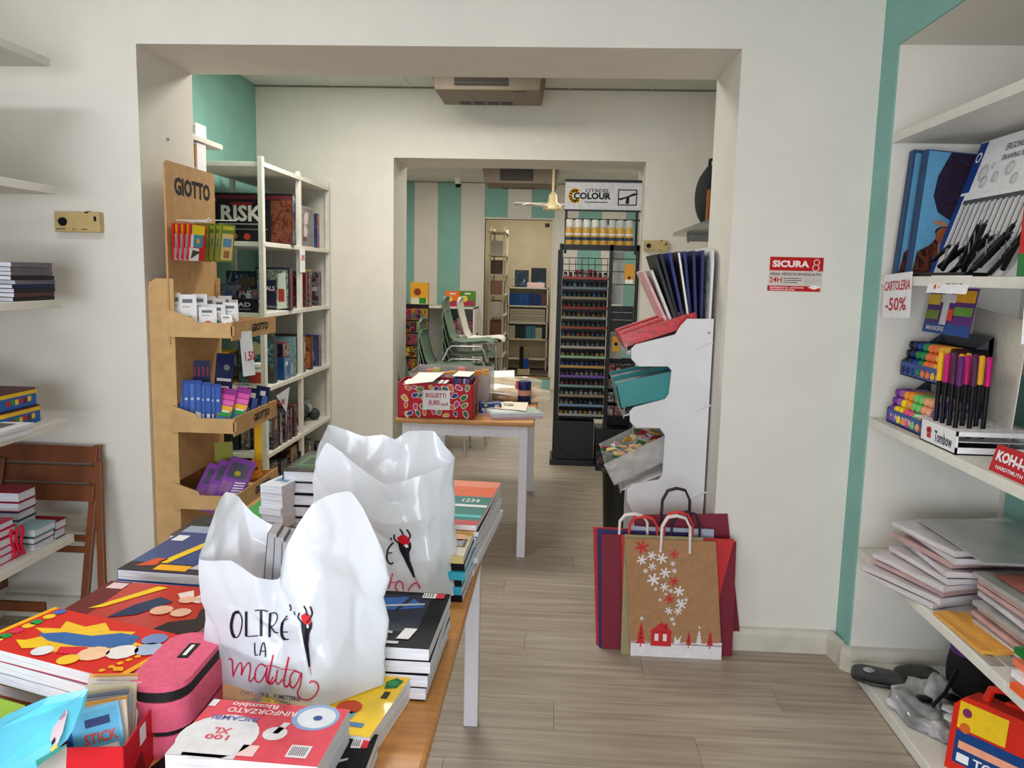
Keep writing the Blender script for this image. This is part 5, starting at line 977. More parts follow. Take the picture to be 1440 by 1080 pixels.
for i in range(2):
    M = frame((.285, 3.475+.22*i, .955), (.25, 0, .062), (0, 1, 0)); t = thing('teal_bin', 'teal bin, %s, in the middle tray of the white stand' % ('nearer', 'farther')[i], 'bin', (.285, 3.475+.22*i, .955), 'teal bins in the white stand')
    L, W_, H_ = .26, .20, .115; b = MB(); b.box(0, 0, 0, L, W_, .004, M_tl, M); b.box(0, 0, 0, L, .004, H_, M_tl, M); b.box(0, W_-.004, 0, L, W_, H_, M_tl, M); b.box(0, 0, 0, .004, W_, H_*.9, M_tl, M); b.box(L-.004, 0, 0, L, W_, H_, M_tl, M); obj('bin_body', b, t)
    obj('grey_contents', MB().box(.006, .006, .005, L-.006, W_-.006, H_*.86, mat('grey_sleeves', (120, 126, 130), .4, .2, 20), M), t)
M = frame((.27, 3.475, .615), (.28, 0, .15), (0, 1, 0)); t = thing('clear_bin', 'clear bin of small bright packets in the lowest tray of the white stand', 'bin', (.27, 3.475, .615)); L, W_, H_ = .31, .44, .105
b = MB(); b.box(0, 0, 0, L, W_, .004, M_cl2, M); b.box(0, 0, 0, L, .003, H_, M_cl2, M); b.box(0, W_-.003, 0, L, W_, H_, M_cl2, M); b.box(0, 0, 0, .003, W_, H_*.8, M_cl2, M); obj('bin_body', b, t)
r = hx(50)
for k in range(46):
    c = r.choice([(214,180,120),(214,190,150),(150,30,50),(40,100,60),(220,220,226),(214,150,150),(220,170,50)]); s = r.uniform(.014, .026)
    o = M @ Vector((.02+.27*(k/46)+r.uniform(-.01, .01), .03+r.uniform(0, .36), .055+r.uniform(0, .04))); b = MB().prism([(-s, -s*.7), (s, -s), (s*.8, s), (-s*.6, s*.8)], 0, .006, col(*c), Matrix.Translation(o) @ Matrix.Rotation(r.uniform(0, 6), 4, 'Z') @ Matrix.Rotation(r.uniform(-.7, .7), 4, 'X'))
    obj('craft_packet', b, None, 'small bright craft packet in the clear bin of the white stand', 'packet', 'craft packets in the clear bin')
# folders in the top
FC = [((26,34,90),'navy'),((26,34,90),'navy'),((40,46,120),'blue'),((60,50,44),'striped brown'),((30,40,110),'cobalt'),((24,28,30),'black'),((30,34,30),'black'),((200,190,176),'cream'),((214,170,176),'pale pink')]
for i, (c, nm) in enumerate(FC):
    q = at([960, 955, 948, 940, 935, 928, 925, 920, 918][i], 375, y=3.6); lean = .03+.055*i
    M = Matrix.Translation((.622-.017*i, 3.52+.03*(i % 3), 1.325)) @ Matrix.Rotation(-lean, 4, 'Y'); b = MB().box(-.012, 0, 0, 0, .30, .315 if i < 7 else .25, mat('folder_%s' % nm.replace(' ', '_'), c, .5, .1, 30), M)
    b.box(-.010, -.001, .004, -.002, .3, .31 if i < 7 else .245, WHITE, M) if i in (3, 7) else None
    obj('folder', b, None, '%s folder, %s from the header board of the white stand' % (nm, ('nearest', 'second', 'third', 'fourth', 'fifth', 'sixth', 'seventh', 'eighth', 'ninth')[i]), 'folder', 'folders standing in the white stand', loc=(.622-.017*i, 3.52, 1.325))
# wall shelf with backpack
th = thing('wall_shelf', 'dark grey glass shelf on the right wall of the middle room', 'shelf', (1.0, 5.2, 1.84)); obj('glass_board', MB().box(.80, 4.5, 1.815, 1.299, 5.9, 1.84, mat('dark_green_glass', (70, 80, 74), .15)), th)
for y in (4.7, 5.65): obj('bracket', MB().box(.86, y, 1.77, 1.299, y+.012, 1.815, M_under).tube([(.87, y, 1.80), (.87, y, 1.76)], .008, M_under, 6), th)
M_bp = mat('black_backpack_fabric', (28, 28, 32), .8, .2, 60, bump=.4)
t = thing('backpack', 'black backpack with orange side standing on the glass shelf', 'backpack', (1.05, 5.2, 1.8405))
b = MB(); 
def bpf(u, v):
    a = 6.283*u; s = (math.sin(math.pi*min(max(v, .03), .97)))**.3; c_, s_ = math.cos(a), math.sin(a)
    return (.945+math.copysign(abs(c_)**.6, c_)*.12*s, 5.15+math.copysign(abs(s_)**.6, s_)*.13*s, 1.8405+.36*v)
obj('bag_body', MB().grid(bpf, 20, 12, M_bp), t); obj('front_pocket', MB().box(.87, 5.0, 1.86, 1.02, 5.04, 2.05, col(150, 84, 50)), t, bevel=.01); obj('top_loop', MB().tube([(.90, 5.15, 2.19), (.90, 5.15, 2.24), (.95, 5.15, 2.25), (.98, 5.15, 2.19)], .012, M_bp, 6), t)
obj('badge', MB().box(.90, 4.99, 1.88, .94, 5.0, 1.92, M_red), t)
# bin behind the stand
t = thing('waste_bin', 'black cylindrical waste bin behind the white stand', 'bin', (.40, 4.72, 0)); M = fr((.40, 4.72, 0))
obj('bin_body', MB().lathe([(.09, 0), (.105, .36), (.11, .37), (.11, .38), (.1, .38), (.085, .02)], mat('black_wire_bin', (28, 32, 26), .4, .2, 30), 20, M), t); obj('rim', MB().tube([(.40+.108*math.cos(a), 4.72+.108*math.sin(a), .378) for a in [i*6.283/20 for i in range(20)]], .005, BLACK, 5, closed=True), t)
# ------------------------------------------------------------------ paper carrier bags leaning on the stand
def carrier(label, bx0, bx1, tx0, tx1, tz, k, m, group='paper carrier bags leaning on the stand', handle=None, deco=None, tz2=None, dz=0):
    """bottom on the floor; px of bottom corners, px of top corners; k = order from the front"""
    yb = 3.132+.0122*k; yt = yb+.012; tz2 = tz2 or tz
    a = at(bx0, 915, y=yb); b_ = at(bx1, 915, y=yb); c = at(tx1, 742, y=yt); d = at(tx0, 742, y=yt)
    a.z = b_.z = 0.001; c.z = tz2; d.z = tz; d2 = Vector((0, .009, 0))
    t = thing('paper_bag', label, 'paper bag', (a+b_)/2, group)
    vs = [a, b_, c, d]; obj('bag_body', MB().add(vs+[v+d2 for v in vs], [(0, 1, 2, 3), (7, 6, 5, 4), (0, 4, 5, 1), (1, 5, 6, 2), (3, 2, 6, 7), (0, 3, 7, 4)], m), t)
    W = (c-d).normalized(); U = Vector((0, 0, 1))
    if handle:
        hm, n, hx0, hh = handle
        for q in range(n):
            base = (d+c)/2+W*hx0+Vector((.0, -.004+.012*q, 0)); pts = [base-W*.058-U*.05, base-W*.055+U*hh*.55, base-W*.035+U*hh*.92, base+U*hh, base+W*.035+U*hh*.92, base+W*.055+U*hh*.55, base+W*.058-U*.05]
            obj('handle', MB().tube(pts, .0055, hm, 6), t)
    return t, a, b_, c, d
M_kr = mat('kraft_bag_paper', (164, 122, 86), .8, .05, 40, bump=.15); M_dr = mat('burgundy_paper', (120, 22, 46), .6, .04, 10); M_ol = mat('olive_cream_paper', (150, 140, 104), .7); M_nv = mat('navy_paper', (40, 34, 96), .6); M_rd2 = mat('bright_red_paper', (190, 40, 44), .6); M_sl = mat('silver_blue_paper', (176, 186, 206), .5)
HWT = mat('white_twisted_paper', (226, 218, 214), .7); HRD = mat('red_twisted_paper', (206, 60, 56), .7); HDK = mat('dark_cord', (40, 26, 50), .6)
carrier('burgundy paper bag, furthest back, tilted to the right', 905, 1043, 890, 1022, .555, 8, M_dr, handle=(HDK, 2, -.02, .11), tz2=.575)
carrier('pale blue silver paper bag showing behind the kraft bag', 880, 1003, 884, 1004, .515, 6, M_sl)
carrier('bright red paper bag, thin strip left of the burgundy bags', 838, 960, 834, 960, .50, 7, M_rd2)
carrier('navy paper bag, narrow edge at the left of the group', 842, 970, 840, 970, .50, 5, M_nv, handle=(HWT, 2, -.04, .07))
carrier('wide burgundy paper bag at the left of the group', 846, 985, 846, 985, .485, 4, M_dr, handle=(HRD, 2, -.03, .08))
carrier('burgundy paper bag right of the kraft bag', 890, 1030, 892, 1037, .478, 3, M_dr, handle=(HDK, 1, .0, .12))
carrier('bright red edged paper bag just behind the kraft bag', 876, 990, 874, 1034, .492, 2, M_rd2, handle=(HRD, 2, -.0, .105))
carrier('olive and white paper bag just behind the left edge of the kraft bag', 873, 950, 879, 990, .498, 1, M_ol)
t, a, b_, c, d = carrier('kraft paper bag with red and white snowflakes, trees and house', 886, 1016, 880, 1008, .488, 0, M_kr, handle=(HWT, 2, .02, .10))
F = frame(a, b_-a, d-a); w = (b_-a).length; h = (d-a).length
RDK = col(196, 50, 56); WK = col(226, 222, 226)
p = MB(); p.prr(.005, .0, .99, .125, WK, F, w, h); p.pr([(.005,.12),(.1,.135),(.2,.125),(.4,.12),(.6,.135),(.75,.13),(.99,.145),(.99,.11),(.005,.11)], WK, F, w, h); obj('snow_print', p, t)
p = MB(); p.prr(.22, .09, .44, .22, RDK, F, w, h, 3); p.pr([(.2,.215),(.46,.215),(.33,.30)], RDK, F, w, h, 3); p.prr(.365, .25, .395, .29, RDK, F, w, h, 3); p.prr(.26, .14, .30, .20, WK, F, w, h, 4); p.prr(.35, .14, .39, .20, WK, F, w, h, 4); p.prr(.215, .085, .445, .095, WK, F, w, h, 4); obj('house_print', p, t)
def tree(u, v, s, m, star=True):
    p = MB(); q = s*w/h
    p.prr(u-.006, v-.03, u+.006, v+.01, m if m == RDK else WK, F, w, h, 3)
    for k in range(4): p.pr([(u-s*(1-.2*k), v+q*.9*k), (u+s*(1-.2*k), v+q*.9*k), (u, v+q*.9*k+q*1.5)], m, F, w, h, 3)
    if star: p.pr([(u+(s*.5 if j % 2 else s*.2)*math.cos(1.57+j*.628), v+q*4.9+(q*.5 if j % 2 else q*.2)*math.sin(1.57+j*.628)) for j in range(10)], WK, F, w, h, 4)
    obj('tree_print', p, t, kind='stuff')
tree(.11, .11, .058, RDK); tree(.63, .12, .034, RDK, False); tree(.74, .13, .038, WK); tree(.86, .12, .040, RDK, False)
p = MB(); p.pr([(.47,.115),(.53,.115),(.55,.2),(.52,.16),(.5,.155),(.48,.19)], WK, F, w, h, 3); obj('deer_print', p, t)
def flake(u, v, s, m):
    p = MB(); q = s*w/h
    for k in range(3):
        a_ = k*math.pi/3+.3; c_, s_ = math.cos(a_), math.sin(a_)
        if k % 1 == 0 and k < 6: p.pr([(u-s*c_-.15*s*s_, v-q*s_+.15*q*c_), (u+s*c_-.15*s*s_, v+q*s_+.15*q*c_), (u+s*c_+.15*s*s_, v+q*s_-.15*q*c_), (u-s*c_+.15*s*s_, v-q*s_-.15*q*c_)], m, F, w, h, 2+k)
    obj('snowflake_print', p, t, kind='stuff')
for u, v, s, c_ in [(.08,.93,.075,0),(.085,.82,.055,1),(.19,.86,.05,1),(.30,.84,.06,1),(.43,.88,.05,0),(.2,.77,.045,1),(.13,.73,.03,1),(.34,.72,.06,1),(.42,.80,.03,1),(.22,.66,.07,1),(.44,.65,.055,0),(.34,.60,.05,1),(.25,.58,.022,1),(.44,.74,.03,1),(.50,.57,.06,1),(.40,.50,.055,0),(.41,.57,.025,1),(.30,.49,.02,1),(.53,.46,.06,1),(.36,.54,.018,1),(.58,.50,.025,1),(.40,.40,.045,1),(.50,.40,.045,1),(.44,.33,.03,1),(.50,.49,.025,1),(.46,.29,.022,1)]:
    flake(u, v, s, WK if c_ else RDK)
# ------------------------------------------------------------------ chairs in the rear room
M_gc = mat('grey_green_shell_plastic', (104, 124, 108), .45, .04, 20); M_wc = mat('white_shell_plastic', (206, 204, 192), .45, .04, 20); M_chr = mat('chromed_tube', (190, 190, 186), .25, metal=.7)
def shell_chair(label, x, y, z, m, legs=False, group='stacked shell chairs'):
    t = thing('shell_chair', label, 'chair', (x, y, z), group)
    prof = [(-.215, .40), (-.235, .36), (-.22, .26), (-.19, .15), (-.165, .06), (-.12, .01), (-.03, -.01), (.08, .0), (.17, .01), (.215, .0), (.23, -.025)]
    def f(u, v):
        k = v*(len(prof)-1); i = min(int(k), len(prof)-2); q = k-i; px = prof[i][0]*(1-q)+prof[i+1][0]*q; pz = prof[i][1]*(1-q)+prof[i+1][1]*q
        wd = .20 if v < .4 else .21; 
        if v < .12: wd = .13+.07*math.sin(v/.12*1.57)
        c_ = (2*u-1); return (x+px+(.03*c_*c_ if v < .5 else 0), y+c_*wd, z+.45+pz+(.02*c_*c_ if v > .5 else 0))
    obj('seat_shell', MB().grid(f, 10, 24, m), t, solid=.008)
    b = MB()
    for s in (-1, 1):
        yy = y+s*.19; z0 = -z if legs == 'floor' else (0 if legs else .45-.16)
        b2 = MB().tube([(x-.20, yy+s*.02, z+z0-(.0)), (x-.15, yy, z+.40), (x-.12, yy, z+.425), (x+.13, yy, z+.425), (x+.16, yy, z+.40), (x+.20, yy+s*.02, z+z0)], .0105, M_chr, 7); obj('leg_frame', b2, t)
    return t
for i in range(5): shell_chair(('topmost grey green' if i == 4 else 'grey green')+' shell chair, %s of the tall rear stack' % ORD[4-i] if i < 4 else 'grey green shell chair with chromed legs topping the tall rear stack', -.80+.0*i, 7.25, .0+.115*i, M_gc, i == 0)
shell_chair('white shell chair in the stack right behind the tall green one', -.74, 7.85, .44, M_wc, 'floor')
for i in range(4): shell_chair('grey green shell chair, %s of the lower front stack' % ORD[3-i], -.93+.0*i, 6.78, .0+.095*i, M_gc, i == 0)
for i in range(2): shell_chair('grey green shell chair, %s of the short stack at the left' % ORD[1-i], -1.13, 6.72+.01*i, .0+.11*i, M_gc, i == 0)
# toys, boxes, cabinet in the rear room
for (a, b_, c_, d_), lb, c in (((577, 397, 602, 430), 'orange and yellow box with brown pinwheel on the rear shelf', (232,170,60)), ((626, 409, 647, 431), 'orange sweet box on the rear white cabinet', (236,120,40)), ((647, 409, 668, 431), 'green sweet box on the rear white cabinet', (90,140,50))):
    p0 = at(a, d_, y=10.3); p1 = at(c_, d_, y=10.3); p2 = at(a, b_, y=10.3)
    carton('toy_box', lb, 'box', p0, 0, p1.x-p0.x-.003, .1, p2.z-p0.z, col(*c), front=(lambda mb, F, w, h: (mb.prr(.05, .05, .95, .35, col(220,220,200), F, w, h), mb.prr(.5, .1, .9, .35, col(60,140,60), F, w, h, 2), mb.prd(.4, .6, .05, col(140,70,40), F, w, h, 2, 6))) if a == 577 else (lambda mb, F, w, h: (mb.prr(.05, .05, .95, .4, col(160,60,90), F, w, h), mb.prr(.3, .78, .7, .88, WHITE, F, w, h), mb.prd(.3, .5, .04, col(240,200,80), F, w, h, 2))))
t = thing('cabinet', 'white open cabinet with dark boxes against the striped wall', 'cabinet', (-1.25, 10.45, 0)); b = MB()
for x in (-1.46, -1.07): obj('side_board', MB().box(x, 10.25, 0, x+.02, 10.78, 1.09, M_wall), t)
for z in (1.073, .72, .36, .05): obj('shelf_board', MB().box(-1.46, 10.25, z, -1.05, 10.78, z+.02, M_wall), t)
for i in range(5): carton('dark_box', 'dark pink and grey box inside the rear white cabinet', 'box', (-1.43+.073*i, 10.3, .741), 0, .065, .2, .15+.03*(i % 3), col(*[(110,50,60),(70,60,66),(120,90,90)][i % 3]), 'boxes in the rear white cabinet', front=ar(300+i, 3, [(150,60,80),(170,160,160),(50,50,60)]))
t = thing('shelf_table', 'grey side shelf along the striped wall', 'shelf', (-1.8, 10.4, 0)); obj('board', MB().box(-2.05, 10.2, 1.075, -1.47, 10.78, 1.096, M_wall), t); obj('front_panel', MB().box(-2.0, 10.5, 0, -1.5, 10.52, 1.07, mat('grey_panel', (150,150,146), .5)), t)
r = hx(60); TC = [(190,40,50),(220,80,50),(40,70,140),(230,190,60),(30,40,60),(60,140,170),(220,120,40),(150,40,80),(90,160,70)]
t = thing('toy_rack', 'dark rack of bright balloon packs at the left of the rear room', 'rack', (-1.5, 8.1, 0)); obj('rack_back', MB().box(-1.80, 8.14, 0, -1.30, 8.16, 1.2, col(40,36,50)), t); obj('rack_foot', MB().box(-1.80, 7.9, 0, -1.28, 8.3, .04, col(40,36,50)), t)
for k in range(30):
    x = -1.58+.055*(k % 5)+r.uniform(-.01, .01); z = .42+.125*(k//5); c = r.choice(TC)
    carton('balloon_pack', 'bright balloon pack hanging on the dark rear rack, %s row' % ORD[5-k//5], 'pack', (x, 8.08-.01*(k % 3), z), r.uniform(-.1, .1), .065, .03, .11, col(*c), 'balloon packs, %s row of the rear rack' % ORD[5-k//5], front=ar(400+k, 3, TC))
# room beyond the opening, modelled for the reflection in the mirror
M_bk = mat('mirror_room_shelf_white', (196, 188, 166), .6)
t = thing('bookcase', 'white bookcase with books shown in the rear mirror opening', 'bookcase', (-.5, 14.3, 0)); bx0, bx1, by = -.80, -.16, 13.0
for x in (bx0, bx1-.02): obj('side_board', MB().box(x, by, 0, x+.02, by+.25, 1.36, M_bk), t)
BZ = [1.32, 1.03, .76, .50, .18]
for z in BZ: obj('shelf_board', MB().box(bx0, by, z-.02, bx1, by+.25, z, M_bk), t)
obj('back_board', MB().box(bx0, by+.25, 0, bx1, by+.26, 1.34, M_beige), t)
for i, (x, ww, hh) in enumerate(((-.70, .22, .27), (-.44, .24, .31))): carton('picture_book', '%s dark illustrated picture book standing on top of the bookcase' % ('left', 'right')[i], 'book', (x, by+.02, 1.3205), 0, ww, .03, hh, col(36,50,60), front=ar(500+i, 5, [(70,100,120),(36,56,70),(30,40,50),(150,150,150),(40,36,40)]))
obj('pink_card', MB().box(-.50, by, 1.3205, -.22, by+.012, 1.40, col(222,190,184)), None, 'pale pink card leaning before the picture books', 'card')
r = hx(70)
for zi, (z, cs, lb) in enumerate(((1.03, [(26,60,110),(30,66,120),(26,50,96),(90,60,50)], 'dark blue or brown book on the upper bookcase shelf'), (.50, [(40,44,50),(150,150,130),(60,110,120),(50,44,40)], 'book on the lower bookcase shelf'))):
    x = bx0+.025
    while x < bx1-.06:
        ww = r.uniform(.03, .06) if zi == 0 else r.uniform(.05, .11); carton('book', lb, 'book', (x, by+.02, z+.001), 0, ww-.003, .18, r.uniform(.17, .22), col(*(cs[min(3, int((x-bx0)/.16))] if zi == 0 else r.choice(cs))), lb.replace('book on', 'books on')); x += ww
for i in range(5): carton('paper_ream', 'grey paper ream, %s of the pile on the middle bookcase shelf' % ORD[4-i], 'paper pack', (bx0+.03, by+.02, .761+.044*i), 0, bx1-bx0-.07, .2, .041, col(150-8*(i % 2),142-8*(i % 2),120), 'paper reams in the bookcase')
t = thing('file_shelving', 'tall open shelving of files seen side on in the mirror opening', 'shelving', (-.9, 12.5, 0)); sx0, sx1 = -1.02, -.80
for y in (11.9, 12.65): 
    for x in (sx0, sx1-.02): obj('post', MB().box(x, y, 0, x+.025, y+.025, 2.2, M_bk), t)
for k, z in enumerate((2.12, 1.78, 1.5, 1.2, .9, .6, .3, .04)):
    obj('shelf_board', MB().box(sx0-.02, 11.88, z, sx1+.02, 12.7, z+.02, M_bk), t)
    if k: 
        for q in range(5): carton('file_box', 'brown and white file on the side on shelving in the mirror opening', 'file', (sx0+.005, 11.93+.14*q, z+.021), 0, .19, .12, .2, col(*[(120,80,64),(180,170,160),(90,70,60),(150,110,90),(200,190,180)][(q+k) % 5]), 'files in the mirror opening')
t = thing('bottle_box', 'small black and blue object on the floor in the mirror opening', 'box', (-.50, 12.2, 0)); obj('black_part', MB().box(-.56, 12.2, .10, -.50, 12.3, .44, BLACK), t); obj('blue_part', MB().box(-.495, 12.2, .12, -.42, 12.3, .26, col(30,70,160)).box(-.495, 12.2, .26, -.42, 12.3, .42, col(130,120,100)), t); obj('foot', MB().box(-.58, 12.18, 0, -.40, 12.32, .10, M_beige), t)
def gc(y): 
    for nm, x0, z in (): pass
ct = MB().box(DXR-.10, D5-.02, 2.14, DXR-.04, D5-.014, 2.19, M_acd); obj('corner_clip', ct, None, 'dark metal clip at the upper right corner of the rear mirror opening', 'clip')
# ------------------------------------------------------------------ books on the foreground table
def rect_stack(A, B, D, ztop, total, specs, name, cat, where, group, art=None, spine='left', soft=True, zbase=None, jit=.004, tt=None):
    """specs bottom -> top: list of (material, colour word)"""
    o, ang, w, d = top_rect(A, B, D, ztop); z = ztop-total if zbase is None else zbase; n = len(specs); r = hx(int(A[0]*3+A[1])); t = total/n
    for i, (m, nm) in enumerate(specs):
        k = n-1-i; j = 0 if k == 0 else jit; dx, dy = r.uniform(-j, j), r.uniform(-j, j)
        lab = '%s %s, %s, %s' % (nm, name.replace('_', ' '), ORD[k], where) if n > 1 else '%s %s %s' % (nm, name.replace('_', ' '), where)
        book(name, lab, cat, (o.x+dx, o.y+dy, z), ang+(0 if k == 0 else r.uniform(-.02, .02)), w, d, t-.0008, m, group, spine=spine, art=art if k == 0 else None, soft=soft, simple=False)
        z += t
    return o, ang, w, d
RDC = col(216, 46, 34, .4); TEALC = col(0, 118, 114, .5); ORC = col(232, 92, 40, .5); YEL = col(246, 204, 30, .3, 1); GRN = col(40, 130, 70); WTC = col(226, 228, 236); PPL = col(150, 130, 160)
BKC = col(14, 15, 22, .6); DBL = col(40, 70, 130, .3, 1)
YO = col(246, 176, 30)
def art_cartoon(mb, F, w, h):       # generic sunburst and shapes, no characters
    mb.prr(0, 0, .035, 1, YO, F, w, h); mb.prr(.965, 0, 1, 1, YO, F, w, h)
    star = [(.5+(.36 if i % 2 else .24)*math.cos(i*.35)*1.0, .52+(.40 if i % 2 else .26)*math.sin(i*.35)) for i in range(18)]
    mb.pr(star, col(246,196,50), F, w, h, 1)
    mb.pr([(.22,.42),(.34,.56),(.5,.6),(.62,.78),(.74,.8),(.78,.62),(.7,.46),(.52,.36),(.34,.34)], col(60,104,170), F, w, h, 2)
    mb.pr([(.5,.16),(.66,.24),(.72,.36),(.58,.38),(.46,.28)], col(222,40,60), F, w, h, 3); mb.prd(.68, .3, .026, col(244,200,160), F, w, h, 4); mb.prd(.8, .44, .026, col(236,230,226), F, w, h, 4); mb.prd(.9, .6, .024, col(170,190,220), F, w, h, 4); mb.prd(.84, .8, .022, col(120,140,190), F, w, h, 4)
    mb.pr([(.3,.1),(.44,.26),(.3,.3),(.18,.22)], col(246,200,40), F, w, h, 3); mb.prd(.42, .14, .018, WHITE, F, w, h, 5); mb.prd(.62, .1, .018, col(250,200,60), F, w, h, 5)
    for k, (v, c) in enumerate([(.92,(70,110,190)),(.78,(240,200,50)),(.62,(40,150,70)),(.52,(240,200,50)),(.38,(226,50,90)),(.24,(40,150,70)),(.14,(240,210,60))]): mb.prd(.09, v, .011, col(*c), F, w, h, 3)
    for k in range(6): mb.prd(.92-.012*k, .52-.09*k, .006, YO, F, w, h, 3, 5)
    mb.pr([(.88,.16),(.93,.2),(.96,.14),(.92,.1)], YO, F, w, h, 4)
rect_stack((-40, 903), (166, 955), (66, 851), .862, .066, [(GRN, 'green edged'), (PPL, 'grey paged'), (RDC, 'red covered yellow bordered')], 'colouring_book', 'book', 'at the left front of the near table', 'thick red books at the left front', art_cartoon, spine='right')
rect_stack((-62, 930), (150, 982), (45, 876), .795, .044, [(RDC, 'thin red'), (col(30,80,60), 'dark green')], 'album', 'book', 'under the thick red colouring books', 'albums under the red books', spine='back', jit=.01)
def art_action(mb, F, w, h):
    mb.pr([(0,0),(.2,0),(.16,1),(0,1)], col(110,40,40), F, w, h); mb.prr(.04, .82, .16, .96, col(230,200,206), F, w, h, 2)
    mb.pr([(.14,.35),(.22,.4),(.46,.92),(.38,.94)], col(246,206,40), F, w, h, 3); mb.pr([(.34,.2),(.5,.3),(.62,.62),(.5,.7),(.4,.5)], col(44,56,90), F, w, h, 3)
    for u, v, s in ((.62,.42,.022),(.76,.4,.02),(.7,.68,.018),(.8,.72,.014)): mb.prd(u, v, s, col(232,180,150), F, w, h, 5)
    mb.pr([(.7,.0),(1,.0),(1,.62),(.86,.5),(.9,.3),(.76,.2)], col(40,26,28), F, w, h, 4); mb.pr([(.58,.8),(.66,.9),(.72,.74),(.78,.9),(.84,.72),(.9,.86),(.8,.62),(.66,.66)], col(232,214,206), F, w, h, 4); mb.pr([(.86,.55),(.96,.7),(.98,.9),(.9,.8)], col(240,120,40), F, w, h, 5)
rect_stack((58, 876), (272, 893), (152, 816), .842, .09, [(WTC, 'white'), (RDC, 'red'), (WTC, 'white'), (col(196, 44, 30, .3, 1), 'orange red action cover')], 'comic_annual', 'book', 'behind the thick red colouring books', 'annuals behind the red books', art_action, spine='left')
def art_blue(mb, F, w, h):
    mb.prr(0, 0, 1, .2, col(60,50,56), F, w, h); mb.pr([(.25,.2),(.34,.2),(.52,.9),(.44,.92)], col(244,200,40), F, w, h, 2); mb.prr(.04, .75, .16, .9, WHITE, F, w, h, 2); mb.pr([(.1,.1),(.26,.14),(.3,.3),(.18,.3)], col(220,90,50), F, w, h, 2)
    mb.prd(.72, .62, .03, col(220,220,226), F, w, h, 2); mb.pr([(.6,.1),(.95,.1),(.9,.42),(.7,.46)], col(196,190,196), F, w, h, 3); mb.pr([(.7,.2),(.9,.2),(.85,.34)], col(60,60,80), F, w, h, 4); mb.prr(.3, .04, .6, .16, YO, F, w, h, 3)
rect_stack((165, 800), (318, 811), (236, 746), .83, .075, [(DBL, 'dark blue'), (DBL, 'blue'), (DBL, 'blue covered')], 'comic_annual', 'book', 'beside the cardboard display on the near table', 'blue annuals beside the display', art_blue, spine='left')
def art_grey(mb, F, w, h): mb.prr(.1, .15, .5, .45, col(160,170,190), F, w, h); mb.prr(.55, .1, .9, .5, col(80,84,70), F, w, h); mb.prr(.2, .6, .8, .85, col(60,60,66), F, w, h); mb.prd(.6, .7, .02, col(220,200,190), F, w, h, 2)
rect_stack((238, 752), (330, 757), (288, 724), .80, .045, [(BKC, 'black'), (col(60,66,60,.3,1), 'black picture covered')], 'picture_book', 'book', 'behind the blue annuals', 'dark books behind the blue annuals', art_grey)
def art_g2(mb, F, w, h): mb.prr(.04, .1, .98, .9, col(56,60,50), F, w, h); mb.prr(.12, .22, .9, .75, col(70,120,60), F, w, h, 2); mb.prr(.2, .3, .8, .62, col(40,56,40), F, w, h, 3); mb.prr(.4, .36, .78, .56, col(120,180,90), F, w, h, 4)
rect_stack((397, 661), (482, 664), (431, 633), .93, .179, [(BKC, 'black'), (BKC, 'black'), (BKC, 'black'), (BKC, 'black'), (col(30,34,30,.25,1), 'green and black covered')], 'thick_diary', 'book', 'behind the second plastic bag', 'thick black diaries behind the bags', art_g2, soft=False)
rect_stack((366, 681), (396, 684), (386, 650), .90, .13, [(WTC, 'white')]*6, 'wrapped_pad', 'pad', 'left of the thick black diaries', 'wrapped white pads', lambda mb, F, w, h: (mb.prr(.2, .2, .8, .35, col(120,150,190), F, w, h), mb.prr(.3, .6, .7, .75, col(150,190,200), F, w, h)), jit=.008)
rect_stack((330, 728), (412, 732), (372, 700), .775, .02, [(col(66, 170, 76, .3, 1), 'bright green')], 'folder', 'folder', 'lying before the thick black diaries', None)
rect_stack((398, 730), (470, 733), (430, 709), .778, .024, [(WTC, 'white'), (BKC, 'black')], 'notebook', 'notebook', 'lying right of the bright green folder', 'notebooks right of the green folder')
def art_stripe(mb, F, w, h):
    mb.prr(0, .84, 1, 1, col(236,130,100), F, w, h); mb.prr(0, .60, 1, .84, ORC, F, w, h); mb.prr(0, .08, 1, .60, TEALC, F, w, h); mb.prr(0, .36, 1, .41, WHITE, F, w, h, 2); mb.prr(0, .14, 1, .19, col(60,190,190), F, w, h, 2); mb.prr(0, 0, 1, .08, col(190,36,60), F, w, h)
    mb.txt('1234', .62, .46, .86, .54, WHITE, F, w, h, 3)
rect_stack((560, 731), (670, 738), (590, 672), .885, .135, [(WTC, 'white'), (BKC, 'black'), (WTC, 'white'), (RDC, 'red'), (WTC, 'white'), (WTC, 'grey'), (BKC, 'black'), (ORC, 'orange and teal striped')], 'notebook', 'notebook', 'at the far right corner of the near table', 'notebooks at the far right table corner', art_stripe, spine='left', jit=.006)
def art_gold(mb, F, w, h): mb.prd(.8, .75, .03, col(190,150,50), F, w, h, 1, sy=.7); mb.prr(.4, .3, .95, .55, col(60,60,60), F, w, h, 2); mb.prr(.6, .3, .9, .5, col(150,150,160), F, w, h, 3); mb.prr(.5, 0, 1, .25, col(226,220,206), F, w, h, 2); mb.prd(.7, .62, .03, col(220,160,120), F, w, h, 2); mb.prd(.45, .7, .03, col(70,90,50), F, w, h, 1)
rect_stack((575, 778), (652, 782), (590, 738), .865, .115, [(BKC, 'black'), (col(60,170,200), 'sky blue spined'), (BKC, 'black'), (col(60,170,200), 'sky blue spined'), (BKC, 'black'), (col(206,190,130,.3,1), 'gold and black manga')], 'paperback', 'book', 'in front of the striped notebooks', 'paperbacks before the striped notebooks', art_gold, spine='front', jit=.005)
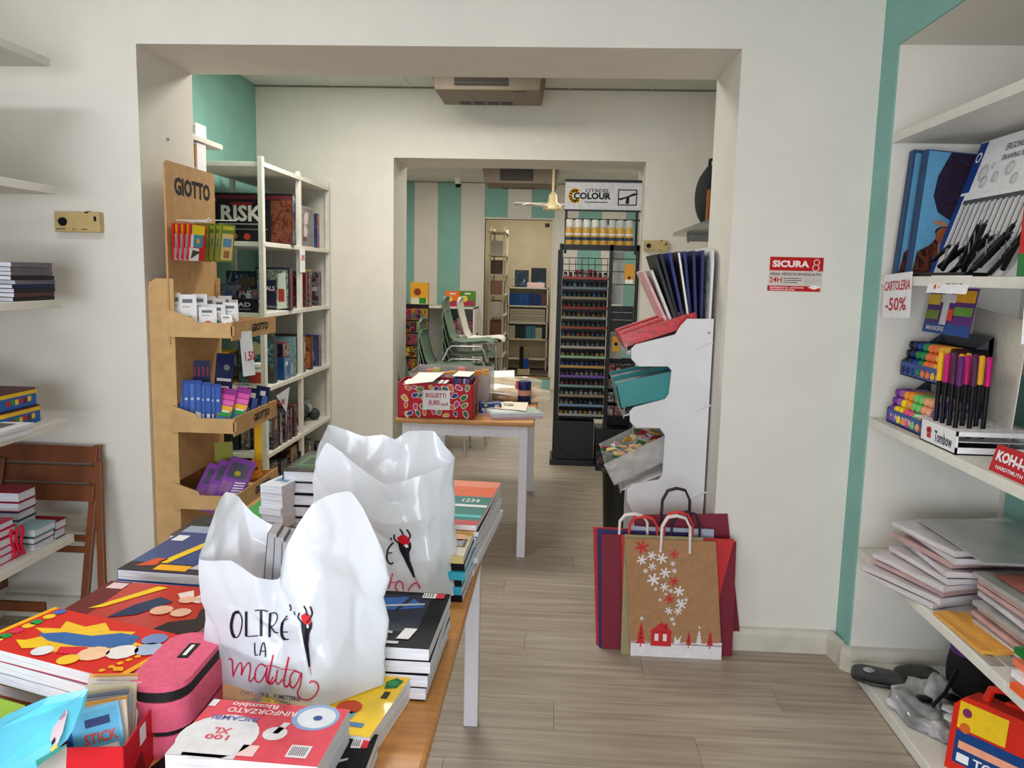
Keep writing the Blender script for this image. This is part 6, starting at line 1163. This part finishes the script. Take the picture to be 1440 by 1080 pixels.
def art_black(mb, F, w, h):
    mb.prr(.05, .25, .82, .93, col(26,32,50), F, w, h, 1); mb.pr([(.1,.8),(.6,.9),(.8,.7),(.5,.62),(.1,.66)], col(46,92,160), F, w, h, 2); mb.pr([(.5,.6),(.56,.66),(.66,.92),(.6,.93)], col(22,24,34), F, w, h, 3)
    mb.pr([(.1,.62),(.78,.74),(.78,.77),(.1,.66)], col(176,184,186), F, w, h, 4); mb.pr([(.1,.34),(.6,.2),(.6,.235),(.1,.38)], col(176,184,186), F, w, h, 4); mb.pr([(.1,.46),(.34,.48),(.34,.5),(.1,.5)], col(170,176,180), F, w, h, 4); mb.pr([(.1,.54),(.36,.56),(.36,.58),(.1,.57)], col(170,176,180), F, w, h, 4)
    mb.prr(.72, .88, .86, .975, WHITE, F, w, h, 4); mb.prr(.86, .88, .95, .975, col(210,50,60), F, w, h, 5)
    for k in range(4): mb.prr(.735+.028*k, .895, .745+.028*k, .96, INK, F, w, h, 6)
    mb.pr([(.66,.12),(.78,.12),(.82,.3),(.70,.3)], WHITE, F, w, h, 4); mb.prr(.58, .04, .7, .08, WHITE, F, w, h, 4)
rect_stack((452, 903), (603, 912), (486, 827), .852, .098, [(BKC, 'black'), (BKC, 'black'), (BKC, 'black'), (BKC, 'glossy black covered')], 'manga_notebook', 'notebook', 'by the right table edge before the second bag', 'black notebooks by the right table edge', art_black, spine='left', jit=.006)
def art_yel(mb, F, w, h): mb.pr([(.86,.7),(.95,.74),(.97,.86),(.9,.9),(.84,.82)], col(30,120,70), F, w, h, 2); mb.prd(.9, .8, .01, col(60,150,90), F, w, h, 3); mb.prr(.6, .2, .78, .3, col(110,170,200), F, w, h, 2); mb.prd(.7, .36, .022, col(206,80,50), F, w, h, 2); mb.prr(.62, .1, .9, .16, col(90,130,180), F, w, h, 2); mb.prr(.88, .55, .93, .66, col(60,60,50), F, w, h, 2)
rect_stack((340, 1010), (520, 1036), (400, 925), .797, .046, [(YEL, 'yellow'), (YEL, 'bright yellow picture covered')], 'exercise_book', 'notebook', 'under the first plastic bag', 'yellow books under the first bag', art_yel, spine='back')
def art_b2(mb, F, w, h): mb.prr(.55, .72, .75, .9, WHITE, F, w, h); mb.prr(.75, .72, .88, .9, col(210,50,60), F, w, h, 2); mb.pr([(.3,.4),(.6,.5),(.6,.54),(.3,.46)], col(170,176,180), F, w, h); [mb.prr(.57+.04*k, .75, .585+.04*k, .87, INK, F, w, h, 3) for k in range(4)]
rect_stack((425, 1108), (502, 1112), (446, 1028), .79, .039, [(BKC, 'black'), (BKC, 'small black')], 'manga_notebook', 'notebook', 'at the right of the pink pad pack', 'small black notebooks at the front', art_b2)
def art_pink(mb, F, w, h):
    P = col(230, 84, 98, .4); mb.prr(0, 0, 1, 1, P, F, w, h, 1); mb.prr(-.0, .0, .45, .30, WHITE, F, w, h, 2); mb.prd(.24, .34, .058, WHITE, F, w, h, 3, 24); mb.prd(.80, .80, .036, col(150,180,226), F, w, h, 2, 24); mb.prd(.81, .79, .029, col(226,232,240), F, w, h, 3, 24); mb.prd(.82, .78, .007, col(60,90,150), F, w, h, 4)
    mb.prr(.0, .86, .05, .99, WHITE, F, w, h, 3); mb.prr(.45, .06, .56, .24, col(246,210,210), F, w, h, 3); mb.prd(.6, .46, .018, WHITE, F, w, h, 3); mb.pr([(.58,.46),(.62,.46),(.66,.66),(.61,.66)], WHITE, F, w, h, 3); mb.prr(.76, .1, .9, .3, WHITE, F, w, h, 3)
    for k in range(8): mb.prr(.775+.014*k, .13, .782+.014*k, .27, col(120,110,120), F, w, h, 4)
    Fi = F @ Matrix.Translation((w, h, 0)) @ Matrix.Rotation(math.pi, 4, 'Z')
    mb.txt('RINFORZATO', .34, .14, .84, .23, col(246,226,226), Fi, w, h, 4); mb.txt('Ricambio', .5, .04, .84, .12, col(246,226,226), Fi, w, h, 4); mb.txt('RICAMBI', .58, .30, .9, .38, col(120,120,180), Fi, w, h, 5); mb.txt('XL', .7, .52, .82, .62, P, Fi, w, h, 5); mb.txt('100', .68, .64, .84, .72, P, Fi, w, h, 5); mb.prr(.10, .0, .44, .05, col(226,228,240), F, w, h, 3)
rect_stack((232, 1060), (446, 1078), (333, 985), .845, .094, [(WTC, 'white'), (WTC, 'white'), (WTC, 'pink and white labelled')], 'paper_refill_pack', 'paper pack', 'at the front edge of the near table', 'refill packs at the table front', art_pink, spine='left')
book('folder', 'dark folder lying under the pink and white refill packs', 'folder', (-.62, 1.03, TB), -.25, .12, .24, .012, BKC)
# pink pencil case
M_pk = mat('pink_canvas', (222, 96, 126), .85, .05, 90, bump=.3); M_zip = mat('black_zip_tape', (20, 18, 22), .7, .2, 90, bump=.3)
cs = [at(172, 962, z=.868), at(262, 946, z=.868)]; e = (cs[1]-cs[0]).normalized(); nrm = Vector((-e.y, e.x, 0)); W_, D_ = .185, .155; o = at(160, 966, z=.868)+nrm*.0; o.z = TB
qa = at(166, 966, z=.870); qb = at(258, 876, z=.870); dd = qb-qa; ang = math.atan2(dd.y, dd.x)-math.pi/2; o = Vector((qa.x, qa.y, TB)); M = fr(o, ang)
t = thing('pencil_case', 'pink canvas two-zip pencil case on the near table', 'pencil case', o)
def rrect(w, d, c, g=0, n=5):
    c = min(c, .042) 
    out = []
    for cx, cy, q0 in ((w-c, d-c, 0), (c, d-c, 90), (c, c, 180), (w-c, c, 270)): out += [(cx+(c+g)*math.cos(math.radians(q0+90*i/n)), cy+(c+g)*math.sin(math.radians(q0+90*i/n))) for i in range(n+1)]
    return out
W_, D_ = .100, .20
obj('lower_compartment', MB().prism(rrect(W_, D_, .05, -.002), 0, .036, M_pk, M, True), t, bevel=.006)
obj('lower_zip', MB().prism(rrect(W_, D_, .05, -.005), .036, .046, M_zip, M, True), t)
obj('middle_compartment', MB().prism(rrect(W_, D_, .05, .001), .046, .094, M_pk, M, True), t, bevel=.008)
obj('upper_zip', MB().prism(rrect(W_, D_, .05, -.002), .094, .110, M_zip, M, True), t)
obj('lid', MB().prism(rrect(W_, D_, .05, -.003), .110, .120, M_pk, M, True), t, bevel=.005)
obj('woven_label', MB().box(.048, .10, .1202, .066, .152, .1215, BLACK, M).box(.054, .107, .1216, .060, .145, .1220, WHITE, M), t)
# red counter box with cards
C0 = Vector((-.715, 1.035, TB)); ang = .12; M = fr(C0, ang); w, d, h = .115, .12, .085
t = thing('card_counter_box', 'small red counter box filled with picture cards', 'box', C0); b = MB(); RB_ = col(200, 34, 44); tk = .0025
b.box(0, 0, 0, w, d, .003, RB_, M); b.box(0, 0, 0, w, tk, h, RB_, M); b.box(0, d-tk, 0, w, d, h+.02, RB_, M); b.box(0, 0, 0, tk, d, h, RB_, M); b.box(w-tk, 0, 0, w, d, h, RB_, M); obj('box_body', b, t)
p = MB(); F = M @ frame((w, 0, 0), (0, 1, 0), (0, 0, 1)); p.prr(.45, .62, .65, .95, WHITE, F, d, h); p.pr([(.85,.1),(.96,.1),(.96,.8),(.9,.7)], col(226,180,150), F, d, h); p.pr([(.1,.1),(.6,.1),(.5,.5),(.3,.4)], col(130,26,36), F, d, h); p.prr(.9, .75, .97, .95, col(60,30,36), F, d, h, 2)
F2 = M @ frame((0, 0, 0), (1, 0, 0), (0, 0, 1)); p.prr(.5, .05, .8, .3, col(226,130,60), F2, w, h); obj('printed_label', p, t)
CD = [((226,228,236),'white edged'),((210,200,190),'cream edged'),((236,176,90),'orange'),((150,160,180),'grey blue'),((120,130,150),'slate'),((206,196,170),'beige'),((110,180,220),'pale blue')]
def cardart(mb, F, w, h): mb.prr(.06, .55, .94, .95, col(90,170,214), F, w, h); mb.txt('STICK', .3, .55, .9, .68, col(214,70,50), F, w, h, 3); mb.prr(.1, .08, .9, .5, WHITE, F, w, h, 2); mb.prd(.6, .3, .012, col(120,70,90), F, w, h, 3); mb.prr(.35, .76, .8, .86, col(40,60,110), F, w, h, 3); mb.prr(0, .1, .1, .9, col(30,80,160), F, w, h, 3)
for i in range(9):
    c, nm = CD[6 if i == 0 else i % 6]; Mx = M @ Matrix.Translation((.040-.004*i, .008+.0115*i, .006)) @ Matrix.Rotation(.18-.02*i, 4, 'Z') @ Matrix.Rotation(-.32, 4, 'X') @ Matrix.Rotation([-.18, -.1, -.1, -.05, -.1, 0, .05, 0, .0][i], 4, 'Y')
    hh = .115 if i < 5 else .125; tt = thing('picture_card', '%s picture card, %s from the front in the red counter box' % (nm, pos[i] if 0 < i < 7 else ('first' if i == 0 else ('eighth', 'ninth')[i-7])), 'card', C0, 'picture cards in the red counter box')
    obj('card_body', MB().box(0, 0, 0, .075, .003, hh, col(*c), Mx), tt)
    if i in (0, 3): p = MB(); cardart(p, Mx @ frame((0, 0, 0), (1, 0, 0), (0, 0, 1)), .075, hh); obj('printed_label', p, tt)
    if i == 2: p = MB(); Fp = Mx @ frame((0, 0, 0), (1, 0, 0), (0, 0, 1)); p.txt('CARD', .3, .8, .8, .88, INK, Fp, .075, hh); obj('printed_label', p, tt)
# cyan pouch leaning at the left front
v = [at(-30, 1040, y=.98), at(0, 1018, y=1.0), at(60, 992, y=1.01), at(118, 980, y=1.02), at(112, 1008, y=1.0), at(95, 1040, y=.97), at(50, 1082, y=.93), at(-30, 1110, y=.90)]
t = thing('cyan_pouch', 'glossy cyan paper pouch with a figure window at the left front', 'pouch', (-.75, .98, TB))
M_cy = mat('cyan_gloss', (96, 200, 232), .25, .12, 9, coat=.6)
n = Vector((0, .012, .006)); k = len(v); obj('pouch_body', MB().add(v+[q+n for q in v], [tuple(range(k))[::-1], tuple(range(k, 2*k))]+[(i, (i+1) % k, (i+1) % k+k, i+k) for i in range(k)], M_cy), t, bevel=.003)
def on_pl(px, py, pts=v):
    a_, b2, c2 = pts[1], pts[3], pts[6]; nn = (b2-a_).cross(c2-a_).normalized(); dr = at(px, py, y=1)-EYE; s = (a_-EYE).dot(nn)/dr.dot(nn); q = EYE+dr*s
    return q + (EYE-q).normalized()*.004
p = MB()
def pxpoly(mb, pts, m, f=on_pl, k=0): mb.add([f(*q)+(EYE-f(*q)).normalized()*.0006*k for q in pts], [tuple(range(len(pts)))], m)
pxpoly(p, [(76,1050),(70,1040),(78,1010),(84,998),(92,995),(95,1002),(88,1030),(80,1048)], col(206,190,200)); pxpoly(p, [(80,1012),(86,1000),(92,998),(92,1006),(86,1012)], col(160,130,150), k=1); pxpoly(p, [(70,1054),(78,1046),(81,1050),(73,1057)], col(236,200,70), k=1); pxpoly(p, [(72,1044),(77,1036),(78,1042),(73,1048)], INK, k=2)
pxpoly(p, [(52,1078),(50,1070),(94,1046),(93,1050)], col(60,140,130), k=1)
obj('figure_print', p, t, kind='stuff')
obj('pouch_support', MB().add([at(40, 1085, y=.96), at(94, 1050, y=1.0), at(92, 1100, y=.96)], [(0, 1, 2)], col(214,200,190)), t, solid=.002)
for i, (c, nm) in enumerate((((150,190,60),'yellow green'),((50,50,120),'navy'),((224,224,232),'white'))): o_ = at(-10, 985+9*i, z=.80-.008*i); book('booklet', '%s booklet, %s of the small pile at the left frame edge' % (nm, ORD[i]), 'booklet', (o_.x-.12, o_.y-.12, .80-.012*i-.012), -.3, .14, .16, .0115, col(*c), 'small booklets at the left frame edge', simple=True)
for i in range(3): book('booklet', 'white booklet with yellow edge, %s of the pile behind the cyan pouch' % ORD[2-i], 'booklet', (-.90+.004*i, 1.06, TB+.0145*i), .12, .13, .13, .014, [YO, WTC, YO][i], 'booklets behind the cyan pouch', spine='back', simple=True)
# ------------------------------------------------------------------ printed white plastic carrier bags
from mathutils.bvhtree import BVHTree
def bag_mat():
    m = bpy.data.materials.new('white_plastic_bag'); m.use_nodes = True; nt = m.node_tree; b = nt.nodes['Principled BSDF']; out = nt.nodes['Material Output']
    b.inputs['Base Color'].default_value = (.80, .845, .93, 1); b.inputs['Roughness'].default_value = .2; b.inputs['Coat Weight'].default_value = .5; b.inputs['Coat Roughness'].default_value = .06
    tc = nt.nodes.new('ShaderNodeTexCoord'); n = nt.nodes.new('ShaderNodeTexNoise'); n.inputs['Scale'].default_value = 11; n.inputs['Detail'].default_value = 4; n.inputs['Distortion'].default_value = 1.2
    mp = nt.nodes.new('ShaderNodeMapping'); mp.inputs['Scale'].default_value = (1, 1, .45); nt.links.new(tc.outputs['Object'], mp.inputs[0]); nt.links.new(mp.outputs[0], n.inputs['Vector'])
    bp = nt.nodes.new('ShaderNodeBump'); bp.inputs['Strength'].default_value = .25; bp.inputs['Distance'].default_value = .008; nt.links.new(n.outputs['Fac'], bp.inputs['Height']); nt.links.new(bp.outputs[0], b.inputs['Normal'])
    tr = nt.nodes.new('ShaderNodeBsdfTranslucent'); tr.inputs['Color'].default_value = (.86, .88, .92, 1); mx = nt.nodes.new('ShaderNodeMixShader'); mx.inputs[0].default_value = .28
    nt.links.new(b.outputs[0], mx.inputs[1]); nt.links.new(tr.outputs[0], mx.inputs[2]); nt.links.new(mx.outputs[0], out.inputs['Surface']); return m
M_bag = bag_mat()
from mathutils import noise
def plastic_bag(label, base, rim, seed):
    """base: 4 floor corners FL, FR, BR, BL; rim: list of (point, base perimeter coordinate 0..4)"""
    n = len(rim); t = thing('carrier_bag', label, 'plastic bag', sum(base, Vector())/4); cen = sum(base, Vector())/4
    def cr(p0, p1, p2, p3, q): return .5*((2*p1)+(-p0+p2)*q+(2*p0-5*p1+4*p2-p3)*q*q+(-p0+3*p1-3*p2+p3)*q**3)
    def rimpt(u): k = u*n; i = int(k) % n; q = k-int(k); P = [rim[(i+j) % n][0] for j in (-1, 0, 1, 2)]; return cr(*P, q)*.4+P[1].lerp(P[2], q)*.6
    def bt(u):
        k = u*n; i = int(k) % n; q = k-int(k); a = rim[i][1]; b_ = rim[(i+1) % n][1]; b_ = b_ if b_ > a else b_+4; s = (a+(b_-a)*q) % 4; j = int(s); f = s-j
        A, B = base[j], base[(j+1) % 4]; return A.lerp(B, f)
    rr_ = random.Random(seed); NU, NV = 15, 6
    lat = [[rr_.uniform(-1, 1) for _ in range(NU)] for _ in range(NV+1)]; ju = [[rr_.random() < .5 for _ in range(NU)] for _ in range(NV+1)]
    def facet(u, v):
        a = (u*NU+.35*v*NV) % NU; b_ = min(v, .9999)*NV; i, j = int(a), int(b_); x, y_ = a-i, b_-j; i2 = (i+1) % NU
        c00, c10, c01, c11 = lat[j][i], lat[j][i2], lat[j+1][i], lat[j+1][i2]
        if ju[j][i]: return c00+(c10-c00)*x+(c11-c10)*y_ if x > y_ else c00+(c11-c01)*x+(c01-c00)*y_
        return c00+(c10-c00)*x+(c01-c00)*y_ if x+y_ < 1 else c11+(c01-c11)*(1-x)+(c10-c11)*(1-y_)
    def f(u, v):
        u = u % 1.0; P = bt(u); Q = rimpt(u); p = P.lerp(Q, v); out = (p-cen); out.z = 0; out.normalize()
        p = p + out*.007*math.sin(math.pi*min(1, v*1.0))
        nz = noise.noise(Vector((p.x*9, p.y*9, p.z*5+seed)))+.6*abs(noise.noise(Vector((p.x*17+p.z*8, p.y*17, seed*2+p.z*9))))
        rd = abs(noise.noise(Vector((p.x*11+p.z*7+seed, p.y*11-p.z*4, p.z*2.5)))); p = p + out*(.0025*nz+.0085*facet(u, v)-.010*max(0, .16-rd)*2)*min(1, v*4)
        return p
    nu, nv = 180, 60; mb = MB(); mb.grid(f, nu, nv, M_bag, True); mb.add(base, [(0, 1, 2, 3)], M_bag)
    obj('bag_film', mb, t); return t, BVHTree.FromPolygons([tuple(v) for v in mb.v], mb.f)
def caster(bvh, off=.0022):
    def g(px, py):
        d = (at(px, py, y=1)-EYE).normalized(); hit = bvh.ray_cast(EYE, d); return hit[0]-d*off if hit[0] else EYE+d*1.3
    return g
def stroke(mb, g, pts, wd, m, sm=4):
    P = [Vector((*p, 0)) for p in pts]; Q = []
    for i in range(len(P)-1):
        p0, p1, p2, p3 = P[max(0, i-1)], P[i], P[i+1], P[min(len(P)-1, i+2)]
        for s in range(sm): q = s/sm; Q.append(.5*((2*p1)+(-p0+p2)*q+(2*p0-5*p1+4*p2-p3)*q*q+(-p0+3*p1-3*p2+p3)*q**3))
    Q.append(P[-1]); L = []; n = len(Q); ws = wd if callable(wd) else (lambda s: wd)
    for i, q in enumerate(Q):
        t_ = (Q[min(n-1, i+1)]-Q[max(0, i-1)]).normalized(); nn = Vector((-t_.y, t_.x, 0))*ws(i/(n-1))/2; L += [g(q.x+nn.x, q.y+nn.y), g(q.x-nn.x, q.y-nn.y)]
    mb.add(L, [(2*i, 2*i+1, 2*i+3, 2*i+2) for i in range(n-1)], m)
def gpoly(mb, g, pts, m): mb.add([g(*p) for p in pts], [tuple(range(len(pts)))], m)
ZB = .7985
b1 = [at(298, 955, z=ZB), at(440, 1000, z=ZB), at(541, 962, z=ZB)]; b1.append(b1[0]+b1[2]-b1[1])
y = [v.y for v in b1]
R1 = [((283,786),y[0],0),((320,789),y[0]-.03,.3),((358,812),y[0]-.05,.6),((385,816),y[1]+.06,.8),((402,768),y[1]+.05,1.0),((440,708),y[1]+.06,1.25),((490,691),y[1]+.09,1.6),((541,778),y[2]+.0,2.0),((525,770),y[2]+.08,2.3),((475,742),y[3]-.01,2.7),((420,742),y[3],3.0),((382,738),y[3],3.2),((357,722),y[3]-.01,3.4),((338,699),y[3]-.02,3.5),((318,692),y[3]-.04,3.6),((303,718),y[0]+.03,3.8)]
R1 = [(at(*p, y=yy), s) for p, yy, s in R1]
t1, bv1 = plastic_bag('nearer white plastic carrier bag printed OLTRE LA matita', b1, R1, 1.3)
g = caster(bv1); p = MB(); K = INK
def oltre(g, sx=1, X=0, Y=0):
    def T(q): return (q[0]*sx+X, q[1]*sx+Y)
    def S(pts, wd, m): stroke(p, g, [T(q) for q in pts], (lambda s: wd(s)*.85) if callable(wd) else wd*.85, m)
    S([(336,861),(329,863),(325,880),(328,894),(334,896),(339,885),(340,870),(336,861)], lambda s: 2+3*(s < .5), K)
    S([(346,860),(346,878),(346,895)], 4.2, K); S([(346,895),(352,895),(363,894)], 1.6, K)
    S([(358,859),(368,858),(377,860)], 1.8, K); S([(367,859),(367,878),(367,895)], 4.4, K)
    S([(380,862),(379,880),(379,896)], 4, K); S([(380,863),(387,862),(390,868),(386,878),(380,882)], 1.8, K); S([(381,882),(386,889),(391,890)], 2, K)
    S([(404,866),(397,876),(396,892),(400,899),(406,899)], lambda s: 2+2.5*(s > .2 and s < .8), K); S([(397,889),(405,889)], 1.6, K); S([(398,874),(405,870)], 1.5, K)
    S([(407,850),(409,855),(408,859)], 2.2, K); S([(413,860),(415,865)], 1.8, K)
    S([(358,904),(358,914),(359,922)], 2, K); S([(359,922),(363,921)], 1.3, K); S([(365,922),(368,908),(371,904),(373,914),(373,924)], 2, K); S([(366,916),(373,916)], 1.3, K)
    C_ = col(206, 26, 72)
    S([(321,927),(326,928),(327,940),(328,952)], 2.4, C_); S([(328,950),(333,938),(338,932),(340,938),(339,950)], 2.2, C_); S([(339,950),(344,938),(350,932),(352,940),(350,955),(353,958),(360,948)], 2.2, C_)
    S([(374,938),(366,934),(359,944),(359,956),(365,959),(372,950),(376,938),(374,954),(378,961),(384,952)], 2.2, C_)
    S([(384,921),(380,940),(377,956),(381,962),(388,955)], 2.8, C_); S([(372,936),(384,937),(394,940)], 1.2, C_)
    S([(390,942),(388,956),(391,962),(397,955)], 2.2, C_); S([(406,924),(402,942),(399,960),(403,966),(409,958)], 2.8, C_); S([(394,941),(406,942),(416,943)], 1.2, C_)
    S([(422,947),(414,944),(408,952),(408,964),(413,967),(419,958),(424,946),(422,964),(418,975),(424,983),(434,984),(443,978),(448,968),(445,960),(438,958),(435,961)], 2.3, C_)
    # hand holding a pencil
    R_ = col(206, 28, 44)
    gpoly(p, g, [T(q) for q in [(423,866),(429,862),(435,865),(438,872),(436,878),(430,878),(425,874)]], R_)
    S([(421,862),(419,868),(423,874),(427,877)], 2.6, K); S([(427,852),(430,858),(432,866)], 2.6, K); S([(436,853),(439,862),(436,870),(431,876)], 2.8, K)
    gpoly(p, g, [T(q) for q in [(423,874),(430,878),(439,874),(439,882),(435,892),(434,906),(435.5,922),(436.5,938),(434,938),(431,922),(427,904),(424,888)]], K)
    gpoly(p, g, [T(q) for q in [(429,879.5),(433,878),(434.5,882),(431,884.5)]], WHITE)
    S([(435.5,938),(437,944),(437.5,950)], lambda s: 2-1.4*s, col(214,120,140))
oltre(g); t = obj('shop_name_print', p, t1, kind='stuff')
def gtext(mb, g, s, x0, y0, x1, y1, slope, m):
    vs, fs = text_mesh(s); mb.add([g(x0+(x1-x0)*a, y1-(y1-y0)*b_+slope*(x1-x0)*a) for a, b_ in vs], fs, m)
p = MB(); gtext(p, g, 'CARTOLERIA - FUMETTERIE', 338, 971, 422, 977, .11, col(60,60,80)); gtext(p, g, 'GIOCHI - REGALI', 356, 981, 408, 986, .1, col(60,60,80)); obj('small_print', p, t1)
ZB2 = .7685
b2 = [at(452, 832, z=ZB2), at(575, 862, z=ZB2), at(643, 838, z=ZB2)]; b2.append(b2[0]+b2[2]-b2[1]); y = [v.y for v in b2]
b2 = [at(450, 838, z=ZB2), at(600, 850, z=ZB2), at(641, 836, z=ZB2)]; b2.append(b2[0]+b2[2]-b2[1]); y = [v.y for v in b2]
R2 = [((441,650),y[0],0),((457,622),y[0]-.005,.2),((496,649),y[0]-.02,.45),((543,680),y[1]+.03,.7),((590,668),y[1]+.04,.9),((624,656),y[2],1.2),((636,648),y[2]+.03,1.7),((633,634),y[2]+.09,2.0),((612,606),y[2]+.11,2.2),((575,606),y[3]+.06,2.5),((556,617),y[3]+.06,2.6),((538,611),y[3]+.06,2.75),((510,613),y[3]+.06,2.9),((485,604),y[3]+.06,3.1),((459,597),y[3]+.04,3.4),((446,622),y[0]+.04,3.7)]
R2 = [(at(*p_, y=yy), s) for p_, yy, s in R2]
t2, bv2 = plastic_bag('farther white plastic carrier bag standing behind the first one', b2, R2, 4.1)
g2 = caster(bv2, .003); p = MB()
def T2(q): return ((q[0]-437)*1.0+573+(q[1]-850)*.08, (q[1]-850)*.76+744)
def S2(pts, wd, m): stroke(p, g2, [T2(q) for q in pts], wd, m)
R_ = col(206, 28, 44)
gpoly(p, g2, [T2(q) for q in [(421,866),(429,860),(435,863),(439,872),(436,879),(430,879),(423,875)]], R_)
S2([(418,860),(417,868),(422,875),(427,878)], 2.2, K); S2([(426,850),(429,856),(431,866)], 2.2, K); S2([(436,851),(440,862),(436,870)], 2.4, K)
gpoly(p, g2, [T2(q) for q in [(421,874),(430,879),(440,874),(440,884),(436,894),(436,908),(439,924),(441,940),(438,940),(433,924),(428,906),(423,890)]], K)
gpoly(p, g2, [T2(q) for q in [(429,880),(434,878),(436,883),(431,886)]], WHITE)
S2([(440,940),(444,952),(447,958)], 1.6, col(214,120,140))
stroke(p, g2, [(553,763),(546,772),(544,786),(549,793),(553,791)], 2.4, K); stroke(p, g2, [(546,778),(552,777)], 1.5, K); stroke(p, g2, [(549,756),(551,760)], 2, K)
C_ = col(206, 60, 110); stroke(p, g2, [(552,806),(549,818),(546,828)], 2, C_); stroke(p, g2, [(544,818),(558,819)], 1.2, C_); stroke(p, g2, [(566,820),(560,817),(556,826),(560,832)], 2, C_); stroke(p, g2, [(566,820),(567,830)], 2, C_); stroke(p, g2, [(574,830),(580,822),(587,820),(590,828)], 2, C_)
obj('shop_name_print', p, t2, kind='stuff')
# books inside the nearer bag
cb = sum(b1, Vector())/4
for i in range(3):
    M = Matrix.Translation((cb.x-.085+.021*i, cb.y+.035, ZB+.004)) @ Matrix.Rotation(.15, 4, 'Z') @ Matrix.Rotation(.10-.03*i, 4, 'Y')
    b = MB().box(0, -.028, 0, .018, .03, .262-.008*i, col(60,62,68), M); b.box(.002, -.030, .003, .016, .028, .264-.008*i, col(150,148,152), M)
    obj('paperback', b, None, 'grey paperback standing inside the nearer plastic bag, %s from the left' % ('first', 'second', 'third')[i], 'book', 'paperbacks inside the nearer bag')
